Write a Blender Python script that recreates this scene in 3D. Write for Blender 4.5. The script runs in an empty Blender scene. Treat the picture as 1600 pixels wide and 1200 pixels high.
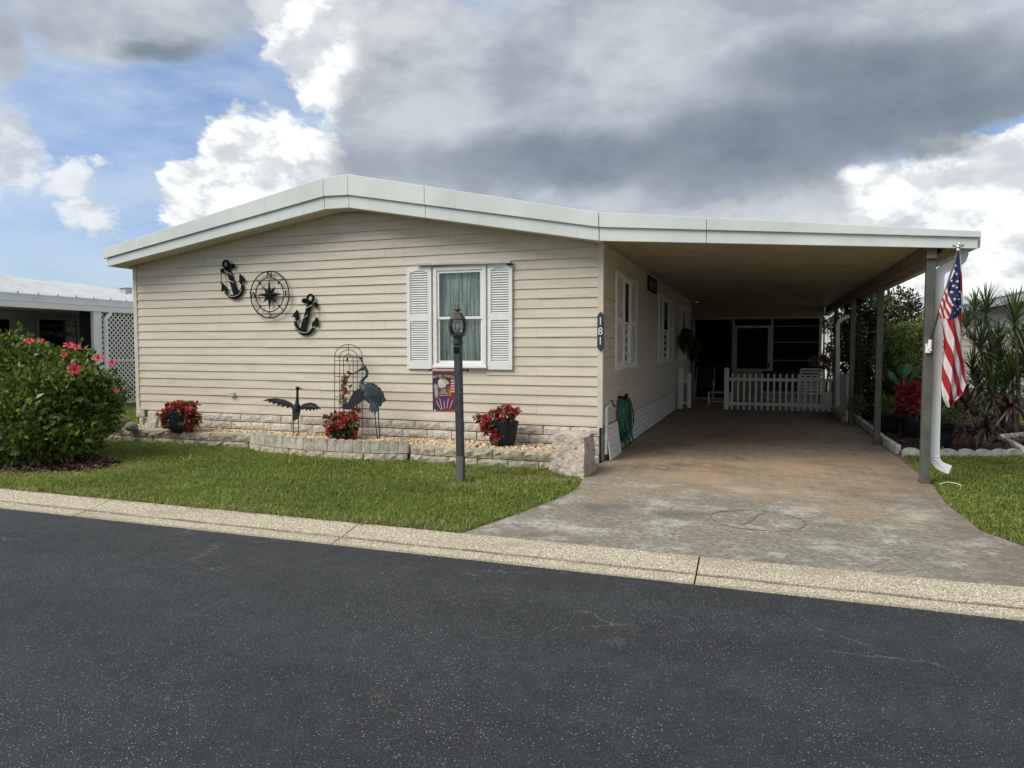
import bpy, math, random
import numpy as np
from mathutils import Vector, Matrix

C = bpy.context.scene.collection
SC = bpy.context.scene
R = math.radians
rng = np.random.default_rng(7)
random.seed(7)

# ------------------------------------------------------------------ camera
EYE = 1.55
FPX = 1090.0
YAW = math.atan(388 / 1090.0)
PITCH = math.atan(55.5 / 1090.0)
cam = bpy.data.cameras.new('camera')
cam.sensor_width = 36.0
cam.lens = 36.0 * FPX / 1600.0
cam.clip_start = 0.05
cam.clip_end = 2000
cam_o = bpy.data.objects.new('camera', cam)
C.objects.link(cam_o)
cam_o.location = (0, 0, EYE)
cam_o.rotation_euler = (math.pi / 2 - PITCH, 0, YAW)
SC.camera = cam_o

# ------------------------------------------------------------------ render
SC.render.engine = 'CYCLES'
SC.cycles.use_denoising = True
SC.cycles.max_bounces = 6
SC.cycles.diffuse_bounces = 4
SC.cycles.glossy_bounces = 3
SC.cycles.transmission_bounces = 6
SC.cycles.transparent_max_bounces = 12
SC.cycles.sample_clamp_indirect = 6
SC.view_settings.view_transform = 'Standard'
SC.view_settings.look = 'None'
SC.view_settings.exposure = 1.25
SC.view_settings.gamma = 1.0
SC.view_settings.use_curve_mapping = False

# ------------------------------------------------------------------ sun
SUN_EL = 48.0
SUN_AZ = -136.0            # degrees clockwise from +Y
sv = Vector((math.sin(R(SUN_AZ)) * math.cos(R(SUN_EL)), math.cos(R(SUN_AZ)) * math.cos(R(SUN_EL)), math.sin(R(SUN_EL))))
sun = bpy.data.lights.new('sun', 'SUN')
sun.energy = 1.5
sun.angle = R(38)
sun.color = (1.0, 0.95, 0.87)
sun_o = bpy.data.objects.new('sun', sun)
C.objects.link(sun_o)
sun_o.rotation_euler = (-sv).to_track_quat('-Z', 'Y').to_euler()

# ------------------------------------------------------------------ sky: Nishita air with broken cumulus and grey rain cloud
W = bpy.data.worlds.new('World')
SC.world = W
W.use_nodes = True
nt = W.node_tree
nt.nodes.clear()


class NT:
    """small helper round a node tree"""
    def __init__(s, t): s.t = t
    def n(s, typ, **kw):
        x = s.t.nodes.new(typ)
        for k, v in kw.items(): setattr(x, k, v)
        return x
    def put(s, sock, v):
        if v is None: return
        if isinstance(v, bpy.types.NodeSocket): s.t.links.new(v, sock)
        else: sock.default_value = v
    def m(s, op, a, b=None, c=None, clamp=False):
        x = s.n('ShaderNodeMath', operation=op, use_clamp=clamp)
        s.put(x.inputs[0], a); s.put(x.inputs[1], b); s.put(x.inputs[2], c)
        return x.outputs[0]
    def vm(s, op, a, b=None):
        x = s.n('ShaderNodeVectorMath', operation=op)
        s.put(x.inputs[0], a); s.put(x.inputs[1], b)
        return x.outputs[0]
    def noise(s, vec, scale, detail=5, rough=0.55, lac=2.0, dist=0.0):
        x = s.n('ShaderNodeTexNoise')
        s.put(x.inputs['Vector'], vec)
        x.inputs['Scale'].default_value = scale; x.inputs['Detail'].default_value = detail
        x.inputs['Roughness'].default_value = rough; x.inputs['Lacunarity'].default_value = lac
        x.inputs['Distortion'].default_value = dist
        return x
    def ss(s, v, lo, hi, a=0.0, b=1.0):
        x = s.n('ShaderNodeMapRange', interpolation_type='SMOOTHSTEP')
        s.put(x.inputs[0], v); s.put(x.inputs[1], lo); s.put(x.inputs[2], hi); s.put(x.inputs[3], a); s.put(x.inputs[4], b)
        return x.outputs[0]
    def mix(s, f, a, b, blend='MIX'):
        x = s.n('ShaderNodeMix', data_type='RGBA', blend_type=blend)
        s.put(x.inputs[0], f)
        for i, v in ((6, a), (7, b)):
            if isinstance(v, (tuple, list)): v = tuple(v)[:3] + (1.0,)
            s.put(x.inputs[i], v)
        return x.outputs[2]


k = NT(nt)
sky = k.n('ShaderNodeTexSky', sky_type='NISHITA')
sky.sun_disc = False
sky.sun_elevation = R(SUN_EL)
sky.sun_rotation = R(SUN_AZ)
sky.air_density = 1.0
sky.dust_density = 1.2
sky.ozone_density = 1.4
tc = k.n('ShaderNodeTexCoord')
dirv = tc.outputs['Generated']
sep = k.n('ShaderNodeSeparateXYZ'); k.put(sep.inputs[0], dirv)
az = k.m('MULTIPLY', k.m('ARCTAN2', sep.outputs[0], sep.outputs[1]), 57.29578)
el = k.m('MULTIPLY', k.m('ARCSINE', sep.outputs[2]), 57.29578)
stretch = k.vm('MULTIPLY', dirv, (1.0, 1.0, 1.5))
wa = k.n('ShaderNodeSeparateColor'); k.put(wa.inputs[0], k.noise(stretch, 5.0, 3, 0.5).outputs['Color'])
wb = k.n('ShaderNodeSeparateColor'); k.put(wb.inputs[0], k.noise(stretch, 17.0, 6, 0.62).outputs['Color'])
def warp(base, ch, amp1, amp2):
    return k.m('ADD', base, k.m('ADD', k.m('MULTIPLY', k.m('SUBTRACT', wa.outputs[ch], 0.5), amp1), k.m('MULTIPLY', k.m('SUBTRACT', wb.outputs[ch], 0.5), amp2)))
azc, elc = warp(az, 0, 5, 5.5), warp(el, 1, 3.5, 5.5)     # curdled edges of the cumulus
azs, els = warp(az, 0, 9, 3), warp(el, 1, 6, 2.2)         # softer edges of the rain cloud
def blobs(lst, a, e, sm=0.5):
    out = None
    for (a0, e0, ra, re) in lst:
        dx = k.m('DIVIDE', k.m('SUBTRACT', a, a0), ra)
        dy = k.m('DIVIDE', k.m('SUBTRACT', e, e0), re)
        b = k.m('SUBTRACT', k.m('SUBTRACT', 1.0, k.m('MULTIPLY', dx, dx)), k.m('MULTIPLY', dy, dy))
        b = k.m('MAXIMUM', b, -3.0)
        out = b if out is None else k.m('SMOOTH_MAX', out, b, sm)
    return out
fb = k.noise(stretch, 9.0, 8, 0.6).outputs[0]
fb2 = k.noise(k.vm('ADD', stretch, (0.012, 0.010, -0.035)), 9.0, 8, 0.6).outputs[0]
fine = k.noise(stretch, 26.0, 8, 0.62).outputs[0]
big = k.noise(stretch, 2.1, 4, 0.5).outputs[0]
# outside the picture the same broken cloud goes on
away = k.ss(k.m('ABSOLUTE', k.m('ADD', az, 19.5)), 40.0, 62.0)
high = k.ss(el, 26.0, 40.0)
outside = k.m('MAXIMUM', away, high)
gen = k.m('MULTIPLY', k.m('SUBTRACT', big, 0.40), 7.0)
gen = k.m('SUBTRACT', k.m('MULTIPLY', gen, outside), k.m('MULTIPLY', k.m('SUBTRACT', 1.0, outside), 3.0))
cum = blobs([(-42.0, 10.8, 4.2, 3.0), (-39.2, 13.6, 3.6, 3.4), (-45.0, 7.8, 2.2, 1.8), (-36.2, 12.4, 4.2, 4.6), (-40.0, 8.0, 6.0, 3.3),
             
             (-36.0, 23.4, 3.8, 4.0), (-33.0, 21.5, 4.6, 5.0), (-30.0, 25.0, 5.0, 3.5),
             (9.0, 9.4, 8.5, 3.6), (15.0, 11.6, 7.5, 2.9), (-3.5, 9.2, 3.0, 1.8), (16, 7, 12, 5)], azc, elc, 0.25)
cum2 = blobs([(-51.2, 11.4, 2.0, 1.3), (-50.0, 9.2, 1.6, 1.7), (-58.5, 13.5, 4.6, 5.2), (-55.8, 13.2, 2.6, 2.6)], azc, elc, 0.25)
cum2_m = k.m('MULTIPLY', k.ss(k.m('ADD', cum2, k.m('MULTIPLY', k.m('SUBTRACT', fb, 0.5), 1.6)), -0.35, 0.75), 0.88)
soft_w = k.ss(k.noise(stretch, 3.3, 2, 0.5).outputs[0], 0.35, 0.65, 0.18, 0.42)
cum_m = k.ss(k.m('ADD', cum, k.m('MULTIPLY', k.m('SUBTRACT', fb, 0.5), 1.1)), -0.08, soft_w)
gry = blobs([(-47.0, 23.2, 9.0, 4.0), (-4.0, 21.5, 24.0, 7.0), (-20.0, 17.5, 11.0, 4.8), (13.0, 18.6, 14.0, 3.6), (-10.0, 31.0, 22.0, 7.0),
             (-29.0, 15.0, 6.0, 7.5), (-27.0, 20.0, 6.0, 6.5), (-58.0, 20.0, 4.0, 3.2), (2.0, 15.4, 8.0, 3.6), (15.5, 17.6, 7.0, 3.2), (1.0, 11.0, 5.0, 4.0), (-5.0, 14.5, 6.0, 4.5), (11.5, 16.2, 5.5, 3.0), (-16.0, 12.0, 14.0, 5.5), (-8.0, 8.0, 9.0, 5.0), (-20, 7, 16, 5)], azs, els, 0.3)
gry_m = k.ss(k.m('ADD', k.m('SMOOTH_MAX', gry, gen, 0.4), k.m('MULTIPLY', k.m('SUBTRACT', fb, 0.5), 0.7)), -0.30, 0.50)
drk = blobs([(-15.0, 14.4, 10.0, 2.4), (-1.0, 14.6, 9.0, 3.4), (10.0, 16.4, 13.0, 2.8), (-44.5, 20.4, 3.2, 0.9), (8.0, 19.0, 10.0, 2.6)], azs, els)
fbg = k.noise(k.vm('MULTIPLY', dirv, (1.0, 1.0, 2.2)), 6.0, 6, 0.54, 2.0, 0.12).outputs[0]
drk_m = k.ss(k.m('ADD', drk, k.m('MULTIPLY', k.m('SUBTRACT', fbg, 0.5), 2.6)), -1.2, 1.0)
wisp = k.ss(k.noise(k.vm('MULTIPLY', dirv, (1.0, 1.0, 3.0)), 4.0, 7, 0.6).outputs[0], 0.26, 0.70)
# cloud colours in the units of the Nishita sky (Background strength 0.1)
air = k.mix(k.m('MULTIPLY', wisp, 0.80), k.mix(1.0, sky.outputs[0], (0.52, 0.56, 0.66), 'MULTIPLY'), (2.5, 2.95, 3.6))
lit = k.ss(k.m('SUBTRACT', fb, fb2), -0.075, 0.080)
lit = k.m('MULTIPLY_ADD', lit, 0.70, k.m('MULTIPLY', k.ss(fine, 0.3, 0.7), 0.30))
cum_c = k.mix(lit, (2.60, 2.80, 2.98), (4.9, 4.95, 4.9))
gl = k.ss(k.m('ADD', k.m('MULTIPLY', fbg, 0.7), k.m('MULTIPLY', fb, 0.3)), 0.34, 0.64)
g_hi = k.mix(gl, (1.45, 1.65, 1.88), (2.65, 2.82, 2.98))
g_lo = k.mix(gl, (0.68, 0.86, 1.02), (1.15, 1.36, 1.56))
gry_c = k.mix(drk_m, g_hi, g_lo)
col = k.mix(cum2_m, air, k.mix(lit, (2.35, 2.52, 2.72), (3.9, 4.0, 4.05)))
col = k.mix(cum_m, col, cum_c)
col = k.mix(k.m('MULTIPLY', gry_m, 0.92), col, gry_c)
col = k.mix(k.ss(el, -1.0, -4.0), col, (1.6, 1.6, 1.4))
bg = k.n('ShaderNodeBackground'); k.put(bg.inputs[0], col); bg.inputs[1].default_value = 0.1
wo = k.n('ShaderNodeOutputWorld'); nt.links.new(bg.outputs[0], wo.inputs[0])

# ------------------------------------------------------------------ measuring helpers: where a sight line meets a plane
_fw = np.array([-math.sin(YAW) * math.cos(PITCH), math.cos(YAW) * math.cos(PITCH), -math.sin(PITCH)])
_rt = np.array([math.cos(YAW), math.sin(YAW), 0.0])
_up = np.cross(_rt, _fw)
_eye = np.array([0, 0, EYE])
def _ray(x, y): return _fw + _rt * (x - 800) / FPX + _up * (600 - y) / FPX
def at(x, y, Y): d = _ray(x, y); return _eye + d * Y / d[1]
def atx(x, y, X): d = _ray(x, y); return _eye + d * X / d[0]
def atz(x, y, z=0.0): d = _ray(x, y); return _eye + d * (z - EYE) / d[2]

# ------------------------------------------------------------------ mesh helpers
WL = {}
def wloc(o): return WL.get(o.name, np.zeros(3)) if o is not None else np.zeros(3)

def thing(name, label, cat, loc=(0, 0, 0), group=None, kind=None):
    o = bpy.data.objects.new(name, None)
    o.empty_display_size = 0.1
    C.objects.link(o)
    o.location = loc
    WL[o.name] = np.array(loc, float)
    if label: o['label'] = label
    if cat: o['category'] = cat
    if group: o['group'] = group
    if kind: o['kind'] = kind
    return o

def tag(o, label=None, cat=None, group=None, kind=None):
    if label: o['label'] = label
    if cat: o['category'] = cat
    if group: o['group'] = group
    if kind: o['kind'] = kind
    return o

def link(name, me, parent=None, loc=None):
    o = bpy.data.objects.new(name, me)
    C.objects.link(o)
    base = wloc(parent)
    if parent is not None: o.parent = parent
    if loc is not None:
        o.location = np.array(loc, float) - base
        WL[o.name] = np.array(loc, float)
    else:
        WL[o.name] = base.copy()
    return o

class MB:
    def __init__(s): s.v = []; s.f = []; s.mi = []; s.cur = 0
    def add(s, vs, fs):
        n = len(s.v)
        s.v += [tuple(map(float, p)) for p in vs]
        s.f += [tuple(n + i for i in f) for f in fs]
        s.mi += [s.cur] * len(fs)
        return s
    def box(s, x0, x1, y0, y1, z0, z1):
        if x0 > x1: x0, x1 = x1, x0
        if y0 > y1: y0, y1 = y1, y0
        if z0 > z1: z0, z1 = z1, z0
        return s.hexa([(x0, y0, z0), (x1, y0, z0), (x1, y1, z0), (x0, y1, z0), (x0, y0, z1), (x1, y0, z1), (x1, y1, z1), (x0, y1, z1)])
    def hexa(s, p):
        return s.add(p, [(3, 2, 1, 0), (4, 5, 6, 7), (0, 1, 5, 4), (1, 2, 6, 5), (2, 3, 7, 6), (3, 0, 4, 7)])
    def prism(s, poly, a, b, fn):
        """poly of 2-D points (anticlockwise seen from the side fn(.., a) faces), swept from a to b; fn(u, v, t) -> point"""
        n = len(poly)
        vs = [fn(u, v, a) for u, v in poly] + [fn(u, v, b) for u, v in poly]
        fs = [tuple(range(n)), tuple(range(2 * n - 1, n - 1, -1))]
        fs += [(i, i + n, (i + 1) % n + n, (i + 1) % n) for i in range(n)]
        return s.add(vs, fs)
    def xz(s, poly, y0, y1): return s.prism(poly, y0, y1, lambda u, v, t: (u, t, v))
    def yz(s, poly, x0, x1): return s.prism(poly, x0, x1, lambda u, v, t: (t, u, v))
    def xy(s, poly, z0, z1): return s.prism(poly, z0, z1, lambda u, v, t: (u, v, t))
    def tube(s, pts, r, n=8, cap=True, closed=False):
        pts = [np.array(p, float) for p in pts]
        m = len(pts)
        rr = r if hasattr(r, '__len__') else [r] * m
        vs = []; fs = []
        ref = None
        for i, p in enumerate(pts):
            a = pts[(i - 1) % m] if (i > 0 or closed) else p
            b = pts[(i + 1) % m] if (i < m - 1 or closed) else p
            t = b - a; t = t / (np.linalg.norm(t) + 1e-12)
            if ref is None:
                ref = np.array([0, 0, 1.0]) if abs(t[2]) < 0.9 else np.array([1.0, 0, 0])
            u = ref - t * (ref @ t)
            if np.linalg.norm(u) < 1e-6: u = np.cross(t, [0, 1, 0.3])
            u /= np.linalg.norm(u); w = np.cross(t, u); ref = u
            for j in range(n):
                g = 2 * math.pi * j / n
                vs.append(p + rr[i] * (u * math.cos(g) + w * math.sin(g)))
        for i in range(m if closed else m - 1):
            for j in range(n):
                a, b = i * n + j, i * n + (j + 1) % n
                c, d = ((i + 1) % m) * n + (j + 1) % n, ((i + 1) % m) * n + j
                fs.append((a, b, c, d))
        if cap and not closed:
            fs.append(tuple(range(n - 1, -1, -1))); fs.append(tuple((m - 1) * n + j for j in range(n)))
        return s.add(vs, fs)
    def lathe(s, prof, c=(0, 0, 0), n=20, cap=True):
        vs = []; fs = []
        for (r, z) in prof:
            for j in range(n):
                g = 2 * math.pi * j / n
                vs.append((c[0] + r * math.cos(g), c[1] + r * math.sin(g), c[2] + z))
        m = len(prof)
        for i in range(m - 1):
            for j in range(n):
                fs.append((i * n + j, i * n + (j + 1) % n, (i + 1) * n + (j + 1) % n, (i + 1) * n + j))
        if cap:
            fs.append(tuple(range(n - 1, -1, -1))); fs.append(tuple((m - 1) * n + j for j in range(n)))
        return s.add(vs, fs)
    def ell(s, c, r, n=12, m=8, M=None):
        vs = []; fs = []
        for i in range(1, m):
            th = math.pi * i / m
            for j in range(n):
                ph = 2 * math.pi * j / n
                p = np.array([r[0] * math.sin(th) * math.cos(ph), r[1] * math.sin(th) * math.sin(ph), r[2] * math.cos(th)])
                if M is not None: p = M @ p
                vs.append(np.array(c) + p)
        top = np.array([0, 0, r[2]]); bot = -top
        if M is not None: top = M @ top; bot = M @ bot
        vs += [np.array(c) + top, np.array(c) + bot]
        T, B = len(vs) - 2, len(vs) - 1
        for i in range(m - 2):
            for j in range(n):
                fs.append((i * n + j, (i + 1) * n + j, (i + 1) * n + (j + 1) % n, i * n + (j + 1) % n))
        for j in range(n):
            fs.append((T, j, (j + 1) % n)); fs.append((B, (m - 2) * n + (j + 1) % n, (m - 2) * n + j))
        return s.add(vs, fs)
    def mesh(s, name, mats, base=None, smooth=False):
        me = bpy.data.meshes.new(name)
        b = np.zeros(3) if base is None else base
        me.from_pydata([tuple(np.array(p) - b) for p in s.v], [], s.f)
        for m in (mats if isinstance(mats, (list, tuple)) else [mats]): me.materials.append(m)
        if max(s.mi, default=0) > 0: me.polygons.foreach_set('material_index', s.mi)
        if smooth: me.polygons.foreach_set('use_smooth', [True] * len(me.polygons))
        me.update()
        return me
    def build(s, name, mats, parent=None, smooth=False, bevel=0, kind=None, fix=True, auto=None):
        o = link(name, s.mesh(name, mats, wloc(parent), smooth), parent)
        if fix:
            import bmesh
            bm = bmesh.new(); bm.from_mesh(o.data)
            bmesh.ops.recalc_face_normals(bm, faces=bm.faces)
            bm.to_mesh(o.data); bm.free()
        if bevel:
            md = o.modifiers.new('edge', 'BEVEL'); md.width = bevel; md.segments = 2; md.limit_method = 'ANGLE'; md.angle_limit = R(40)
        if kind: o['kind'] = kind
        return o

def np_mesh(name, V, F, mat, rnd=None, smooth=False, col=None, base=None):
    me = bpy.data.meshes.new(name)
    V = np.asarray(V, np.float32)
    if base is not None: V = V - np.asarray(base, np.float32)
    F = np.asarray(F, np.int32)
    me.vertices.add(len(V)); me.vertices.foreach_set('co', V.ravel())
    q = F.shape[1]
    me.loops.add(F.size); me.loops.foreach_set('vertex_index', F.ravel())
    me.polygons.add(len(F))
    me.polygons.foreach_set('loop_start', np.arange(0, F.size, q, dtype=np.int32))
    me.polygons.foreach_set('loop_total', np.full(len(F), q, np.int32))
    if smooth: me.polygons.foreach_set('use_smooth', np.ones(len(F), bool))
    me.update(calc_edges=True)
    if rnd is not None:
        a = me.attributes.new('rnd', 'FLOAT', 'POINT'); a.data.foreach_set('value', np.asarray(rnd, np.float32))
    if col is not None:
        a = me.attributes.new('col', 'FLOAT_COLOR', 'POINT')
        cc = np.ones((len(V), 4), np.float32); cc[:, :3] = col
        a.data.foreach_set('color', cc.ravel())
    me.materials.append(mat)
    return me

def unit(a): return a / (np.linalg.norm(a, axis=-1, keepdims=True) + 1e-9)

def leaf_mesh(name, P, D, L, wr, mat, base, fold=0.25, g=None, rnd=None, up=None, bend=0.15):
    """leaves as folded four-corner blades: P base points, D directions, L lengths, wr width/length"""
    g = g or rng
    n = len(P); P = np.asarray(P, float); D = unit(np.asarray(D, float)); L = np.broadcast_to(np.asarray(L, float), (n,))[:, None]
    rv = g.normal(size=(n, 3))
    if up is not None: rv = rv * 0.5 + np.asarray(up)
    S = unit(np.cross(D, rv)); N = np.cross(S, D)
    mid = P + D * L * 0.5
    w = L * wr * 0.5
    tip = P + D * L - N * L * bend
    V = np.stack([P, mid + S * w + N * w * fold, tip, mid - S * w + N * w * fold], 1).reshape(-1, 3)
    i = np.arange(n)[:, None] * 4
    F = np.concatenate([i + np.array([0, 1, 2]), i + np.array([0, 2, 3])], 0)
    r = g.random(n) if rnd is None else rnd
    return np_mesh(name, V, F, mat, np.repeat(r, 4), base=base)

def leaves(name, P, D, L, wr, mat, parent=None, kind=None, **kw):
    o = link(name, leaf_mesh(name, P, D, L, wr, mat, wloc(parent), **kw), parent)
    if kind: o['kind'] = kind
    return o

def shell(n, c, r, g=None, inner=0.55, flat=None):
    """points through the outer part of a lumpy ellipsoid, with outward directions"""
    g = g or rng
    d = unit(g.normal(size=(n, 3)))
    lump = 1 + 0.16 * np.sin(3.1 * d[:, 0] + 4 * d[:, 2] + c[0] * 3) * np.cos(2.7 * d[:, 1] + c[1] * 5) + 0.08 * np.sin(9 * d[:, 0] + 7 * d[:, 1] + 8 * d[:, 2])
    t = (inner + (1 - inner) * g.random(n) ** 0.6) * lump
    P = np.array(c) + d * t[:, None] * np.array(r)
    if flat is not None: P[:, 2] = np.maximum(P[:, 2], flat + g.random(n) * 0.1)
    return P, d

def text_mesh(body, size, depth=0.004):
    cu = bpy.data.curves.new('txt', 'FONT')
    cu.body = body; cu.size = size; cu.extrude = depth / 2; cu.align_x = 'CENTER'; cu.align_y = 'CENTER'; cu.resolution_u = 3
    o = bpy.data.objects.new('txt', cu); C.objects.link(o)
    bpy.context.view_layer.update()
    me = bpy.data.meshes.new_from_object(o.evaluated_get(bpy.context.evaluated_depsgraph_get()))
    bpy.data.objects.remove(o); bpy.data.curves.remove(cu)
    return me

def lettering(name, body, size, mat, parent, loc, rot=(math.pi / 2, 0, 0), sx=1.0, depth=0.004):
    me = text_mesh(body, size, depth); me.name = name
    me.materials.clear(); me.materials.append(mat)
    me.transform(Matrix.Diagonal((sx, 1, 1, 1)))
    o = link(name, me, parent, loc); o.rotation_euler = rot
    return o

# ------------------------------------------------------------------ materials
MT = {}
def M(name, c1, c2=None, rough=0.6, scale=8.0, detail=5, bump=0.0, bscale=60.0, spec=0.5, metal=0.0, rnd=0.0, attr=False, trans=0.0,
      stretch=None, dirt=None, c3=None, lo=0.35, hi=0.65, nrough=0.55, bdist=0.01):
    m = bpy.data.materials.new(name); m.use_nodes = True
    t = m.node_tree; t.nodes.clear(); q = NT(t)
    out = q.n('ShaderNodeOutputMaterial')
    p = q.n('ShaderNodeBsdfPrincipled')
    pos = q.n('ShaderNodeNewGeometry').outputs['Position']
    vec = q.vm('MULTIPLY', pos, stretch) if stretch else pos
    if c2 is not None:
        f = q.n('ShaderNodeAttribute', attribute_name='rnd').outputs['Fac'] if attr else q.ss(q.noise(vec, scale, detail, nrough).outputs[0], lo, hi)
        col = q.mix(f, c1, c2)
        if attr:
            if c3 is not None: col = q.mix(q.ss(f, 0.86, 0.97), col, c3)
            col = q.mix(1.0, col, q.mix(q.noise(pos, scale, 3).outputs[0], (0.72, 0.72, 0.72), (1.28, 1.28, 1.28)), 'MULTIPLY')
    else:
        col = q.mix(0.0, c1, c1)
    if rnd:
        oi = q.n('ShaderNodeObjectInfo').outputs['Random']
        lo_, hi_ = 1 - rnd, 1 + rnd
        col = q.mix(1.0, col, q.mix(oi, (lo_,) * 3, (hi_,) * 3), 'MULTIPLY')
    if dirt:
        for dc, ds, da, db, amt, dst in (dirt if isinstance(dirt[0], (tuple, list)) and len(dirt[0]) == 6 else [dirt]):
            dn = q.noise(q.vm('MULTIPLY', pos, dst) if dst else pos, ds, 6, 0.6).outputs[0]
            col = q.mix(q.m('MULTIPLY', q.ss(dn, da, db), amt), col, dc)
    t.links.new(col, p.inputs['Base Color'])
    p.inputs['Roughness'].default_value = rough
    p.inputs['Specular IOR Level'].default_value = spec
    p.inputs['Metallic'].default_value = metal
    if bump:
        b = q.n('ShaderNodeBump'); b.inputs['Strength'].default_value = bump; b.inputs['Distance'].default_value = bdist
        q.put(b.inputs['Height'], q.noise(vec, bscale, 4, 0.6).outputs[0])
        t.links.new(b.outputs[0], p.inputs['Normal'])
    sh = p.outputs[0]
    if trans:
        tr = q.n('ShaderNodeBsdfTranslucent'); t.links.new(col, tr.inputs[0])
        mx = q.n('ShaderNodeMixShader'); mx.inputs[0].default_value = trans
        t.links.new(sh, mx.inputs[1]); t.links.new(tr.outputs[0], mx.inputs[2]); sh = mx.outputs[0]
    t.links.new(sh, out.inputs[0])
    MT[name] = m
    return m

def attr_col(name, rough=0.8, trans=0.15):
    m = bpy.data.materials.new(name); m.use_nodes = True
    t = m.node_tree; q = NT(t)
    p = t.nodes['Principled BSDF']
    a = q.n('ShaderNodeAttribute', attribute_name='col').outputs['Color']
    pos = q.n('ShaderNodeNewGeometry').outputs['Position']
    a = q.mix(1.0, a, q.mix(q.noise(pos, 260.0, 2).outputs[0], (0.85,) * 3, (1.12,) * 3), 'MULTIPLY')
    t.links.new(a, p.inputs['Base Color']); p.inputs['Roughness'].default_value = rough
    p.inputs['Specular IOR Level'].default_value = 0.25
    tr = q.n('ShaderNodeBsdfTranslucent'); t.links.new(a, tr.inputs[0])
    mx = q.n('ShaderNodeMixShader'); mx.inputs[0].default_value = trans
    t.links.new(p.outputs[0], mx.inputs[1]); t.links.new(tr.outputs[0], mx.inputs[2])
    t.links.new(mx.outputs[0], t.nodes['Material Output'].inputs[0])
    return m

siding = M('siding', (0.585, 0.523, 0.425), (0.655, 0.592, 0.487), rough=0.5, scale=3.0, stretch=(0.7, 0.7, 9), bump=0.25, bscale=26, rnd=0.035, bdist=0.004,
           dirt=[((0.42, 0.33, 0.22), 1.6, 0.50, 0.80, 0.34, (1, 1, 1.6)), ((0.34, 0.30, 0.22), 5.0, 0.54, 0.82, 0.26, (3, 3, 0.35)), ((0.20, 0.16, 0.10), 7.0, 0.68, 0.78, 0.35, (1, 1, 1.5))])
trim = M('beige trim', (0.59, 0.525, 0.43), (0.655, 0.585, 0.48), rough=0.45)
white = M('white painted metal', (0.84, 0.855, 0.85), (0.88, 0.895, 0.89), rough=0.4, scale=2.5, dirt=((0.52, 0.50, 0.44), 6.0, 0.58, 0.82, 0.28, (1, 1, 0.35)))
fascia_w = M('fascia paint', (0.62, 0.66, 0.64), (0.70, 0.735, 0.715), rough=0.42, scale=1.5, bump=0.35, bscale=2.2, bdist=0.02,
             dirt=[((0.42, 0.42, 0.38), 3.0, 0.52, 0.84, 0.40, (1.2, 1, 0.6)), ((0.34, 0.31, 0.26), 9.0, 0.60, 0.80, 0.35, (3, 3, 0.4))])
vinyl = M('white vinyl', (0.76, 0.76, 0.74), (0.82, 0.82, 0.80), rough=0.4, dirt=((0.55, 0.53, 0.47), 5.0, 0.58, 0.85, 0.25, None))
fence_w = M('white fence paint', (0.76, 0.75, 0.72), (0.84, 0.83, 0.80), rough=0.6, scale=5, dirt=((0.38, 0.36, 0.30), 7.0, 0.55, 0.8, 0.35, None))
tan_ceiling = M('tan ceiling metal', (0.40, 0.34, 0.235), (0.46, 0.39, 0.27), rough=0.5, scale=2)
soffit_m = M('soffit', (0.55, 0.49, 0.39), (0.6, 0.54, 0.43), rough=0.6)
post_grey = M('grey post paint', (0.080, 0.080, 0.070), (0.115, 0.115, 0.10), rough=0.5, scale=6, dirt=((0.08, 0.07, 0.055), 9, 0.6, 0.85, 0.5, None))
beam_brown = M('weathered beam', (0.13, 0.105, 0.075), (0.19, 0.155, 0.115), rough=0.7, scale=5, dirt=((0.10, 0.085, 0.06), 3, 0.55, 0.8, 0.5, None))
dark_iron = M('black iron', (0.006, 0.010, 0.011), (0.012, 0.018, 0.019), rough=0.75, scale=20, bump=0.2, bscale=80, spec=0.1)
slate = M('blue black plastic', (0.010, 0.014, 0.020), (0.018, 0.023, 0.031), rough=0.6, scale=14, spec=0.3)
lamp_paint = M('lamp paint', (0.026, 0.034, 0.038), (0.043, 0.052, 0.057), rough=0.55, scale=22, dirt=((0.20, 0.20, 0.19), 16, 0.68, 0.76, 0.5, None))
rust = M('rusty brown metal', (0.045, 0.032, 0.027), (0.10, 0.075, 0.062), rough=0.7, scale=30, dirt=((0.18, 0.165, 0.15), 12, 0.58, 0.8, 0.5, None))
brick_m = M('split face block', (0.47, 0.42, 0.35), (0.66, 0.605, 0.525), rough=0.9, scale=16, bump=0.7, bscale=55, rnd=0.10, bdist=0.012,
            dirt=((0.25, 0.19, 0.13), 22, 0.58, 0.72, 0.6, None))
wall_block = M('retaining block', (0.35, 0.30, 0.215), (0.54, 0.48, 0.37), rough=0.9, scale=14, bump=0.8, bscale=50, rnd=0.14, bdist=0.014,
               dirt=[((0.12, 0.10, 0.065), 18, 0.54, 0.70, 0.7, None), ((0.22, 0.21, 0.10), 4, 0.5, 0.75, 0.5, None)])
mortar = M('dark joint', (0.045, 0.037, 0.03), (0.075, 0.062, 0.05), rough=0.95)
grey_concrete = M('grey concrete', (0.345, 0.32, 0.26), (0.52, 0.485, 0.405), rough=0.9, scale=13, bump=0.5, bscale=60, rnd=0.10,
                  dirt=[((0.10, 0.09, 0.075), 10, 0.60, 0.72, 0.75, None), ((0.32, 0.285, 0.205), 3, 0.5, 0.8, 0.4, None)])
white_concrete = M('pale border block', (0.44, 0.42, 0.38), (0.58, 0.56, 0.51), rough=0.9, scale=12, bump=0.4, bscale=60, rnd=0.1, dirt=((0.16, 0.13, 0.10), 8, 0.56, 0.74, 0.65, None))
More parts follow.
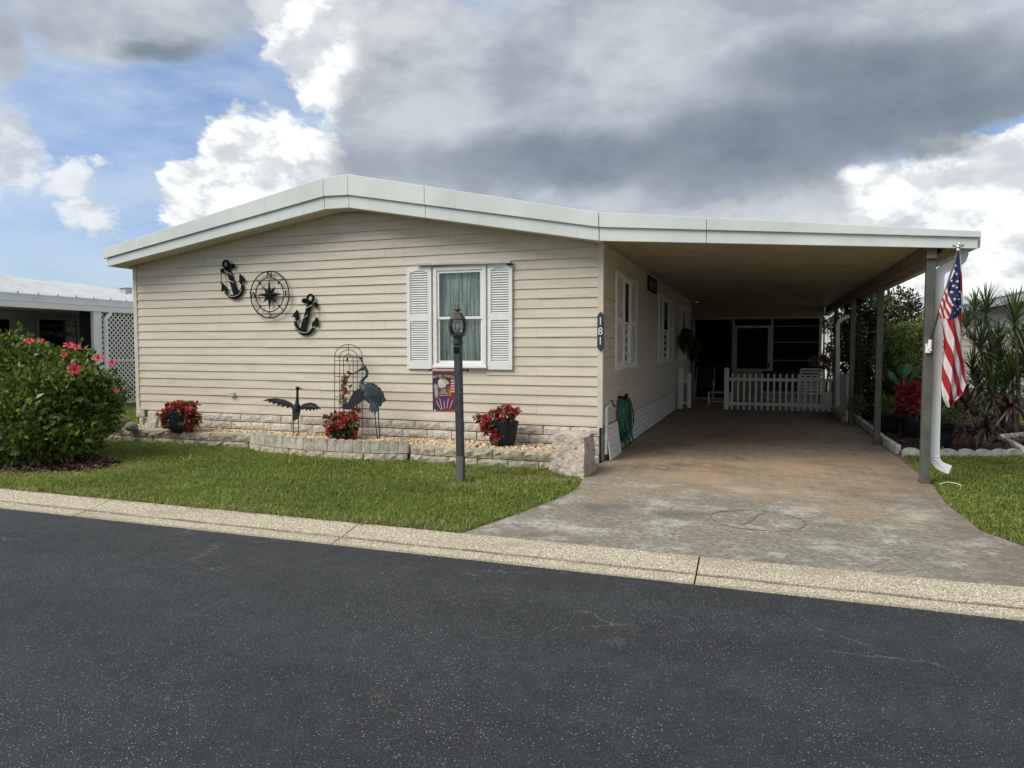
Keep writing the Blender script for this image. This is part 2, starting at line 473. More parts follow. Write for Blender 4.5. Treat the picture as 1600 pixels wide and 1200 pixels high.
pink_stone = M('pink cracked masonry', (0.40, 0.33, 0.27), (0.56, 0.485, 0.415), rough=0.9, scale=7, bump=0.9, bscale=24, bdist=0.03,
               dirt=[((0.10, 0.075, 0.06), 13, 0.585, 0.66, 0.8, (1, 1, 2.5)), ((0.58, 0.52, 0.46), 5, 0.55, 0.75, 0.55, None), ((0.45, 0.30, 0.20), 3, 0.6, 0.75, 0.5, None)])
pebble = M('river pebble', (0.45, 0.30, 0.14), (0.78, 0.68, 0.52), rough=0.7, attr=True, scale=40, c3=(0.30, 0.16, 0.09))
mulch_m = M('bark mulch', (0.045, 0.022, 0.014), (0.15, 0.075, 0.05), rough=0.95, attr=True, scale=30, c3=(0.26, 0.2, 0.16))
mulch_soil = M('mulch soil', (0.03, 0.02, 0.014), (0.08, 0.05, 0.035), rough=1.0, scale=25, bump=0.6, bscale=50)
grass_m = M('lawn blade', (0.105, 0.165, 0.025), (0.33, 0.395, 0.09), rough=0.5, attr=True, scale=1.1, c3=(0.46, 0.39, 0.19), trans=0.4, spec=0.2)
soil_m = M('lawn thatch', (0.10, 0.105, 0.035), (0.20, 0.165, 0.085), rough=1.0, scale=3.5, detail=8, bump=0.8, bscale=60, dirt=((0.17, 0.125, 0.075), 1.6, 0.58, 0.72, 0.8, None))
far_ground = M('far grass', (0.04, 0.07, 0.018), (0.075, 0.105, 0.03), rough=1.0, scale=0.8, detail=8)
hib_leaf = M('hibiscus leaf', (0.036, 0.072, 0.010), (0.150, 0.225, 0.032), rough=0.45, attr=True, scale=2.5, c3=(0.40, 0.43, 0.09), trans=0.34)
dark_leaf = M('dark leaf', (0.026, 0.050, 0.012), (0.105, 0.155, 0.032), rough=0.45, attr=True, scale=2.0, c3=(0.12, 0.16, 0.04), trans=0.2)
feather_leaf = M('feathery leaf', (0.11, 0.165, 0.03), (0.26, 0.33, 0.085), rough=0.5, attr=True, scale=2.0, trans=0.3)
red_tip_leaf = M('red tipped leaf', (0.026, 0.05, 0.012), (0.07, 0.10, 0.03), rough=0.5, attr=True, scale=2.0, c3=(0.30, 0.07, 0.04), trans=0.25)
pale_leaf = M('pale leaf', (0.07, 0.11, 0.03), (0.18, 0.23, 0.08), rough=0.5, attr=True, scale=2.0, trans=0.3)
spike_leaf = M('dracaena leaf', (0.032, 0.058, 0.018), (0.115, 0.155, 0.045), rough=0.4, attr=True, scale=3, c3=(0.13, 0.15, 0.05), trans=0.15)
purple_leaf = M('purple cordyline leaf', (0.030, 0.010, 0.012), (0.080, 0.030, 0.032), rough=0.35, attr=True, scale=6, c3=(0.19, 0.10, 0.075), trans=0.2)
purple_solid = M('purple strap leaf', (0.045, 0.018, 0.018), (0.12, 0.058, 0.050), rough=0.35, scale=9, rnd=0.45, trans=0.2)
big_leaf_m = M('elephant ear leaf', (0.05, 0.12, 0.03), (0.085, 0.18, 0.05), rough=0.35, scale=7, trans=0.3)
bark = M('bark', (0.16, 0.135, 0.105), (0.27, 0.235, 0.19), rough=0.9, scale=14, bump=0.5, bscale=40)
stem_m = M('green stem', (0.10, 0.10, 0.05), (0.17, 0.15, 0.09), rough=0.8, scale=10)
petal_red = M('red silk petal', (0.27, 0.010, 0.020), (0.60, 0.035, 0.050), rough=0.6, attr=True, scale=30, c3=(0.66, 0.13, 0.14), trans=0.2)
petal_cream = M('cream leaf', (0.16, 0.17, 0.06), (0.48, 0.44, 0.27), rough=0.6, attr=True, scale=30, trans=0.2)
hib_petal = M('hibiscus petal', (0.74, 0.040, 0.075), (0.82, 0.085, 0.12), rough=0.5, scale=30, trans=0.3)
hib_eye = M('hibiscus eye', (0.14, 0.004, 0.012), rough=0.6)
hose_m = M('green hose', (0.004, 0.085, 0.045), (0.006, 0.13, 0.07), rough=0.35, scale=5)
pvc = M('white pipe', (0.74, 0.73, 0.70), rough=0.35)
rope_w = M('white rope', (0.55, 0.52, 0.46), rough=0.9)
rope_t = M('tan rope', (0.30, 0.22, 0.13), rough=0.9)
number_m = M('silver numeral', (0.75, 0.77, 0.8), rough=0.35)
plaque_m = M('navy plaque', (0.020, 0.026, 0.042), (0.032, 0.040, 0.058), rough=0.45, scale=20)
screen_m = M('dark insect screen', (0.006, 0.006, 0.008), rough=0.9, spec=0.1)
porch_frame = M('porch aluminium', (0.30, 0.30, 0.28), (0.36, 0.36, 0.34), rough=0.45)
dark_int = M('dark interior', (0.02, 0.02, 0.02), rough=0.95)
tan_panel = M('tan kick panel', (0.26, 0.20, 0.12), (0.32, 0.25, 0.16), rough=0.7)
chrome = M('nickel', (0.75, 0.73, 0.70), rough=0.25, metal=0.9)
steel = M('grey aluminium', (0.45, 0.46, 0.46), (0.55, 0.56, 0.56), rough=0.4, scale=15)
grey_wall = M('grey neighbour siding', (0.24, 0.25, 0.245), (0.29, 0.30, 0.295), rough=0.6, scale=4, rnd=0.06)
metal_roof = M('white metal roof', (0.46, 0.49, 0.51), (0.54, 0.57, 0.585), rough=0.35, scale=1.5)
pale_wall = M('pale neighbour siding', (0.50, 0.48, 0.43), (0.58, 0.56, 0.50), rough=0.55, scale=3, rnd=0.04)
grey_roof = M('grey roof', (0.36, 0.37, 0.38), (0.46, 0.47, 0.48), rough=0.5, scale=2)
stone_m = M('field stone', (0.22, 0.19, 0.165), (0.38, 0.33, 0.29), rough=0.9, scale=12, bump=0.5, bscale=30)
log_m = M('old timber', (0.15, 0.13, 0.105), (0.26, 0.225, 0.19), rough=0.95, scale=10, bump=0.5, bscale=30, stretch=(1, 1, 4))
blue_cloth = M('blue webbing', (0.008, 0.012, 0.03), (0.012, 0.02, 0.045), rough=0.8)
red_cloth = M('red cloth', (0.11, 0.012, 0.012), rough=0.8)
black_soil = M('potting soil', (0.03, 0.022, 0.016), (0.05, 0.036, 0.028), rough=1.0, scale=40)
cloth_m = attr_col('printed cloth')

def clear_glass(name, tint=(0.9, 0.95, 0.93), mixf=0.12, rough=0.02, ior=1.5):
    m = bpy.data.materials.new(name); m.use_nodes = True
    t = m.node_tree; t.nodes.clear(); q = NT(t)
    out = q.n('ShaderNodeOutputMaterial')
    tr = q.n('ShaderNodeBsdfTransparent'); tr.inputs[0].default_value = (*tint, 1)
    gl = q.n('ShaderNodeBsdfGlossy'); gl.inputs['Roughness'].default_value = rough
    fr = q.n('ShaderNodeFresnel'); fr.inputs[0].default_value = ior
    mx = q.n('ShaderNodeMixShader')
    q.put(mx.inputs[0], q.m('ADD', fr.outputs[0], mixf, clamp=True))
    t.links.new(tr.outputs[0], mx.inputs[1]); t.links.new(gl.outputs[0], mx.inputs[2])
    t.links.new(mx.outputs[0], out.inputs[0])
    return m
glass = clear_glass('window glass', (0.93, 0.97, 0.95), 0.015, 0.02, 1.28)
lamp_glass = clear_glass('lantern glass', (0.93, 0.95, 0.94), 0.06)
dark_glass = M('dark window glass', (0.012, 0.013, 0.014), rough=0.08, spec=0.5)

def curtain_material():
    m = bpy.data.materials.new('lace curtain'); m.use_nodes = True
    t = m.node_tree; q = NT(t); p = t.nodes['Principled BSDF']
    pos = q.n('ShaderNodeNewGeometry').outputs['Position']
    f1 = q.ss(q.noise(q.vm('MULTIPLY', pos, (26, 26, 1.1)), 1.6, 4, 0.6).outputs[0], 0.36, 0.62)
    f2 = q.ss(q.noise(pos, 60, 3).outputs[0], 0.40, 0.62)
    c = q.mix(f1, (0.19, 0.22, 0.20), (0.80, 0.84, 0.80))
    c = q.mix(q.m('MULTIPLY', f2, 0.45), c, (0.84, 0.88, 0.85))
    t.links.new(c, p.inputs['Base Color']); p.inputs['Roughness'].default_value = 0.9
    return m
curtain_m = curtain_material()

def asphalt_material():
    m = bpy.data.materials.new('sealed asphalt'); m.use_nodes = True
    t = m.node_tree; q = NT(t); p = t.nodes['Principled BSDF']
    pos = q.n('ShaderNodeNewGeometry').outputs['Position']
    v = q.n('ShaderNodeTexVoronoi', feature='F1'); v.inputs['Scale'].default_value = 150; q.put(v.inputs['Vector'], pos)
    hs = q.n('ShaderNodeSeparateColor'); q.put(hs.inputs[0], v.outputs['Color'])
    zone = q.ss(q.noise(pos, 0.9, 4, 0.6).outputs[0], 0.35, 0.68)
    zone2 = q.noise(pos, 6, 5, 0.6).outputs[0]
    grain = q.noise(pos, 240, 3, 0.7).outputs[0]
    base = q.mix(q.ss(zone2, 0.3, 0.7), (0.022, 0.0252, 0.0275), (0.032, 0.0357, 0.0385))
    base = q.mix(1.0, base, q.mix(grain, (0.35,) * 3, (1.75,) * 3), 'MULTIPLY')
    lane = q.noise(q.vm('MULTIPLY', pos, (0.12, 1.1, 1)), 1.0, 4, 0.55).outputs[0]
    base = q.mix(1.0, base, q.mix(q.ss(lane, 0.3, 0.7), (0.84,) * 3, (1.18,) * 3), 'MULTIPLY')
    thr = q.m('MULTIPLY_ADD', zone, -0.075, 0.988)
    fleck = q.m('MULTIPLY', q.m('GREATER_THAN', hs.outputs[0], thr), q.ss(v.outputs['Distance'], 0.55, 0.30))
    shade = q.mix(hs.outputs[1], (0.07, 0.07, 0.07), (0.42, 0.415, 0.40))
    v2 = q.n('ShaderNodeTexVoronoi', feature='F1'); v2.inputs['Scale'].default_value = 210; q.put(v2.inputs['Vector'], pos)
    h2 = q.n('ShaderNodeSeparateColor'); q.put(h2.inputs[0], v2.outputs['Color'])
    base = q.mix(q.m('MULTIPLY', q.m('GREATER_THAN', h2.outputs[0], 0.80), q.ss(v2.outputs['Distance'], 0.6, 0.3)), base, q.mix(h2.outputs[1], (0.055, 0.057, 0.059), (0.15, 0.15, 0.147)))
    base = q.mix(1.0, base, q.mix(q.noise(pos, 75, 4, 0.7).outputs[0], (0.55,) * 3, (1.45,) * 3), 'MULTIPLY')
    c = q.mix(fleck, base, shade)
    # worn hairline scratches near the kerb
    cr = q.n('ShaderNodeTexVoronoi', feature='DISTANCE_TO_EDGE'); cr.inputs['Scale'].default_value = 0.9
    q.put(cr.inputs['Vector'], q.vm('ADD', q.vm('MULTIPLY', pos, (0.6, 1.3, 1)), q.vm('MULTIPLY', q.noise(pos, 3.0, 5, 0.65).outputs['Color'], (0.5, 0.5, 0))))
    line = q.m('MULTIPLY', q.ss(cr.outputs['Distance'], 0.011, 0.002), q.ss(q.noise(pos, 1.4, 4).outputs[0], 0.54, 0.62))
    sy = q.n('ShaderNodeSeparateXYZ'); q.put(sy.inputs[0], pos)
    line = q.m('MULTIPLY', line, q.ss(sy.outputs[1], 2.6, 4.2))
    c = q.mix(q.m('MULTIPLY', line, 0.55), c, (0.17, 0.17, 0.165))
    t.links.new(c, p.inputs['Base Color'])
    p.inputs['Roughness'].default_value = 0.72; p.inputs['Specular IOR Level'].default_value = 0.35
    b = q.n('ShaderNodeBump'); b.inputs['Strength'].default_value = 0.7; b.inputs['Distance'].default_value = 0.006
    q.put(b.inputs['Height'], q.m('ADD', q.m('MULTIPLY', v.outputs['Distance'], -0.8), grain))
    t.links.new(b.outputs[0], p.inputs['Normal'])
    return m

def aggregate_material():
    m = bpy.data.materials.new('exposed aggregate'); m.use_nodes = True
    t = m.node_tree; q = NT(t); p = t.nodes['Principled BSDF']
    pos = q.n('ShaderNodeNewGeometry').outputs['Position']
    v = q.n('ShaderNodeTexVoronoi', feature='F1'); v.inputs['Scale'].default_value = 95; q.put(v.inputs['Vector'], pos)
    hs = q.n('ShaderNodeSeparateColor'); q.put(hs.inputs[0], v.outputs['Color'])
    c = q.mix(hs.outputs[0], (0.37, 0.32, 0.235), (0.62, 0.565, 0.455))
    c = q.mix(q.ss(hs.outputs[1], 0.80, 0.95), c, (0.78, 0.735, 0.635))
    c = q.mix(q.ss(hs.outputs[2], 0.86, 0.95), c, (0.22, 0.17, 0.12))
    c = q.mix(q.ss(v.outputs['Distance'], 0.45, 0.8), c, (0.28, 0.25, 0.19))
    st = q.noise(q.vm('MULTIPLY', pos, (0.5, 1.5, 1)), 2.0, 6, 0.65).outputs[0]
    c = q.mix(q.m('MULTIPLY', q.ss(st, 0.48, 0.72), 0.55), c, (0.26, 0.225, 0.16))
    syk = q.n('ShaderNodeSeparateXYZ'); q.put(syk.inputs[0], pos)
    gv_ = q.m('ADD', syk.outputs[1], q.m('MULTIPLY', q.m('SUBTRACT', st, 0.5), 0.03))
    gr_ = q.m('MULTIPLY', q.ss(gv_, 4.968, 4.982), q.ss(gv_, 5.012, 4.996))  # dark groove band: settled dirt, also painted in for the groove's missing shade
    c = q.mix(q.m('MULTIPLY', gr_, 0.75), c, (0.10, 0.085, 0.065))
    lipz = q.m('MULTIPLY', q.ss(gv_, 4.875, 4.845), 0.5)
    c = q.mix(lipz, c, (0.16, 0.14, 0.11))
    c = q.mix(1.0, c, (1.0, 0.98, 0.92), 'MULTIPLY')
    t.links.new(c, p.inputs['Base Color']); p.inputs['Roughness'].default_value = 0.85
    b = q.n('ShaderNodeBump'); b.inputs['Strength'].default_value = 0.6; b.inputs['Distance'].default_value = 0.006
    q.put(b.inputs['Height'], q.m('MULTIPLY', v.outputs['Distance'], -1.0)); t.links.new(b.outputs[0], p.inputs['Normal'])
    return m

def driveway_material():
    m = bpy.data.materials.new('stamped driveway'); m.use_nodes = True
    t = m.node_tree; q = NT(t); p = t.nodes['Principled BSDF']
    pos = q.n('ShaderNodeNewGeometry').outputs['Position']
    sy = q.n('ShaderNodeSeparateXYZ'); q.put(sy.inputs[0], pos)
    wob = q.vm('ADD', pos, q.vm('MULTIPLY', q.noise(pos, 8, 3).outputs['Color'], (0.03, 0.03, 0)))
    rot = q.n('ShaderNodeMapping'); rot.inputs['Rotation'].default_value = (0, 0, R(45)); q.put(rot.inputs[0], wob)
    br = q.n('ShaderNodeTexBrick'); q.put(br.inputs['Vector'], rot.outputs[0])
    br.inputs['Scale'].default_value = 1.0; br.inputs['Brick Width'].default_value = 0.20; br.inputs['Row Height'].default_value = 0.095
    br.inputs['Mortar Size'].default_value = 0.010; br.inputs['Mortar Smooth'].default_value = 0.5
    br.inputs['Color1'].default_value = (0.27, 0.19, 0.12, 1); br.inputs['Color2'].default_value = (0.38, 0.29, 0.20, 1)
    br.inputs['Mortar'].default_value = (0.16, 0.115, 0.08, 1)
    n1 = q.noise(pos, 0.8, 6, 0.6).outputs[0]; n2 = q.noise(pos, 7, 6, 0.65).outputs[0]; n3 = q.noise(pos, 60, 5, 0.75).outputs[0]; n4 = q.noise(pos, 22, 6, 0.72).outputs[0]
    worn = q.mix(q.ss(n4, 0.36, 0.64), (0.165, 0.147, 0.113), (0.29, 0.263, 0.212))
    tan = q.mix(q.m('MULTIPLY', q.ss(n1, 0.40, 0.66), 0.75), br.outputs['Color'], q.mix(n4, (0.24, 0.170, 0.105), (0.39, 0.30, 0.20)))
    fy = q.ss(q.m('ADD', sy.outputs[1], q.m('MULTIPLY', q.m('SUBTRACT', n1, 0.5), 5.0)), 6.6, 9.2)
    c = q.mix(q.m('MULTIPLY', fy, 0.92), worn, tan)
    deep = q.ss(sy.outputs[1], 12.0, 19.0)  # carport shade painted into the slab towards the back, with brown staining
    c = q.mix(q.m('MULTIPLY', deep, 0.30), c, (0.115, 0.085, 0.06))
    c = q.mix(q.m('MULTIPLY', q.ss(br.outputs['Fac'], 0.2, 0.8), q.m('MULTIPLY_ADD', fy, 0.28, 0.08)), c, (0.105, 0.078, 0.055))
    # chalky patches and dark mildew
    chn = q.m('ADD', q.noise(q.vm('MULTIPLY', pos, (1, 1.15, 1)), 1.7, 10, 0.74).outputs[0], q.m('MULTIPLY', q.m('SUBTRACT', n4, 0.5), 0.30))
    ch = q.m('MULTIPLY', q.ss(chn, 0.47, 0.66), q.ss(sy.outputs[1], 9.0, 7.4))
    c = q.mix(q.m('MULTIPLY', ch, 0.72), c, (0.54, 0.51, 0.45))
    miln = q.m('ADD', q.noise(q.vm('ADD', pos, (7.3, 2.1, 0)), 1.1, 8, 0.66).outputs[0], q.m('MULTIPLY', q.m('SUBTRACT', n4, 0.5), 0.25))
    c = q.mix(q.m('MULTIPLY', q.ss(miln, 0.48, 0.70), 0.58), c, (0.085, 0.068, 0.052))
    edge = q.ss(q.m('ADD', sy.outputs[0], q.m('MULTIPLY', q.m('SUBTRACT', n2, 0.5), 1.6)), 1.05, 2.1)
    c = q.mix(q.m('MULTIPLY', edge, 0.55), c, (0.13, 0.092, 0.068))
    tn = q.m('MULTIPLY', q.ss(q.m('ADD', n1, q.m('MULTIPLY', q.m('SUBTRACT', n4, 0.5), 0.3)), 0.42, 0.62), q.m('MULTIPLY', q.ss(sy.outputs[1], 6.4, 8.2), q.ss(sy.outputs[1], 14.0, 10.0)))
    c = q.mix(q.m('MULTIPLY', tn, 0.42), c, (0.42, 0.31, 0.195))
    c = q.mix(1.0, c, q.mix(n3, (0.38,) * 3, (1.62,) * 3), 'MULTIPLY')
    c = q.mix(q.m('MULTIPLY', q.ss(n4, 0.60, 0.72), 0.45), c, (0.11, 0.085, 0.062))
    c = q.mix(q.m('MULTIPLY', q.ss(q.noise(pos, 33, 4, 0.6).outputs[0], 0.60, 0.70), 0.35), c, (0.46, 0.42, 0.35))
    t.links.new(c, p.inputs['Base Color']); p.inputs['Roughness'].default_value = 0.8
    b = q.n('ShaderNodeBump'); b.inputs['Strength'].default_value = 0.6; b.inputs['Distance'].default_value = 0.006
    q.put(b.inputs['Height'], q.m('ADD', q.m('MULTIPLY', br.outputs['Fac'], -0.6), q.m('ADD', n3, n2))); t.links.new(b.outputs[0], p.inputs['Normal'])
    return m
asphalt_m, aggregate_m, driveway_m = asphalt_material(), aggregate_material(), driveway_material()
# ================================================================== GROUND
o = MB().add([(-600, -600, -0.16), (600, -600, -0.16), (600, 600, -0.16), (-600, 600, -0.16)], [(0, 1, 2, 3)]).build('ground', far_ground, fix=False); tag(o, kind='structure')
o = MB().add([(-90, -4.2, -0.062), (90, -4.2, -0.062), (90, 4.86, -0.062), (-90, 4.86, -0.062)], [(0, 1, 2, 3)]).build('road', asphalt_m, fix=False); tag(o, kind='structure')
o = MB().add([(-90, 5.29, -0.012), (90, 5.29, -0.012), (90, 70, -0.012), (-90, 70, -0.012)], [(0, 1, 2, 3)]).build('lawn', soil_m, fix=False); tag(o, kind='structure')
# kerb cast in lengths
kerb = MB().box(-60, 60, 4.87, 5.285, -0.15, -0.075).build('kerb', mortar); tag(kerb, kind='structure')
KP = [(5.295, 0.004), (5.275, 0.010), (5.22, 0.006), (5.005, -0.034), (4.998, -0.052), (4.982, -0.052), (4.974, -0.040), (4.845, -0.056), (4.835, -0.066), (4.835, -0.14), (5.295, -0.14)]
L = 2.9
mb = MB()
KX = [-L / 2 + 0.006 + i * (L - 0.012) / 12 for i in range(13)]
g = np.random.default_rng(3)
vs = []
for x in KX:
    vs += [(x, y + (g.normal() * 0.0015), z + g.normal() * 0.0012) for y, z in KP]
n = len(KP)
fs = [tuple(range(n - 1, -1, -1)), tuple(12 * n + j for j in range(n))]
for i in range(12):
    for j in range(n): fs.append((i * n + j, i * n + (j + 1) % n, (i + 1) * n + (j + 1) % n, (i + 1) * n + j))
mb.add(vs, fs)
kme = mb.mesh('kerb_section', aggregate_m)
for i in range(-7, 8):
    link('kerb_section', kme, kerb, (-3.3 - L / 2 + L * (i + 1), 0, 0))
# driveway slab
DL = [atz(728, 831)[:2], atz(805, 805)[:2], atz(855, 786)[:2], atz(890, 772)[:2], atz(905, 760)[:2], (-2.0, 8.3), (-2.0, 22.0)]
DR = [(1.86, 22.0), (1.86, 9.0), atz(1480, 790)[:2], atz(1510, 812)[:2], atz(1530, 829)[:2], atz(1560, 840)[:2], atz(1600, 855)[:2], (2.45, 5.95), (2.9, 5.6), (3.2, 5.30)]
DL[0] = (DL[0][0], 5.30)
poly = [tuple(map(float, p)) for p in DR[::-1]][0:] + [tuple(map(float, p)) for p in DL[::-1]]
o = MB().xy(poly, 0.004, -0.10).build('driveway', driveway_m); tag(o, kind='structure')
drive = o
# round stencil worn into the slab: a ring and a feather-like stroke, printed flat
ec = np.array([-0.005, 6.60]); er = 0.405
mb = MB(); vs = []; fs = []
for i in range(72):
    a = 2 * math.pi * i / 72
    wv = 0.0085 + 0.005 * math.sin(3 * a + 1) + 0.003 * math.sin(11 * a)
    rr = er + 0.008 * math.sin(5 * a)
    for r_ in (rr - max(wv, 0.002), rr + max(wv, 0.002)): vs.append((ec[0] + r_ * math.cos(a), ec[1] + r_ * 0.93 * math.sin(a), 0.008))
for i in range(72): fs.append((2 * i, 2 * i + 1, 2 * ((i + 1) % 72) + 1, 2 * ((i + 1) % 72)))
mb.add(vs, fs)
stencil_m = M('brown stencil paint', (0.15, 0.095, 0.062), (0.25, 0.20, 0.15), rough=0.9, scale=30)
mb.build('stencil_ring', stencil_m, drive)
sp = [(1155, 820.5), (1168, 816.5), (1175, 810), (1184, 804.5), (1194, 801.5)]; sw = [0.003, 0.013, 0.030, 0.016, 0.003]
vs = []
for (px, py), w_ in zip(sp, sw):
    q_ = atz(px, py, 0.008); vs += [(q_[0] - w_ * 0.7, q_[1] + w_ * 0.7, 0.008), (q_[0] + w_ * 0.7, q_[1] - w_ * 0.7, 0.008)]
MB().add(vs, [(2 * i, 2 * i + 1, 2 * i + 3, 2 * i + 2) for i in range(4)]).build('stencil_stroke', stencil_m, drive)
# cross joint in the slab
MB().box(-1.98, 1.84, 9.017, 9.025, 0.0042, 0.0065).build('slab_joint', stencil_m, drive)

# ================================================================== THE HOUSE
FB = [(-10.49, 2.94), (-6.09, 3.625), (-5.73, 3.615), (-2.0, 2.94)]
FM = [(-10.52, 3.08), (-6.11, 3.815), (-5.72, 3.80), (-1.99, 3.12)]
FT = [(-10.55, 3.23), (-6.16, 4.07), (-5.72, 4.09), (-1.99, 3.30)]
def poly_at(P, x):
    return float(np.interp(x, [p[0] for p in P], [p[1] for p in P]))
house = thing('mobile_home', 'beige lap-sided single-storey mobile home with low gable roof and white fascia', 'house', (-6.17, 9.33, 0))
HX0, HX1, HY = -10.31, -2.03, 9.335
mb = MB()
wx0, wx1, wz0, wz1 = -4.46, -3.76, 1.30, 2.70
mb.box(HX0, wx0, HY, HY + 0.1, 0.5, 2.9); mb.box(wx1, HX1, HY, HY + 0.1, 0.5, 2.9)
mb.box(wx0, wx1, HY, HY + 0.1, 0.5, wz0); mb.box(wx0, wx1, HY, HY + 0.1, wz1, 2.9)
mb.xz([(HX0, 2.9), (HX1, 2.9), (HX1, 2.99), (-5.73, 3.66), (-6.09, 3.67), (HX0, 2.99)], HY, HY + 0.1)
mb.box(HX0, HX0 + 0.1, HY + 0.1, 26.5, 0.0, 2.98); mb.box(HX1 - 0.1, HX1, HY + 0.1, 26.5, 0.0, 3.05); mb.box(HX0 + 0.1, HX1 - 0.1, 26.4, 26.5, 0.0, 2.9)
mb.build('wall', trim, house)
# dark room behind the front window
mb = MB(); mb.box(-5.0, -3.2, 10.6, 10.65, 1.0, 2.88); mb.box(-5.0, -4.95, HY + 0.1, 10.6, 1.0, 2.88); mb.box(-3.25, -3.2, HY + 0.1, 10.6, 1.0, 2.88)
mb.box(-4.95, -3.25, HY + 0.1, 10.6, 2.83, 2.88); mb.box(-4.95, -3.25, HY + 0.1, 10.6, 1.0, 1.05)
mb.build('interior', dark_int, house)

EXP = 0.1345
def lap(mb, xa0, xb0, xa1, xb1, z0, z1, wall, out):
    """one lap board: bottom edge stands 18 mm proud, top edge 4 mm. wall 'y' faces -Y, 'x' faces +X"""
    o0, o1 = out, 0.004
    if wall == 'y':
        mb.hexa([(xa0, HY - o0, z0), (xb0, HY - o0, z0), (xb0, HY, z0), (xa0, HY, z0), (xa1, HY - o1, z1), (xb1, HY - o1, z1), (xb1, HY, z1), (xa1, HY, z1)])
    else:
        X = HX1
        mb.hexa([(X + o0, xa0, z0), (X + o0, xb0, z0), (X, xb0, z0), (X, xa0, z0), (X + o1, xa1, z1), (X + o1, xb1, z1), (X, xb1, z1), (X, xa1, z1)])
def rake_l(z): return HX0 + 0.03 if z < 2.97 else -10.49 + (z - 2.96) * (4.4 / 0.685)
def rake_r(z): return HX1 - 0.03 if z < 2.96 else -2.0 - (z - 2.96) * (3.73 / 0.675)
SEAMS = [(-7.55, 0), (-4.2, 1), (-8.75, 2), (-5.35, 2), (-6.55, 1), (-6.95, 3), (-2.95, 3)]
i = 0; z = 0.50
while z < 3.60:
    z1 = min(z + EXP, 3.64)
    segs = []
    xl, xr = rake_l(z), rake_r(z)
    cuts = sorted(s for s, kk in SEAMS if kk == (i * 3) % 4)
    ed = [xl] + [c for c in cuts if xl + 0.5 < c < xr - 0.5] + [xr]
    zk = (z, z1)
    for a, b in zip(ed[:-1], ed[1:]):
        parts = [(a, b)]
        if z1 > 1.29 and z < 2.71:                     # cut round the window
            parts = []
            if a < -4.52: parts.append((a, min(b, -4.52)))
            if b > -3.71: parts.append((max(a, -3.71), b))
        for (c, d) in parts:
            if d - c < 0.03: continue
            mb = MB()
            c1 = max(c, rake_l(z1)) if abs(c - xl) < 1e-6 else c
            d1 = min(d, rake_r(z1)) if abs(d - xr) < 1e-6 else d
            if d1 <= c1: d1 = c1 = (c1 + d1) / 2
            z += 0.0022 * math.sin(i * 1.9 + c * 3); z1 += 0.0022 * math.sin(i * 1.9 + d)
            lap(mb, c + 0.0015, d - 0.0015, c1 + 0.0015, d1 - 0.0015, z, z1 + 0.004, 'y', 0.0185 + (0.004 if abs(c - a) < 1e-6 and c > xl else 0)); z, z1 = zk
            mb.build('siding_board', siding, house)
    z += EXP; i += 1
z = 0.50; i = 0
while z < 3.05:
    z1 = min(z + EXP, 3.06)
    ed = [HY - 0.02 + 0.06] + [[12.9, 16.5, 20.1], [11.3, 14.9, 18.6], [13.8, 17.7, 21.2]][i % 3] + [26.45]
    for a, b in zip(ed[:-1], ed[1:]):
        mb = MB(); lap(mb, a + 0.001, b - 0.001, a + 0.001, b - 0.001, z, z1 + 0.004, 'x', 0.024)
        mb.build('siding_board', siding, house)
    z += EXP; i += 1
# corner posts and starter strip
MB().box(HX1 - 0.055, HX1 + 0.022, HY - 0.026, HY - 0.002, 0.47, 2.965).box(HX1 + 0.001, HX1 + 0.024, HY - 0.002, HY + 0.045, 0.47, 3.0).build('corner_trim', trim, house, bevel=0.004)
MB().box(HX0 - 0.022, HX0 + 0.055, HY - 0.026, HY - 0.002, 0.47, 2.97).box(HX0 - 0.024, HX0 - 0.001, HY - 0.002, HY + 0.06, 0.47, 2.97).build('corner_trim', trim, house, bevel=0.004)
MB().box(HX0 + 0.06, HX1 - 0.06, HY - 0.030, HY - 0.001, 0.482, 0.4995).build('starter_strip', trim, house)
# fascia in two bands and the joints of the photo
JX = [-10.55, -6.14, -5.72, -4.48, -1.992]
for a, b in zip(JX[:-1], JX[1:]):
    aa, bb = a + 0.003, b - 0.003
    MB().xz([(aa, poly_at(FM, aa) - 0.008), (bb, poly_at(FM, bb) - 0.008), (bb, poly_at(FT, bb)), (aa, poly_at(FT, aa))], 8.915, 8.96).build('fascia_band', fascia_w, house, bevel=0.004)
    aa = max(aa, -10.495)
    MB().xz([(aa, poly_at(FB, aa)), (bb, poly_at(FB, bb)), (bb, poly_at(FM, bb) - 0.010), (aa, poly_at(FM, aa) - 0.010)], 8.945, 8.985).build('fascia_board', fascia_w, house, bevel=0.004)
MB().box(-10.53, -10.49, 8.99, 26.7, 2.95, 3.16).build('eave_fascia', fascia_w, house)
# soffit under the rake and eave, roof deck over all
sof = [(x, poly_at(FB, x) + 0.012) for x in (-10.485, -6.09, -5.73, -2.0)]
MB().xz(sof + [(x, zz + 0.03) for x, zz in sof[::-1]], 8.987, HY - 0.02).build('soffit', soffit_m, house)
MB().hexa([(-10.485, HY, 2.955), (-10.315, HY, 2.965), (-10.315, 26.6, 2.965), (-10.485, 26.6, 2.955), (-10.485, HY, 2.985), (-10.315, HY, 2.995), (-10.315, 26.6, 2.995), (-10.485, 26.6, 2.985)]).build('soffit', soffit_m, house)
top = [(x, poly_at(FT, x) - 0.012) for x in (-10.52, -6.16, -5.72, -1.995)]
MB().xz([(x, zz - 0.10) for x, zz in top] + top[::-1], 8.962, 26.7).build('roof', metal_roof, house)
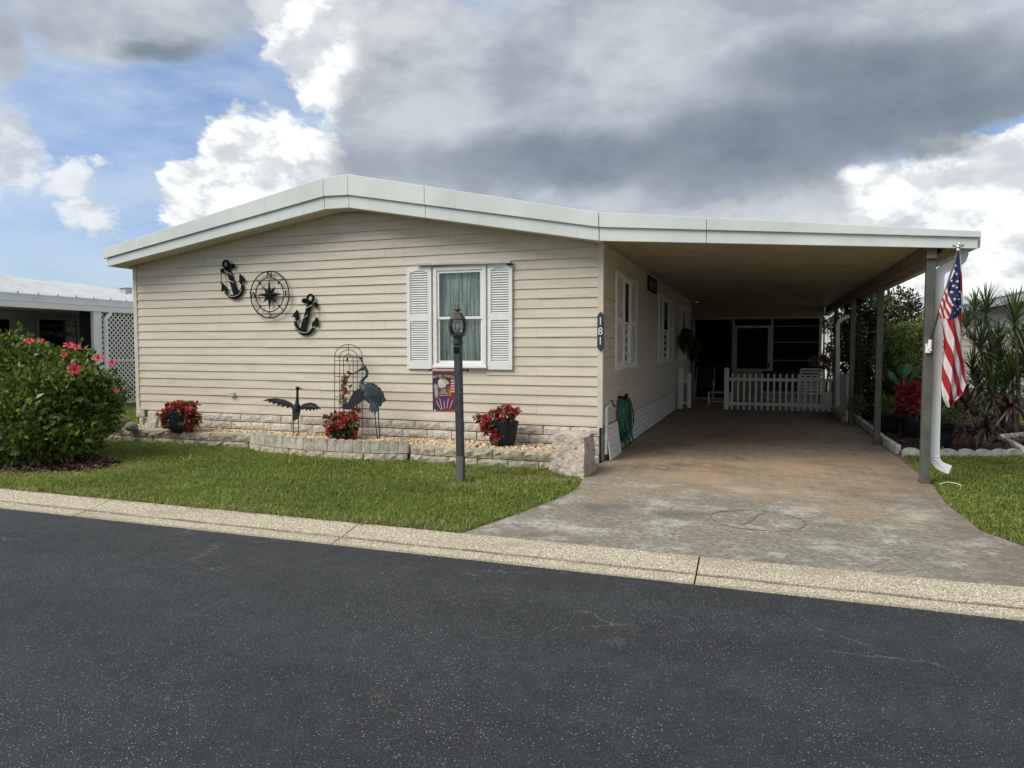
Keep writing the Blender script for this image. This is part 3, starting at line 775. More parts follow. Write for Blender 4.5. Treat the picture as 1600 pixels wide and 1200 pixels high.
# brick skirting
def split_block(w, h, d, seed, amp=0.010, nx=6, nz=3):
    """block with a rough front at y = 0 looking to -Y and its foot at z = 0"""
    g = np.random.default_rng(seed); mb = MB()
    vs = []
    for i in range(nx + 1):
        for j in range(nz + 1):
            e = 0.3 if i in (0, nx) or j in (0, nz) else 1.0
            x = -w / 2 + w * i / nx + (g.normal() * w * 0.015 if 0 < i < nx else g.normal() * 0.002)
            zz = h * j / nz + (g.normal() * h * 0.04 if 0 < j < nz else g.normal() * 0.0015)
            vs.append((x, (0.006 if e < 1 else 0) - abs(g.normal()) * amp * e, zz))
    fs = [(i * (nz + 1) + j, (i + 1) * (nz + 1) + j, (i + 1) * (nz + 1) + j + 1, i * (nz + 1) + j + 1) for i in range(nx) for j in range(nz)]
    b = len(vs)
    vs += [(-w / 2, d, 0), (w / 2, d, 0), (w / 2, d, h), (-w / 2, d, h)]
    fs += [(b + 1, b, b + 3, b + 2)]
    fs.append(tuple([b, b + 1] + [i * (nz + 1) for i in range(nx, -1, -1)]))
    fs.append(tuple([b + 2, b + 3] + [i * (nz + 1) + nz for i in range(nx + 1)]))
    fs.append(tuple([b + 3, b] + [j for j in range(nz + 1)]))
    fs.append(tuple([b + 1, b + 2] + [nx * (nz + 1) + j for j in range(nz, -1, -1)]))
    return mb.add(vs, fs)
bricks = [split_block(0.388, 0.1115, 0.07, 50 + q, 0.0045).mesh('brick', brick_m) for q in range(8)]
half = [split_block(0.186, 0.1115, 0.07, 70 + q, 0.0045, 3, 3).mesh('brick', brick_m) for q in range(3)]
sk = MB().box(HX0 + 0.01, HX1 - 0.012, HY - 0.018, HY + 0.04, 0.0, 0.482).build('skirting', mortar, house)
for r_ in range(4):
    zz = 0.356 - r_ * 0.1245
    x = -2.045 - (0.0 if r_ % 2 == 0 else 0.2)
    kk = 0
    if r_ % 2: link('brick', half[r_ % 3], sk, (-2.145, HY - 0.06, zz))
    while x - 0.4 > HX0 - 0.05:
        link('brick', bricks[(kk * 5 + r_ * 3) % 8], sk, (x - 0.2, HY - 0.06 + 0.004 * math.sin(kk * 2.3 + r_), zz)); x -= 0.4; kk += 1
    if x - HX0 > 0.12: link('brick', half[(r_ + 1) % 3], sk, (HX0 + 0.095, HY - 0.06, zz))

# windows and shutters
def frame_box(mb, x0, x1, z0, z1, w, y0, y1, fn):
    for (a, b, c, d) in ((x0, x0 + w, z0, z1), (x1 - w, x1, z0, z1), (x0 + w, x1 - w, z0, z0 + w), (x0 + w, x1 - w, z1 - w, z1)):
        ps = [(a, y0, c), (b, y0, c), (b, y1, c), (a, y1, c), (a, y0, d), (b, y0, d), (b, y1, d), (a, y1, d)]
        mb.hexa([fn(*p) for p in ps])
def bx(mb, x0, x1, y0, y1, z0, z1, fn):
    mb.hexa([fn(*p) for p in [(x0, y0, z0), (x1, y0, z0), (x1, y1, z0), (x0, y1, z0), (x0, y0, z1), (x1, y0, z1), (x1, y1, z1), (x0, y1, z1)]])
FRONT = lambda x, y, z: (x, HY + y, z)                  # y < 0 is out of the wall
SIDE = lambda x, y, z: (HX1 - y, x, z)
def make_window(parent, x0, x1, z0, z1, fn, deep=True, mat=vinyl, pane_mat=None, curtain=True):
    mb = MB(); frame_box(mb, x0, x1, z0, z1, 0.055, -0.055, 0.02 if deep else -0.001, fn)
    w = mb.build('window', mat, parent, bevel=0.004)
    mb = MB(); bx(mb, x0 - 0.015, x1 + 0.015, -0.075, -0.0555, z0 - 0.012, z0 + 0.022, fn); mb.build('sill', mat, w, bevel=0.003)
    zm = (z0 + z1) / 2 - 0.015
    i0, i1 = x0 + 0.056, x1 - 0.056
    for (a, b, yy) in ((zm - 0.018, z1 - 0.056, -0.040), (z0 + 0.056, zm + 0.018, -0.022)):
        mb = MB(); frame_box(mb, i0, i1, a, b, 0.036, yy, yy + 0.017, fn); mb.build('sash', mat, w, bevel=0.002)
        mb = MB(); bx(mb, i0 + 0.034, i1 - 0.034, yy + 0.007, yy + 0.011, a + 0.034, b - 0.034, fn); mb.build('pane', pane_mat or glass, w)
    if curtain:
        nx = 90; vs = []; fs = []
        for i in range(nx + 1):
            x = x0 + 0.03 + (x1 - x0 - 0.06) * i / nx
            yy = 0.055 + 0.016 * math.sin(i * 0.83) + 0.008 * math.sin(i * 2.1 + 1)
            vs += [fn(x, yy, z0 - 0.0), fn(x, yy, z1 + 0.0)]
        for i in range(nx): fs.append((2 * i, 2 * i + 2, 2 * i + 3, 2 * i + 1))
        MB().add(vs, fs).build('curtain', curtain_m, w, smooth=True, fix=False)
    return w
def make_shutter(parent, x0, x1, z0, z1, fn, mat=vinyl):
    y0, y1 = -0.050, -0.020
    w = 0.05; zm = (z0 + z1) / 2 + 0.0
    mb = MB()
    bx(mb, x0, x0 + w, y0, y1, z0, z1, fn); bx(mb, x1 - w, x1, y0, y1, z0, z1, fn)
    bx(mb, x0 + w, x1 - w, y0, y1, z0, z0 + 0.105, fn); bx(mb, x0 + w, x1 - w, y0, y1, zm - 0.045, zm + 0.045, fn)
    n = 8
    xs = [x0 + w + (x1 - x0 - 2 * w) * i / n for i in range(n + 1)]
    arch = [z1 - 0.085 + 0.035 * math.sin(math.pi * i / n) for i in range(n + 1)]
    for i in range(n):
        mb.hexa([fn(xs[i], y0, arch[i]), fn(xs[i + 1], y0, arch[i + 1]), fn(xs[i + 1], y1, arch[i + 1]), fn(xs[i], y1, arch[i]),
                 fn(xs[i], y0, z1), fn(xs[i + 1], y0, z1), fn(xs[i + 1], y1, z1), fn(xs[i], y1, z1)])
    bx(mb, x0 + 0.02, x1 - 0.02, y1, -0.012, z0 + 0.02, z1 - 0.02, fn)
    s = mb.build('shutter', mat, parent)
    mb = MB()
    for (a, b) in ((z0 + 0.105, zm - 0.045), (zm + 0.045, z1 - 0.052)):
        m_ = int(round((b - a) / 0.034))
        for j in range(m_):
            zc = a + (b - a) * (j + 0.5) / m_
            h = (b - a) / m_
            ps = [(x0 + w, y0 + 0.004, zc - h * 0.42), (x1 - w, y0 + 0.004, zc - h * 0.42), (x1 - w, y1 - 0.004, zc + h * 0.12), (x0 + w, y1 - 0.004, zc + h * 0.12),
                  (x0 + w, y0 + 0.004, zc - h * 0.20), (x1 - w, y0 + 0.004, zc - h * 0.20), (x1 - w, y1 - 0.004, zc + h * 0.36), (x0 + w, y1 - 0.004, zc + h * 0.36)]
            mb.hexa([fn(*p) for p in ps])
    mb.build('louvers', mat, s, fix=True, kind='stuff')
    mb = MB()
    for xx in (x0 + 0.025, x1 - 0.025):
        for zz in (z0 + 0.05, zm, z1 - 0.05): bx(mb, xx - 0.005, xx + 0.005, y0 - 0.003, y0, zz - 0.005, zz + 0.005, fn)
    mb.build('screws', steel, s, kind='stuff')
    return s
make_window(house, -4.53, -3.70, 1.28, 2.735, FRONT)
make_shutter(house, -4.965, -4.565, 1.25, 2.745, FRONT)
make_shutter(house, -3.675, -3.305, 1.25, 2.745, FRONT)
a, b = at(650, 413, 9.26), at(798, 409, 9.26)
MB().hexa([(a[0], 9.235, a[2] - 0.02), (b[0], 9.235, b[2] - 0.02), (b[0], 9.30, b[2] - 0.012), (a[0], 9.30, a[2] - 0.012), (a[0], 9.235, a[2] + 0.018), (b[0], 9.235, b[2] + 0.018), (b[0], 9.30, b[2] + 0.022), (a[0], 9.30, a[2] + 0.022)]).build('awning_rail', steel, house, bevel=0.003)
MB().box(b[0] - 0.05, b[0] + 0.015, 9.24, 9.31, b[2] - 0.045, b[2] - 0.022).build('rail_bracket', dark_iron, house)
for (pa, pb, pc, pd) in ((964, 975.5, 986, 996), (1030.5, 1037, 1046, 1053), (1063, 1067, 1072, 1076)):
    ya, yb, yc, yd = [atx(p, 500, HX1 + 0.05)[1] for p in (pa, pb, pc, pd)]
    make_shutter(house, ya, yb - 0.01, 1.23, 2.68, SIDE)
    make_window(house, yb, yc, 1.26, 2.66, SIDE, deep=False, pane_mat=dark_glass, curtain=False)
    make_shutter(house, yc + 0.01, yd, 1.23, 2.68, SIDE)
# gable vent grille high on the carport side
gy0, gy1 = atx(1010, 437, HX1)[1], atx(1023, 440, HX1)[1]
mb = MB(); frame_box(mb, gy0, gy1, 2.64, 2.92, 0.035, -0.045, -0.02, SIDE); bx(mb, gy0 + 0.03, gy1 - 0.03, -0.022, -0.019, 2.66, 2.90, SIDE)
gv = mb.build('vent_grille', dark_iron, house)
mb = MB()
for j in range(6): bx(mb, gy0 + 0.036, gy1 - 0.036, -0.040, -0.026, 2.685 + j * 0.036, 2.700 + j * 0.036, SIDE)
mb.build('louvers', beam_brown, gv, kind='stuff')
oc = at(363, 616, 9.3)
MB().box(oc[0] - 0.045, oc[0] + 0.045, 9.275, 9.316, oc[2] - 0.032, oc[2] + 0.032).build('outlet_cover', steel, house, bevel=0.006)
# white ventilated skirting panels along the carport side
def vent_panel(parent, y0, y1, z0, z1, x0=HX1 + 0.02, name='skirting_panel', lean=0.0):
    mb = MB(); mb.box(x0, x0 + 0.010, y0, y1, z0, z1)
    for zz in (z0, z1 - 0.03): mb.box(x0 + 0.0102, x0 + 0.024, y0, y1, zz, zz + 0.03)
    p = mb.build(name, vinyl, parent)
    mb = MB(); rows = 5
    for j in range(rows):
        zc = z0 + 0.055 + (z1 - z0 - 0.11) * j / (rows - 1)
        yy = y0 + 0.05
        while yy < y1 - 0.09:
            mb.box(x0 + 0.0102, x0 + 0.0125, yy, yy + 0.06, zc - 0.011, zc + 0.011); yy += 0.085
    mb.build('slots', steel, p, kind='stuff')
    return p
for y0, y1, dz in ((11.05, 12.30, 0.0), (12.32, 13.9, 0.01), (13.92, 15.9, 0.0), (15.92, 17.85, 0.005)):
    vent_panel(house, y0, y1, 0.02 + dz, 0.475 + dz)
MB().box(HX1 - 0.01, HX1 + 0.018, HY + 0.05, 26.4, 0.0, 0.50).build('skirting_backing', grey_concrete, house)

# ================================================================== CARPORT
car = thing('carport', 'long open carport with tan pan ceiling on slim grey posts beside the house', 'carport', (0, 9.0, 0))
CB = [(-2.0, 2.94), (2.215, 2.64)]; CM = [(-1.99, 3.12), (2.24, 2.765)]; CT = [(-1.99, 3.30), (2.24, 2.822)]
for a, b in ((-1.988, -0.65), (-0.65, 2.24)):
    aa, bb = a + 0.003, b - 0.003
    MB().xz([(aa, poly_at(CM, aa) - 0.008), (bb, poly_at(CM, bb) - 0.008), (bb, poly_at(CT, bb)), (aa, poly_at(CT, aa))], 8.915, 8.96).build('fascia_band', fascia_w, car, bevel=0.004)
    bb = min(bb, 2.215)
    MB().xz([(aa, poly_at(CB, aa)), (bb, poly_at(CB, bb)), (bb, poly_at(CM, bb) - 0.010), (aa, poly_at(CM, aa) - 0.010)], 8.945, 8.985).build('fascia_board', fascia_w, car, bevel=0.004)
def zc(x): return 2.985 + (x + 2.0) * (2.70 - 2.985) / 4.2
pw = 0.305
pm = MB()
pm.hexa([(-2.0, 0.004, zc(-2.0)), (2.14, 0.004, zc(2.14)), (2.14, pw - 0.004, zc(2.14)), (-2.0, pw - 0.004, zc(-2.0)),
         (-2.0, 0.004, zc(-2.0) + 0.05), (2.14, 0.004, zc(2.14) + 0.05), (2.14, pw - 0.004, zc(2.14) + 0.05), (-2.0, pw - 0.004, zc(-2.0) + 0.05)])
pme = pm.mesh('ceiling_panel', tan_ceiling, np.array([0, 0, 0.0]))
for i in range(43): link('ceiling_panel', pme, car, (0, 8.99 + i * pw, 0.0015 * (i % 2)))
rt = [(-1.99, 3.28), (2.22, 2.80)]
MB().xz([(-1.99, 3.10), (2.22, 2.755), (2.22, 2.80), (-1.99, 3.28)], 8.962, 27.0).build('roof', metal_roof, car)
MB().box(1.745, 1.845, 9.02, 22.1, zc(1.8) - 0.165, zc(1.8) - 0.012).build('beam', beam_brown, car, bevel=0.004)
MB().box(1.885, 1.925, 9.0, 22.1, zc(1.9) - 0.09, zc(1.9) - 0.010).build('side_beam', beam_brown, car, bevel=0.003)
mb = MB()
mb.yz([(8.99, 2.66), (22.4, 2.66), (22.4, 2.675), (8.99, 2.675)], 2.15, 2.25); mb.box(2.235, 2.25, 8.99, 22.4, 2.675, 2.78); mb.box(2.15, 2.16, 8.99, 22.4, 2.675, 2.74); mb.box(2.16, 2.235, 8.99, 9.0, 2.675, 2.76)
mb.build('gutter', fascia_w, car)
for i, (yy, w_) in enumerate(((9.10, 0.046), (12.60, 0.046), (16.10, 0.046), (19.60, 0.046))):
    p = MB().box(1.80 - w_, 1.80 + w_, yy - w_, yy + w_, 0.005, zc(1.8) - 0.167).build('post', post_grey, car, bevel=0.005)
    MB().box(1.80 - w_ - 0.003, 1.80 + w_ + 0.003, yy - w_ - 0.003, yy + w_ + 0.003, 0.0055, 0.04).build('base_plate', post_grey, p, bevel=0.003)
def sq_pipe(pts, w, d):
    """rectangular downspout swept along points in an X-Z plane"""
    mb = MB(); vs = []; fs = []
    P = [np.array(p, float) for p in pts]
    for i, p in enumerate(P):
        t = unit((P[min(i + 1, len(P) - 1)] - P[max(i - 1, 0)])[None])[0]
        nrm = np.array([t[2], 0, -t[0]])
        for s1, s2 in ((-1, -1), (1, -1), (1, 1), (-1, 1)): vs.append(p + nrm * s1 * w / 2 + np.array([0, s2 * d / 2, 0]))
    for i in range(len(P) - 1):
        for j in range(4): fs.append((i * 4 + j, i * 4 + (j + 1) % 4, i * 4 + 4 + (j + 1) % 4, i * 4 + 4 + j))
    fs += [(3, 2, 1, 0), tuple((len(P) - 1) * 4 + j for j in range(4))]
    return mb.add(vs, fs)
def downspout(px, Y, w, d=0.075):
    pts = [at(x, y, Y) for x, y in px]
    return sq_pipe([(p[0], Y, p[2]) for p in pts], w, d)
dsp = downspout([(1503, 388), (1504, 398), (1501, 406), (1494, 411), (1484, 416), (1475, 420), (1469, 425), (1466.5, 433), (1466, 470), (1463, 560), (1459.5, 690), (1459.5, 712), (1461, 719), (1465, 725), (1471, 729), (1478, 732), (1484, 734)], 9.22, 0.105)
d1 = dsp.build('downspout', white, car, bevel=0.006)
mb = MB()
for f_ in (0.0, 0.25, 0.5, 0.75, 1.0):
    p = at(1460 + 12 * f_ ** 1.3, 713 + 16 * f_ ** 0.8, 9.22)
    a_ = -0.1 - f_ * 1.15
    for s in (-1,):
        mb.ell((p[0], 9.18, p[2]), (0.058, 0.006, 0.006), 8, 4, np.array(Matrix.Rotation(a_, 3, 'Y')).T)
mb.build('elbow_crimps', white, d1, kind='stuff')
downspout([(1327, 494), (1319, 497), (1311.5, 501), (1309, 507), (1309, 560), (1309, 634)], 17.6, 0.085).build('downspout', white, car, bevel=0.005)

# ================================================================== SCREEN PORCH at the back of the carport
por = thing('screen_porch', 'dark screened porch with aluminium door closing the back of the carport', 'porch', (0, 22, 0))
Y0 = 22.0
mb = MB()
for x in (-1.93, -0.78, 0.31, 1.62): mb.box(x - 0.035, x + 0.035, Y0 - 0.04, Y0 + 0.04, 0.02, 2.42)
mb.box(-1.97, 1.66, Y0 - 0.042, Y0 + 0.042, 2.42, 2.49); mb.box(-1.97, 1.66, Y0 - 0.042, Y0 + 0.042, 0.005, 0.06)
mb.build('frame', porch_frame, por)
MB().box(-2.0, 1.7, Y0 - 0.02, Y0 + 0.03, 2.492, 2.95).build('header_panel', tan_panel, por)
for zz in (1.20, 1.73, 2.2)[0:3]:
    MB().box(0.346, 1.584, Y0 - 0.03, Y0 + 0.02, zz - 0.018, zz + 0.018).build('screen_rail', post_grey, por)
MB().box(-1.894, -0.816, Y0 - 0.03, Y0 + 0.02, 0.90, 0.93).build('screen_rail', dark_iron, por)
for a, b in ((-1.894, -0.816), (0.346, 1.584)):
    MB().box(a, b, Y0 + 0.021, Y0 + 0.028, 0.55 if a > 0 else 0.06, 2.419).build('screen_panel', screen_m, por)
MB().box(0.346, 1.584, Y0 - 0.01, Y0 + 0.02, 0.062, 0.548).build('kick_panel', tan_panel, por)
mb = MB(); frame_box(mb, -0.742, 0.272, 0.07, 2.23, 0.075, Y0 - 0.07, Y0 - 0.03, lambda x, y, z: (x, y, z)); mb.box(-0.666, 0.196, Y0 - 0.068, Y0 - 0.032, 0.86, 0.95)
dr = mb.build('door', porch_frame, por)
MB().box(-0.666, 0.196, Y0 - 0.055, Y0 - 0.049, 0.951, 2.154).build('screen_panel', screen_m, dr)
MB().box(-0.666, 0.196, Y0 - 0.055, Y0 - 0.045, 0.146, 0.859).build('kick_panel', tan_panel, dr)
MB().box(0.215, 0.25, Y0 - 0.12, Y0 - 0.071, 1.0, 1.12).build('handle', dark_iron, dr)
MB().box(-0.742, 0.272, Y0 + 0.021, Y0 + 0.027, 2.235, 2.418).build('screen_panel', screen_m, por)
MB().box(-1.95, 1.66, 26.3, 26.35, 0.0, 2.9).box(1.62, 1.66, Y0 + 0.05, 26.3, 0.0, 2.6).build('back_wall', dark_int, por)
# ================================================================== WALL ORNAMENTS
def place2d(origin, ang, Y, sc=1.0):
    c, s = math.cos(ang), math.sin(ang)
    return lambda u, v, t: (origin[0] + sc * (u * c - v * s), Y + t, origin[2] + sc * (u * s + v * c))
def anchor(label, top_px, bot_px, flip):
    Y = 9.285
    a, b = at(*top_px, Y), at(*bot_px, Y)
    d = a - b; h = math.hypot(d[0], d[2]); ang = -math.atan2(d[0], d[2])
    t = thing('wall_anchor', label, 'anchor', (b[0], Y, b[2]), 'iron anchors hung on the siding')
    F = place2d(b, ang, Y, h)
    S = lambda u, v, tt: F(u * flip, v, tt)
    th = 0.022
    def pl(name, polys, t0=-0.004, t1=0.020, mat=dark_iron):
        mb = MB()
        for p in polys: mb.prism(p, t0, t1, S)
        return mb.build(name, mat, t, bevel=0.004)
    pl('shank', [[(-0.075, 0.10), (0.075, 0.10), (0.045, 0.82), (-0.045, 0.82)]], -0.012)
    n = 12; outer = []; inner = []
    for i in range(n + 1):
        g_ = math.pi * (1.06 + 0.88 * i / n)
        thick = 0.130 - 0.065 * abs(2 * i / n - 1)
        outer.append((0.31 * math.cos(g_), 0.315 + 0.315 * math.sin(g_)))
        inner.append(((0.31 - thick) * math.cos(g_), 0.315 + (0.315 - thick) * math.sin(g_) + 0.0))
    pl('arms', [[outer[i], outer[i + 1], inner[i + 1], inner[i]] for i in range(n)])
    for s in (-1, 1):
        pl('fluke', [[(s * 0.305, 0.545), (s * 0.40, 0.335), (s * 0.295, 0.355), (s * 0.245, 0.27), (s * 0.215, 0.36)]], -0.012, 0.022)
    pl('stock', [[(-0.16, 0.79), (0.16, 0.79), (0.16, 0.855), (-0.16, 0.855)]], -0.012)
    mb = MB()
    for s in (-1, 1): mb.ell(S(s * 0.165, 0.822, -0.004), (0.065 * h,) * 3, 10, 7)
    mb.build('stock_ball', dark_iron, t, smooth=True, kind='stuff')
    mb = MB(); mb.tube([S(0.085 * math.cos(x), 0.93 + 0.085 * math.sin(x), -0.012) for x in np.linspace(0, 2 * math.pi, 19)[:-1]], 0.020, 8, closed=True)
    mb.build('ring', dark_iron, t, smooth=True)
    mb = MB()
    mb.tube([S(*p) for p in [(-0.10, 0.80, -0.016), (-0.05, 0.74, -0.020), (0.05, 0.66, -0.020), (0.065, 0.60, -0.016)]], 0.0055, 6)
    mb.tube([S(*p) for p in [(-0.055, 0.52, -0.018), (0.0, 0.46, -0.019), (0.065, 0.40, -0.017)]], 0.006, 6)
    mb.tube([S(*p) for p in [(-0.225, 0.19, -0.012), (-0.15, 0.10, -0.014), (-0.03, 0.065, -0.016), (0.09, 0.06, -0.016), (0.18, 0.11, -0.014), (0.235, 0.15, -0.012)]], 0.005, 6)
    mb.tube([S(*p) for p in [(-0.19, 0.12, -0.014), (-0.17, 0.19, -0.014)]], 0.006, 6)
    mb.build('rope', rope_w, t, kind='stuff')
    s = -1
    MB().tube([S(-0.13, 0.86, -0.03), S(-0.185, 0.80, -0.034), F(-0.23 * flip - 0.02, 0.63, -0.03), (S(-0.19, 0.8, 0)[0] - 0.012 * flip, Y - 0.03, S(0, 0.40, 0)[2])], [0.008, 0.009, 0.010, 0.012], 6).build('rope_end', rope_t, t)
anchor('black iron anchor left of the compass, its top leaning to the left', (352.5, 409), (370.5, 466), 1)
anchor('black iron anchor below right of the compass, its top leaning to the right', (487, 462), (471, 523), -1)

cc = at(422, 460.5, 9.285)
comp = thing('compass_rose', 'round black iron compass rose hung between the two wall anchors', 'wall ornament', (cc[0], 9.285, cc[2]))
def ring(Rr, r, name):
    MB().tube([(cc[0] + Rr * math.cos(x), 9.275, cc[2] + Rr * math.sin(x)) for x in np.linspace(0, 2 * math.pi, 49)[:-1]], r, 6, closed=True).build(name, dark_iron, comp, smooth=True)
ring(0.372, 0.0095, 'outer_ring'); ring(0.270, 0.008, 'inner_ring')
mb = MB()
for i in range(8):
    a = math.pi / 2 * (i // 2) if i % 2 == 0 else math.pi / 4 + math.pi / 2 * (i // 2)
    Lr = 0.268 if i % 2 == 0 else 0.185
    tip = (cc[0] + Lr * math.sin(a), 9.268, cc[2] + Lr * math.cos(a))
    ctr = (cc[0], 9.245, cc[2])
    for s in (-1, 1):
        b = a + s * math.pi / 8
        e = (cc[0] + 0.078 * math.sin(b), 9.268, cc[2] + 0.078 * math.cos(b))
        mb.add([ctr, tip, e, (cc[0], 9.272, cc[2])], [(0, 1, 2), (3, 2, 1)])
mb.build('star', dark_iron, comp)
mb = MB()
for a in (math.pi / 4, 3 * math.pi / 4, 5 * math.pi / 4, 7 * math.pi / 4):
    p = lambda r_: (cc[0] + r_ * math.sin(a), 9.273, cc[2] + r_ * math.cos(a))
    mb.tube([p(0.245), p(0.370)], 0.006, 6)
    mb.add([p(0.225), (p(0.275)[0] + 0.030 * math.cos(a), 9.27, p(0.275)[2] - 0.030 * math.sin(a)), p(0.285), (p(0.275)[0] - 0.030 * math.cos(a), 9.27, p(0.275)[2] + 0.030 * math.sin(a))], [(0, 1, 2, 3)])
mb.build('spoke', dark_iron, comp, kind='stuff')
for ch, dx, dz in (('N', 0, 0.321), ('S', 0, -0.321), ('E', 0.321, 0), ('W', -0.321, 0)):
    lettering('letter', ch, 0.135, dark_iron, comp, (cc[0] + dx, 9.272, cc[2] + dz), depth=0.010)

# house number on the corner post
nc = at(938.5, 518, 9.29)
num = thing('number_plaque', 'dark navy plaque with house number 181 on the corner post', 'house number', (nc[0], 9.29, nc[2]))
hw, hh = 0.046, 0.268
MB().xz([(nc[0] - hw, nc[2] - hh + 0.05), (nc[0], nc[2] - hh), (nc[0] + hw, nc[2] - hh + 0.05), (nc[0] + hw, nc[2] + hh - 0.05), (nc[0], nc[2] + hh), (nc[0] - hw, nc[2] + hh - 0.05)], 9.285, 9.302).build('plaque', plaque_m, num, bevel=0.003)
for ch, dz in (('1', 0.135), ('8', 0.0), ('1', -0.132)):
    lettering('numeral', ch, 0.148, number_m, num, (nc[0] - 0.002, 9.283, nc[2] + dz), depth=0.006, sx=0.92)

# ================================================================== RAISED BED along the front wall
PL = [(-10.42, 8.74), (-9.6, 8.66), (-8.6, 8.66), (-7.8, 8.70), (-7.2, 8.74)]
PM = [(-7.32, 8.62), (-7.0, 8.50), (-6.6, 8.40), (-6.1, 8.33), (-5.5, 8.31), (-5.0, 8.37), (-4.55, 8.50)]
PR = [(-4.52, 8.52), (-4.3, 8.46), (-4.0, 8.43), (-3.5, 8.44), (-2.95, 8.47), (-2.45, 8.50)]
def walk(P, step, start=0.0):
    P = [np.array(p) for p in P]; out = []; need = step / 2 + start; acc = 0.0; tot = sum(np.linalg.norm(b - a) for a, b in zip(P[:-1], P[1:]))
    def pt(s):
        for a, b in zip(P[:-1], P[1:]):
            l_ = np.linalg.norm(b - a)
            if s <= l_: return a + (b - a) * s / l_, math.atan2(b[1] - a[1], b[0] - a[0])
            s -= l_
        a, b = P[-2], P[-1]
        return b, math.atan2(b[1] - a[1], b[0] - a[0])
    s = need
    while s + step / 2 <= tot + 0.06:
        p, _ = pt(s); p0, _ = pt(max(s - step / 2, 0)); p1, _ = pt(min(s + step / 2, tot))
        out.append((p0 * 0.5 + p1 * 0.5, math.atan2(p1[1] - p0[1], p1[0] - p0[0]))); s += step
    return out
rw = thing('retaining_wall', 'low tan split-face block wall edging the gravel bed before the house', 'retaining wall', (-6.4, 8.6, 0))
def core(P, z1):
    mb = MB()
    for (a, b) in zip(P[:-1], P[1:]):
        a, b = np.array(a), np.array(b); d = b - a; d = d / np.linalg.norm(d); nn = np.array([-d[1], d[0]])
        q = [a + nn * 0.035, b + nn * 0.035, b + nn * 0.14, a + nn * 0.14]
        mb.hexa([(p[0], p[1], -0.06) for p in q] + [(p[0], p[1], z1) for p in q])
    return mb.build('wall_core', mortar, rw)
core(PL, 0.205); core(PM, 0.10); core(PR, 0.205)
wb = {w: [split_block(w - 0.014, 0.111, 0.16, 100 + q + int(w * 1000), 0.007).mesh('block', wall_block) for q in range(5)] for w in (0.44, 0.33)}
def plen(P): return sum(math.hypot(b[0] - a[0], b[1] - a[1]) for a, b in zip(P[:-1], P[1:]))
def along(P, s):
    for a, b in zip(P[:-1], P[1:]):
        l_ = math.hypot(b[0] - a[0], b[1] - a[1])
        if s <= l_ + 1e-9: return np.array(a) + (np.array(b) - np.array(a)) * s / l_
        s -= l_
    return np.array(P[-1])
def course(P, w, z, offset, par, nm='block'):
    """one full course of blocks: every second course starts and ends with a half block"""
    Lt = plen(P); n_ = max(2, round(Lt / w)); st_ = Lt / n_
    cuts = [i * st_ for i in range(n_ + 1)] if not offset else [0.0] + [(i + 0.5) * st_ for i in range(n_)] + [Lt]
    for i, (s0, s1) in enumerate(zip(cuts[:-1], cuts[1:])):
        a_, b_ = along(P, s0), along(P, s1); c_ = (a_ + b_) / 2; ang = math.atan2(b_[1] - a_[1], b_[0] - a_[0])
        o = link(nm, wb[w][(i * 3 + int(z * 40)) % 5], par, (c_[0], c_[1] + 0.004 * math.sin(i * 2.9), z))
        o.rotation_euler = (0.010 * math.sin(i * 3.1), 0, ang + 0.012 * math.sin(i * 1.7)); o.scale = ((s1 - s0 - 0.012) / (w - 0.014), 1, 1)
for P, w in ((PL, 0.44), (PR, 0.44)):
    course(P, w, -0.012, True, rw); course(P, w, 0.110, False, rw)
course(PM, 0.33, -0.012, False, rw)
def scallop(w, h, d, n, sh, nz=0.03, flute=0.014):
    """edging block: n upright flutes with rounded fronts, each ending in a round-topped scallop; front looks to -Y"""
    mb = MB(); K = 8
    for k_ in range(n):
        x0 = -w / 2 + w * k_ / n; ww = w / n
        F_, T_, Bt, Bb = [], [], [], []
        for j in range(K + 1):
            t_ = j / K; s_ = math.sqrt(max(0.0, 1 - (2 * t_ - 1) ** 2))
            x = x0 + ww * t_; top = h - nz + nz * s_
            F_.append((x, -flute * s_, 0)); T_.append((x, -flute * s_ * 0.9, top)); Bt.append((x, d, top)); Bb.append((x, d, 0))
        vs = F_ + T_ + Bt + Bb; m_ = K + 1; fs = []
        for j in range(K):
            for r_ in range(3): fs.append((r_ * m_ + j, r_ * m_ + j + 1, (r_ + 1) * m_ + j + 1, (r_ + 1) * m_ + j))
        if k_ == 0: fs.append((0, m_, 2 * m_, 3 * m_))
        if k_ == n - 1: fs.append((K, 3 * m_ + K, 2 * m_ + K, m_ + K))
        mb.add(vs, fs)
    return mb
ed = thing('scalloped_edging', 'grey scalloped concrete edging blocks standing on the bulging middle of the bed wall', 'edging', (-5.9, 8.4, 0.11))
sme = scallop(0.398, 0.175, 0.06, 3, 0, 0.052, 0.009).mesh('edging_block', grey_concrete)
MM = [(p[0], p[1] + 0.012) for p in PM]
for i, (p, a) in enumerate(walk(MM, 0.408)):
    o = link('edging_block', sme, ed, (p[0], p[1], 0.107)); o.rotation_euler = (0.03 * math.sin(i * 2.7) - 0.02, 0.012 * math.sin(i * 1.9), a)
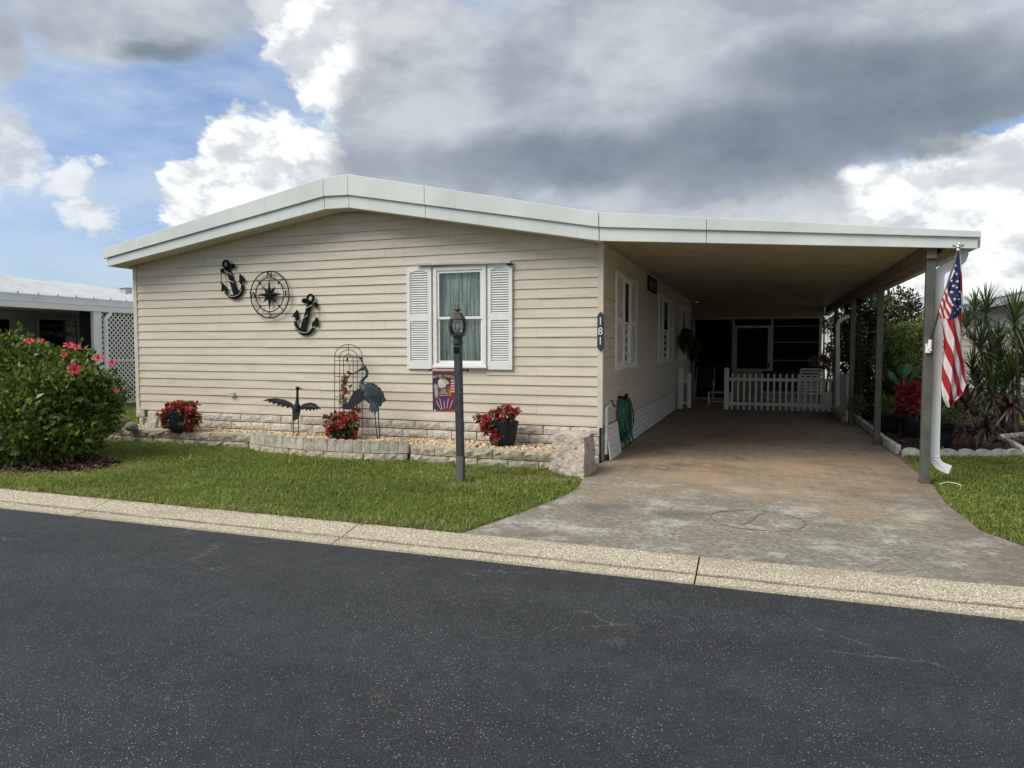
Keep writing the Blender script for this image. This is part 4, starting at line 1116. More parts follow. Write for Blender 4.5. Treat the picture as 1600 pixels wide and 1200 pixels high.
# gravel
bed_poly = PL + PM + PR
def inside(poly, X, Yv):
    r_ = np.zeros(len(X), bool); n = len(poly); j = n - 1
    for i in range(n):
        xi, yi = poly[i]; xj, yj = poly[j]
        cnd = ((yi > Yv) != (yj > Yv)) & (X < (xj - xi) * (Yv - yi) / (yj - yi + 1e-12) + xi)
        r_ ^= cnd; j = i
    return r_
gp = [(p[0], p[1] + 0.09) for p in bed_poly] + [(-2.48, 9.26), (-10.35, 9.26)]
o = MB().xy(gp[::-1], 0.185, 0.0).build('gravel_bed', M('gravel fines', (0.24, 0.17, 0.095), (0.42, 0.33, 0.21), rough=0.95, scale=45, bump=0.6, bscale=80)); tag(o, kind='structure')
def scatter(poly, n, g):
    xs = [p[0] for p in poly]; ys = [p[1] for p in poly]
    X = g.uniform(min(xs), max(xs), n * 2); Yv = g.uniform(min(ys), max(ys), n * 2)
    k_ = inside(poly, X, Yv)
    return X[k_][:n], Yv[k_][:n]
ICO = None
def stones(name, X, Yv, Z, S, mat, g, flat=0.6, kind='stuff'):
    t_ = (1 + 5 ** 0.5) / 2
    iv = unit(np.array([(-1, t_, 0), (1, t_, 0), (-1, -t_, 0), (1, -t_, 0), (0, -1, t_), (0, 1, t_), (0, -1, -t_), (0, 1, -t_), (t_, 0, -1), (t_, 0, 1), (-t_, 0, -1), (-t_, 0, 1)], float))
    fi = np.array([(0, 11, 5), (0, 5, 1), (0, 1, 7), (0, 7, 10), (0, 10, 11), (1, 5, 9), (5, 11, 4), (11, 10, 2), (10, 7, 6), (7, 1, 8), (3, 9, 4), (3, 4, 2), (3, 2, 6), (3, 6, 8), (3, 8, 9), (4, 9, 5), (2, 4, 11), (6, 2, 10), (8, 6, 7), (9, 8, 1)])
    n = len(X); th = g.uniform(0, 6.28, n)
    sc = S[:, None] * np.stack([g.uniform(0.8, 1.4, n), g.uniform(0.6, 1.0, n), g.uniform(0.5, 0.9, n) * flat / 0.6], 1)
    V = iv[None] * sc[:, None, :] * (1 + 0.18 * g.normal(size=(n, 12, 1)))
    c, s = np.cos(th)[:, None], np.sin(th)[:, None]
    Vx = V[..., 0] * c - V[..., 1] * s; Vy = V[..., 0] * s + V[..., 1] * c
    V = np.stack([Vx + X[:, None], Vy + Yv[:, None], V[..., 2] + Z[:, None]], -1).reshape(-1, 3)
    F = (fi[None] + (np.arange(n) * 12)[:, None, None]).reshape(-1, 3)
    o = link(name, np_mesh(name, V, F, mat, np.repeat(g.random(n), 12), smooth=True))
    if kind: o['kind'] = kind
    return o
g = np.random.default_rng(21)
gs = [(p[0], p[1] + 0.14) for p in bed_poly] + [(-2.50, 9.27), (-10.3, 9.27)]
X, Yv = scatter(gs, 5200, g)
stones('gravel', X, Yv, 0.195 + 0.022 * g.random(len(X)), g.uniform(0.012, 0.030, len(X)), pebble, g)

# cracked masonry block at the end of the bed
def rough_box(B, T, nu, nv, nw, amp, seed):
    """box with corners B (bottom) and T (top), faces divided and roughened by smooth noise so that shared edges agree"""
    from mathutils import noise as NZ
    B = [np.array(p, float) for p in B]; T = [np.array(p, float) for p in T]
    def pos(u, v, w):
        b = B[0] * (1 - u) * (1 - v) + B[1] * u * (1 - v) + B[2] * u * v + B[3] * (1 - u) * v
        t = T[0] * (1 - u) * (1 - v) + T[1] * u * (1 - v) + T[2] * u * v + T[3] * (1 - u) * v
        p = b * (1 - w) + t * w
        q = Vector(p) * 9 + Vector((seed, 0, 0))
        d = NZ.noise_vector(q) * amp + NZ.noise_vector(q * 3.3) * amp * 0.5
        return p + np.array(d)
    mb = MB()
    def face(fn, a, b):
        vs = [fn(i / a, j / b) for i in range(a + 1) for j in range(b + 1)]
        mb.add(vs, [(i * (b + 1) + j, (i + 1) * (b + 1) + j, (i + 1) * (b + 1) + j + 1, i * (b + 1) + j + 1) for i in range(a) for j in range(b)])
    face(lambda s, t: pos(s, 0, t), nu, nw); face(lambda s, t: pos(1, s, t), nv, nw)
    face(lambda s, t: pos(1 - s, 1, t), nu, nw); face(lambda s, t: pos(0, 1 - s, t), nv, nw)
    face(lambda s, t: pos(s, t, 1), nu, nv)
    return mb
Bq = [(-2.50, 8.42, -0.05), (-1.965, 8.08, -0.05), (-1.935, 8.60, -0.05), (-2.47, 8.95, -0.05)]
Tq = [(-2.46, 8.46, 0.455), (-1.985, 8.17, 0.475), (-1.96, 8.58, 0.485), (-2.44, 8.92, 0.47)]
o = rough_box(Bq, Tq, 26, 18, 20, 0.017, 3.0).build('masonry_block', pink_stone)
tag(o, 'big cracked pinkish masonry block at the house corner by the driveway', 'masonry block')
# things on the gravel at the left end
a = atz(232, 671, 0.2); b = at(232, 646, a[1])
mb = rough_box([(a[0] - 0.125, a[1], 0.19), (a[0] + 0.115, a[1] - 0.01, 0.19), (a[0] + 0.125, a[1] + 0.06, 0.19), (a[0] - 0.115, a[1] + 0.06, 0.19)],
               [(a[0] - 0.085, a[1] + 0.09, 0.44), (a[0] + 0.125, a[1] + 0.09, 0.45), (a[0] + 0.13, a[1] + 0.14, 0.45), (a[0] - 0.085, a[1] + 0.14, 0.44)], 6, 2, 6, 0.004, 8.0)
o = mb.build('splash_block', grey_concrete); tag(o, 'pale grey concrete slab leaning on the brick skirting left of the pot', 'concrete slab')
a = atz(201, 674, 0.2)
mb = MB().ell((a[0], a[1] + 0.05, 0.27), (0.11, 0.10, 0.085), 14, 10)
from mathutils import noise as NZ
mb.v = [tuple(np.array(p) + np.array(NZ.noise_vector(Vector(p) * 9)) * 0.02) for p in mb.v]
o = mb.build('field_stone', stone_m, smooth=True); tag(o, 'rounded grey stone on the gravel beside the old timber', 'stone')
a, b = atz(160, 675, 0.2), atz(196, 669, 0.2)
mb = MB().hexa([(a[0], a[1], 0.18), (b[0], b[1], 0.18), (b[0] - 0.02, b[1] + 0.13, 0.18), (a[0] - 0.02, a[1] + 0.13, 0.18), (a[0], a[1], 0.29), (b[0], b[1], 0.34), (b[0] - 0.02, b[1] + 0.13, 0.34), (a[0] - 0.02, a[1] + 0.13, 0.29)])
o = mb.build('old_timber', log_m, bevel=0.01); tag(o, 'weathered grey timber lying at the left end of the gravel bed', 'timber')
a = atz(215, 668, 0.2)
mb = MB().hexa([(a[0], a[1] + 0.1, 0.18), (a[0] + 0.17, a[1] + 0.22, 0.18), (a[0] + 0.12, a[1] + 0.32, 0.18), (a[0] - 0.05, a[1] + 0.2, 0.18), (a[0], a[1] + 0.1, 0.36), (a[0] + 0.17, a[1] + 0.22, 0.38), (a[0] + 0.12, a[1] + 0.32, 0.38), (a[0] - 0.05, a[1] + 0.2, 0.36)])
o = mb.build('old_timber', stone_m, bevel=0.012); tag(o, 'dark timber end propped behind the rounded stone', 'timber')

# ================================================================== POTS OF RED SILK FLOWERS
def flower_heads(centers, outs, r, g, per=9):
    P, D = [], []
    for c, o_ in zip(centers, outs):
        o_ = o_ / (np.linalg.norm(o_) + 1e-9)
        for _ in range(per):
            d = g.normal(size=3); d -= o_ * (d @ o_) * 0.8; d = d / (np.linalg.norm(d) + 1e-9)
            P.append(c + d * r * 0.1); D.append(d + o_ * g.uniform(0.1, 0.9))
    return np.array(P), np.array(D)
def pot(name, label, base, prof, tilt=(0, 0, 0), group=None, cat='flower pot', mat=slate):
    t = thing(name, label, cat, base, group)
    mb = MB().lathe(prof, (0, 0, 0), 28, cap=False)
    n = len(prof); mb.f.append(tuple(range(27, -1, -1))); mb.mi.append(0)
    rin = [(r_ - 0.012, z_) for r_, z_ in prof[::-1][:2]]
    mb.lathe([prof[-1], (prof[-1][0] - 0.012, prof[-1][1]), (prof[-1][0] - 0.018, prof[-1][1] - 0.05)], (0, 0, 0), 28, cap=False)
    Mx = np.array(Matrix.Rotation(tilt[1], 3, 'Y') @ Matrix.Rotation(tilt[0], 3, 'X'))
    mb.v = [tuple(np.array(base) + Mx @ np.array(p)) for p in mb.v]
    p = mb.build('pot', mat, t, smooth=True, fix=False)
    MB().lathe([(prof[-1][0] - 0.016, prof[-1][1] - 0.05), (0.001, prof[-1][1] - 0.045)], base, 20, cap=False).build('soil', black_soil, t)
    return t
PG = 'pots of red silk flowers on the gravel bed'
def red_pot(label, px, lobes, prof, seed, heads, tilt=(0, 0, 0), hr=0.05):
    g = np.random.default_rng(seed)
    b = atz(*px, 0.205)
    t = pot('flower_pot', label, tuple(b), prof, tilt, PG)
    C_, O_ = [], []
    for (dx, dy, dz, rx, ry, rz, n_) in lobes:
        P, d = shell(n_, b + np.array([dx, dy, dz]), (rx, ry, rz), g, 0.75)
        C_.append(P); O_.append(d)
    C_, O_ = np.concatenate(C_), np.concatenate(O_)
    k_ = C_[:, 2] > b[2] + 0.015; C_, O_ = C_[k_], O_[k_]
    pick = g.random(len(C_)) < 0.62
    P, D = flower_heads(C_[pick] + O_[pick] * g.uniform(-0.01, 0.035, (int(pick.sum()), 1)), O_[pick], hr, g, heads)
    leaves('flowers', P, D, hr * g.uniform(0.8, 1.35, len(P)), 0.66, petal_red, t, kind='stuff', g=g, fold=0.3)
    m_ = g.random(len(C_)) < 0.42
    P, D = flower_heads(C_[m_] - O_[m_] * 0.005, O_[m_], hr, g, 4)
    leaves('foliage', P, D, hr * g.uniform(0.8, 1.6, len(P)), 0.45, petal_cream, t, kind='stuff', g=g)
    P, D = flower_heads(C_ - O_ * 0.03, O_, hr, g, 4)
    leaves('foliage', P, D, hr * g.uniform(1.0, 1.8, len(P)), 0.5, dark_leaf, t, kind='stuff', g=g)
    mb = MB()
    for q in range(14):
        c_, o_ = C_[(q * 7) % len(C_)], O_[(q * 7) % len(C_)]
        mb.tube([b + [0, 0, 0.25], c_, c_ + o_ * g.uniform(0.03, 0.09)], [0.004, 0.003, 0.002], 5)
    mb.build('stems', stem_m, t, kind='stuff')
    qs = [(q * 7) % len(C_) for q in range(14)]
    P, D = flower_heads(C_[qs] + O_[qs] * 0.06, O_[qs], hr, g, 5)
    leaves('foliage', P, D, hr * 1.1, 0.42, petal_cream, t, kind='stuff', g=g)
    return t
PROF = [(0.13, 0.0), (0.16, 0.025), (0.185, 0.09), (0.195, 0.2), (0.2, 0.30), (0.205, 0.33)]
red_pot('black pot with red flowers spilling down both sides, left end of the gravel bed', (285, 675),
        [(-0.19, -0.05, 0.22, 0.12, 0.14, 0.17, 58), (0.20, -0.06, 0.22, 0.13, 0.14, 0.18, 62), (0.0, 0.02, 0.40, 0.22, 0.16, 0.08, 45)], PROF, 31, 8, hr=0.058)
red_pot('black pot nearly hidden by a ball of red flowers below the trellis', (534, 687),
        [(0.0, 0.0, 0.20, 0.25, 0.22, 0.19, 150), (-0.1, -0.05, 0.24, 0.16, 0.15, 0.15, 30)], [(0.11, 0.0), (0.14, 0.02), (0.16, 0.10), (0.17, 0.2)], 32, 8)
red_pot('black tilted pot with red flowers on its left side, right of the lamp post', (784, 697),
        [(-0.12, -0.09, 0.30, 0.17, 0.14, 0.16, 55), (0.07, -0.02, 0.44, 0.15, 0.14, 0.09, 38), (-0.02, -0.15, 0.18, 0.08, 0.05, 0.12, 14)],
        [(0.12, 0.0), (0.15, 0.02), (0.18, 0.08), (0.19, 0.18), (0.195, 0.30), (0.205, 0.36)], 33, 9, (0, 0.10, 0), 0.055)

# ================================================================== METAL CRANES, TRELLIS
def c4(x, y): return (400 + x / 6.0, 520 + y / 6.0)
def plate(name, pts, Y, mat, parent, dy=None, th=0.008, smooth=False):
    P = [at(*c4(*p), Y) for p in pts]
    Q = [np.array([p[0], p[1] + (dy(q[0], q[1]) if dy else 0.0), p[2]]) for p, q in zip(P, pts)]
    n = len(Q); mb = MB()
    mb.add([q - [0, th / 2, 0] for q in Q] + [q + [0, th / 2, 0] for q in Q],
           [tuple(range(n)), tuple(range(2 * n - 1, n - 1, -1))] + [(i, i + n, (i + 1) % n + n, (i + 1) % n) for i in range(n)])
    return mb.build(name, mat, parent)
crane_dark = M('dark bronze', (0.010, 0.012, 0.016), (0.020, 0.024, 0.030), rough=0.6, scale=30, metal=0.2, bump=0.3, bscale=90)
crane_grey = M('blue grey bronze', (0.030, 0.042, 0.052), (0.062, 0.080, 0.092), rough=0.6, scale=26, metal=0.2, bump=0.4, bscale=80)
def pt4(x, y, Y): return at(*c4(x, y), Y)
Yc = 8.86
cr = thing('crane_statue', 'small dark metal crane with both wings spread wide', 'garden statue', (-6.68, Yc, 0.2), 'metal crane statues in the gravel bed')
mb = MB()
mb.tube([pt4(388, 520, Yc), pt4(389, 545, Yc), pt4(388, 600, Yc), pt4(385, 660, Yc), pt4(382, 700, Yc), pt4(376, 760, Yc), pt4(368, 815, Yc)], [0.022, 0.018, 0.019, 0.03, 0.062, 0.058, 0.012], 10)
mb.build('body', crane_dark, cr, smooth=True)
mb = MB().ell(pt4(389, 520, Yc), (0.028, 0.035, 0.03), 10, 7); mb.tube([pt4(389, 522, Yc) + [0, 0.02, 0], pt4(389, 528, Yc) + [0, 0.14, 0]], [0.012, 0.002], 6)
mb.build('head', crane_dark, cr, smooth=True)
plate('wing', [(365, 690), (330, 655), (270, 625), (200, 611), (140, 615), (100, 636), (150, 636), (142, 655), (176, 648), (178, 670), (212, 658), (214, 684), (247, 670), (250, 697), (286, 683), (294, 708), (326, 694), (340, 716), (362, 712)], Yc, crane_dark, cr, lambda x, y: -0.10 * ((365 - x) / 265) ** 2)
plate('wing', [(408, 690), (450, 664), (520, 651), (580, 664), (630, 700), (650, 716), (606, 707), (600, 724), (571, 709), (560, 730), (531, 711), (520, 733), (490, 714), (480, 731), (455, 712), (440, 724), (412, 715)], Yc, crane_dark, cr, lambda x, y: -0.10 * ((x - 408) / 242) ** 2)
plate('tail', [(350, 740), (372, 745), (408, 742), (404, 790), (394, 800), (388, 815), (376, 806), (366, 824), (354, 815), (342, 828), (343, 790)], Yc - 0.055, crane_dark, cr)
for a, b in (((352, 800), (351, 985)), ((397, 745), (398, 985))):
    MB().tube([pt4(*a, Yc), pt4(*b, Yc)], 0.007, 6).build('leg', crane_dark, cr)
Yc = 8.78
cr = thing('crane_statue', 'tall grey metal crane bending its neck over the red flowers', 'garden statue', (-5.35, Yc, 0.2), 'metal crane statues in the gravel bed')
neck = [(1012, 325), (1030, 345), (1044, 372), (1036, 405), (1008, 430), (988, 460), (992, 495), (1030, 530), (1075, 560)]
MB().tube([pt4(*p, Yc) for p in neck], [0.03, 0.024, 0.021, 0.021, 0.024, 0.03, 0.045, 0.075, 0.07], 10).build('neck', crane_grey, cr, smooth=True)
mb = MB().ell(pt4(1010, 328, Yc), (0.045, 0.032, 0.036), 12, 8); mb.tube([pt4(998, 335, Yc), pt4(950, 362, Yc), pt4(893, 396, Yc)], [0.022, 0.013, 0.003], 8)
mb.tube([pt4(1010, 305, Yc), pt4(1000, 285, Yc)], [0.012, 0.003], 6)
mb.build('head', crane_grey, cr, smooth=True)
mb = MB().ell(pt4(1085, 585, Yc), (0.115, 0.09, 0.14), 14, 10, np.array(Matrix.Rotation(-0.5, 3, 'Y'))); mb.build('body', crane_grey, cr, smooth=True)
plate('wing', [(1000, 492), (1040, 470), (1110, 474), (1118, 486), (1132, 488), (1140, 505), (1162, 516), (1168, 540), (1188, 570), (1190, 600), (1206, 632), (1190, 655), (1178, 650), (1166, 692), (1152, 690), (1148, 742), (1128, 735), (1122, 762), (1104, 738), (1086, 756), (1078, 720), (1060, 744), (1062, 700), (1066, 660), (1050, 612), (1030, 560)], Yc - 0.105, crane_grey, cr, lambda x, y: 0.05 * ((x - 1100) / 110) ** 2)
mb = MB()
for i in range(5):
    a, b = pt4(1030 + i * 25, 500 + i * 8, Yc - 0.125), pt4(1075 + i * 24, 640 + i * 12, Yc - 0.118)
    mb.tube([a, (a + b) / 2 + [0, -0.012, 0], b], [0.004, 0.010, 0.003], 6)
mb.build('wing_feathers', crane_grey, cr, kind='stuff')
plate('wing', [(1035, 540), (995, 520), (955, 524), (900, 560), (880, 600), (866, 630), (846, 660), (815, 668), (760, 668), (796, 684), (766, 702), (806, 703), (790, 722), (828, 722), (860, 722), (922, 690), (990, 642), (1044, 606)], Yc + 0.06, crane_dark, cr, lambda x, y: 0.06 * ((1040 - x) / 280))
for a, b in (((1112, 740), (1138, 990)), ((1146, 730), (1164, 992))):
    MB().tube([pt4(*a, Yc), pt4((a[0] + b[0]) / 2 - 2, (a[1] + b[1]) / 2, Yc), pt4(*b, Yc)], [0.009, 0.0085, 0.008], 6).build('leg', crane_dark, cr)

Yt = 9.17
tr = thing('trellis', 'thin black wire trellis with round top leaning by the siding', 'trellis', (-6.0, Yt, 0.2))
def arch(xl, xr, ysp, yap, yb, name):
    pts = [pt4(xl, yb, Yt), pt4(xl, ysp, Yt)]
    for i in range(1, 16):
        a = math.pi * (1 - i / 16)
        pts.append(pt4((xl + xr) / 2 + (xr - xl) / 2 * math.cos(a), ysp - (ysp - yap) * math.sin(a), Yt))
    pts += [pt4(xr, ysp, Yt), pt4(xr, yb, Yt)]
    MB().tube(pts, 0.0052, 6).build(name, dark_iron, tr)
arch(737, 996, 225, 110, 985, 'outer_arch'); arch(784, 949, 225, 160, 985, 'inner_arch'); arch(820, 911, 250, 205, 985, 'inner_arch')
MB().tube([pt4(866, 108, Yt), pt4(866, 205, Yt)], 0.0045, 6).build('top_wire', dark_iron, tr)
for yy in (226, 260, 410, 600, 790):
    MB().tube([pt4(737, yy, Yt), pt4(996, yy + 6, Yt)], 0.0045, 6).build('cross_wire', dark_iron, tr)
def metal_leaf(x, y, ang, s):
    p = pt4(x, y, Yt - 0.02); mb = MB(); u = np.array([math.cos(ang), 0, math.sin(ang)]); w = np.array([-u[2], 0, u[0]])
    mb.add([p - u * s, p + w * s * 0.45 + [0, -0.012, 0], p + u * s, p - w * s * 0.45 + [0, -0.012, 0], p + [0, -0.004, 0]], [(0, 1, 4), (1, 2, 4), (2, 3, 4), (3, 0, 4)])
    mb.build('metal_leaf', dark_iron, tr)
for x, y, a, s in ((858, 250, 1.3, 0.045), (872, 372, 2.6, 0.05), (890, 382, 0.2, 0.04), (888, 500, 0.8, 0.045), (984, 240, 0.2, 0.042), (996, 262, 2.0, 0.04)): metal_leaf(x, y, a, s)
MB().tube([pt4(858, 262, Yt), pt4(880, 330, Yt), pt4(872, 380, Yt), pt4(850, 470, Yt), pt4(880, 520, Yt), pt4(885, 720, Yt)], 0.0035, 6).build('vine_wire', dark_iron, tr)
vine = thing('silk_vine', 'trailing red silk flowers climbing the wire trellis behind the tall crane', 'silk flowers', tuple(pt4(860, 780, Yt - 0.05)))
g = np.random.default_rng(41)
path = [(870, 425), (820, 450), (815, 480), (850, 520), (860, 560), (800, 580), (815, 620), (840, 670), (930, 690), (960, 720), (900, 740), (850, 760)]
cen = []
for a, b in zip(path[:-1], path[1:]):
    for s in np.linspace(0, 1, 5)[:-1]: cen.append(pt4(a[0] + (b[0] - a[0]) * s + g.normal() * 14, a[1] + (b[1] - a[1]) * s + g.normal() * 14, Yt - 0.04) + [0, g.normal() * 0.02, 0])
cen = np.array(cen); outs = g.normal(size=cen.shape) + [0, -1.5, 0]
P, D = flower_heads(cen, outs, 0.045, g, 6); kk = g.random(len(P)) < 0.72
leaves('flowers', P[kk], D[kk], 0.045, 0.6, petal_red, vine, kind='stuff', g=g)
leaves('foliage', P[~kk], D[~kk], 0.06, 0.45, petal_cream, vine, kind='stuff', g=g)
P, D = flower_heads(cen[::2], outs[::2], 0.05, g, 4); leaves('foliage', P, D, 0.06, 0.5, dark_leaf, vine, kind='stuff', g=g)
MB().tube([pt4(*p, Yt - 0.03) for p in path], 0.004, 6).build('stem', stem_m, vine)

# ================================================================== LAMP POST AND GARDEN FLAG
LX, LY = -3.285, 7.42
lamp = thing('lamp_post', 'dark grey square lamp post with rusty glass lantern on the lawn before the window', 'lamp post', (LX, LY, 0))
tx, bx_ = LX - 0.022, LX + 0.010
w = 0.039
MB().hexa([(bx_ - w, LY - w, -0.02), (bx_ + w, LY - w, -0.02), (bx_ + w, LY + w, -0.02), (bx_ - w, LY + w, -0.02), (tx - w, LY - w, 1.60), (tx + w, LY - w, 1.60), (tx + w, LY + w, 1.60), (tx - w, LY + w, 1.60)]).build('post', lamp_paint, lamp, bevel=0.005)
chip = M('chipped grey primer', (0.30, 0.31, 0.30), (0.14, 0.15, 0.15), rough=0.9, scale=40)
MB().box(bx_ - 0.0405, bx_ + 0.0405, LY - 0.0405, LY + 0.0405, -0.01, 0.30).build('base_sleeve', M('faded post base', (0.075, 0.088, 0.09), (0.115, 0.128, 0.125), rough=0.7, scale=18, dirt=((0.40, 0.40, 0.38), 20, 0.62, 0.72, 0.7, None)), lamp, bevel=0.006)
MB().lathe([(0.055, 1.60), (0.06, 1.605), (0.06, 1.64), (0.052, 1.645), (0.052, 1.675), (0.058, 1.68), (0.058, 1.692)], (tx, LY, 0), 16).build('collar', lamp_paint, lamp, smooth=False)
MB().box(tx - 0.034, tx + 0.028, LY - w - 0.012, LY - w - 0.0005, 1.50, 1.565).box(tx - 0.022, tx + 0.014, LY - w - 0.018, LY - w - 0.0125, 1.512, 1.548).build('light_sensor', dark_iron, lamp, bevel=0.003)
lan = MB().lathe([(0.075, 1.693), (0.085, 1.70), (0.085, 1.712), (0.05, 1.716)], (tx, LY, 0), 16).build('lantern', rust, lamp)
mb = MB()
for i in range(8):
    a = 2 * math.pi * i / 8 + 0.2
    pts = [(0.078, 1.705), (0.098, 1.735), (0.109, 1.79), (0.107, 1.84), (0.096, 1.885)]
    mb.tube([(tx + r_ * math.cos(a), LY + r_ * math.sin(a), z_) for r_, z_ in pts], 0.0042, 6)
mb.build('cage_bars', rust, lan, kind='stuff')
MB().lathe([(0.072, 1.718), (0.090, 1.74), (0.099, 1.79), (0.097, 1.84), (0.088, 1.88)], (tx, LY, 0), 24, cap=False).build('glass', lamp_glass, lan, smooth=True)
MB().lathe([(0.100, 1.88), (0.104, 1.886), (0.088, 1.91), (0.060, 1.948), (0.056, 1.962), (0.02, 1.966)], (tx, LY, 0), 8).build('cap', rust, lan)
MB().lathe([(0.008, 1.972), (0.018, 1.98), (0.044, 1.998), (0.040, 2.006), (0.014, 2.014), (0.006, 2.02), (0.006, 2.055), (0.002, 2.06)], (tx, LY, 0), 14).build('finial', rust, lan, smooth=True)
MB().lathe([(0.02, 1.717), (0.02, 1.775), (0.012, 1.78)], (tx, LY, 0), 12).build('candle_sleeve', M('sleeve', (0.25, 0.27, 0.25), rough=0.5), lan)
MB().lathe([(0.011, 1.781), (0.022, 1.80), (0.024, 1.82), (0.012, 1.845), (0.002, 1.86)], (tx, LY, 0), 14, cap=False).build('bulb', M('bulb glass', (0.55, 0.58, 0.56), rough=0.2), lan, smooth=True)

GY = LY + 0.085
ga, gb = at(676, 578, GY), at(717, 643, GY)
gx0, gx1, gz1, gz0 = ga[0], gb[0], ga[2], gb[2]
gf = thing('garden_flag', 'small maroon garden flag with white eagle head hanging behind the lamp post', 'garden flag', ((gx0 + gx1) / 2, GY, gz0))
MB().tube([(gx0 - 0.035, GY, gz1), (tx + 0.085, GY, gz1)], 0.007, 8).ell((gx0 - 0.035, GY, gz1), (0.014,) * 3, 10, 7).ell((tx + 0.085, GY, gz1), (0.014,) * 3, 10, 7).box(tx - 0.02, tx + 0.02, LY + w, GY, gz1 - 0.015, gz1 + 0.015).build('rod', dark_iron, gf)
nu, nv = 150, 230
U, Vv = np.meshgrid(np.linspace(0, 1, nu), np.linspace(0, 1, nv), indexing='ij')
Px, Py = 120 + U * 600, 105 + Vv * 975
rn = np.random.default_rng(5)
def lowfreq(shape, k_, g):
    a = g.random((k_, k_)); x = np.linspace(0, k_ - 1.001, shape[0]); y = np.linspace(0, k_ - 1.001, shape[1])
    xi, yi = x.astype(int), y.astype(int); fx, fy = (x - xi)[:, None], (y - yi)[None]
    return a[xi][:, yi] * (1 - fx) * (1 - fy) + a[xi + 1][:, yi] * fx * (1 - fy) + a[xi][:, yi + 1] * (1 - fx) * fy + a[xi + 1][:, yi + 1] * fx * fy
n1, n2 = lowfreq(U.shape, 6, rn), lowfreq(U.shape, 16, rn)
col = np.zeros(U.shape + (3,))
def paint(mask, c):
    m_ = np.clip(mask, 0, 1)[..., None]; col[:] = col * (1 - m_) + np.array(c) * m_
def soft(d, w_): return np.clip(0.5 - d / w_, 0, 1)
col[:] = np.array([0.055, 0.045, 0.045])
paint(np.clip(n1 * 1.6 - 0.5, 0, 1) * 0.8, (0.17, 0.035, 0.03)); paint(np.clip(n2 * 2 - 1.1, 0, 1) * 0.6, (0.05, 0.06, 0.065))
def ellm(cx, cy, rx, ry, w_=0.25): return soft(np.sqrt(((Px - cx) / rx) ** 2 + ((Py - cy) / ry) ** 2) - 1, w_)
paint(ellm(560, 700, 200, 190, 1.0) * 0.85, (0.26, 0.035, 0.03))
paint(ellm(370, 830, 170, 140, 1.0) * 0.8, (0.10, 0.05, 0.16))
paint(ellm(520, 600, 70, 90, 0.9) * 0.8, (0.42, 0.12, 0.05))
st = (Px > 540) & (Px < 685) & (Py > 325) & (Py < 650)
wv_ = (Py + 14 * np.sin(Px / 38) + 0.25 * (Px - 540)) % 62 < 31
paint(st & wv_, (0.62, 0.55, 0.50)); paint(st & ~wv_, (0.36, 0.06, 0.045))
paint(ellm(200, 500, 32, 50, 0.5) * 0.8, (0.42, 0.42, 0.42)); paint(ellm(212, 640, 40, 130, 0.5) * 0.8, (0.46, 0.46, 0.45)); paint(ellm(165, 520, 16, 60, 0.6) * 0.7, (0.40, 0.40, 0.40))
paint(ellm(345, 425, 95, 108, 0.22), (0.68, 0.68, 0.66)); paint(ellm(330, 500, 85, 40, 0.6) * 0.8, (0.52, 0.53, 0.54))
paint(ellm(425, 400, 52, 52, 0.3), (0.60, 0.42, 0.20)); paint(ellm(470, 425, 28, 26, 0.5), (0.66, 0.55, 0.38)); paint(ellm(385, 395, 42, 40, 0.7) * 0.7, (0.66, 0.55, 0.40))
paint(ellm(356, 346, 20, 12, 0.5), (0.05, 0.05, 0.05))
def line(x0, y0, x1, y1, w_, c):
    dx, dy = x1 - x0, y1 - y0; t_ = np.clip(((Px - x0) * dx + (Py - y0) * dy) / (dx * dx + dy * dy), 0, 1)
    paint(soft(np.hypot(Px - x0 - t_ * dx, Py - y0 - t_ * dy) / w_ - 1, 0.8), c)
for l_ in ((212, 840, 312, 1035), (288, 790, 335, 1025), (380, 840, 386, 1035), (472, 790, 438, 1005), (570, 835, 498, 1020)): line(*l_, 9, (0.66, 0.42, 0.48))
line(515, 600, 515, 735, 12, (0.62, 0.30, 0.16)); line(290, 712, 480, 712, 8, (0.62, 0.56, 0.48))
paint((Py > 1035) & (Px > 300), (0.38, 0.03, 0.05)); paint((Py > 1050) & (Px < 300), (0.12, 0.10, 0.20)); paint(ellm(172, 1055, 16, 18, 0.5), (0.8, 0.8, 0.8))
paint(Py < 150, (0.60, 0.45, 0.44)); paint((Py > 150) & (Py < 195), (0.16, 0.035, 0.04))
Xf = gx0 + U * (gx1 - gx0); Zf = gz1 + 0.012 - Vv * (gz1 + 0.012 - gz0) - 0.006 * np.sin(U * 5) * Vv
Yf = GY - 0.010 - 0.012 * np.sin(U * 7 + 0.5) * Vv
Xf = Xf + 0.006 * Vv
idx = np.arange(nu * nv).reshape(nu, nv)
Fq = np.stack([idx[:-1, :-1], idx[1:, :-1], idx[1:, 1:], idx[:-1, 1:]], -1).reshape(-1, 4)
link('banner', np_mesh('banner', np.stack([Xf, Yf, Zf], -1).reshape(-1, 3), Fq, cloth_m, smooth=True, col=col.reshape(-1, 3), base=wloc(gf)), gf)
def gpos(px, py): return (gx0 + (px - 120) / 600 * (gx1 - gx0), GY - 0.0255, gz1 - (py - 105) / 975 * (gz1 - gz0))
print_w = M('white print', (0.62, 0.60, 0.58), rough=0.9); print_y = M('cream print', (0.60, 0.52, 0.40), rough=0.9)
for i, ch in enumerate('UNITED STATES'):
    if ch == ' ': continue
    uu = (i - 6) / 6.0
    lettering('lettering', ch, 0.044, print_w, gf, gpos(382 + uu * 232, 248 + 26 * uu * uu), (math.pi / 2, uu * 0.24, 0), sx=0.78, depth=0.001)
lettering('lettering', '250', 0.048, print_y, gf, gpos(385, 590), depth=0.001); lettering('lettering', 'YEARS', 0.040, print_y, gf, gpos(388, 655), depth=0.001)
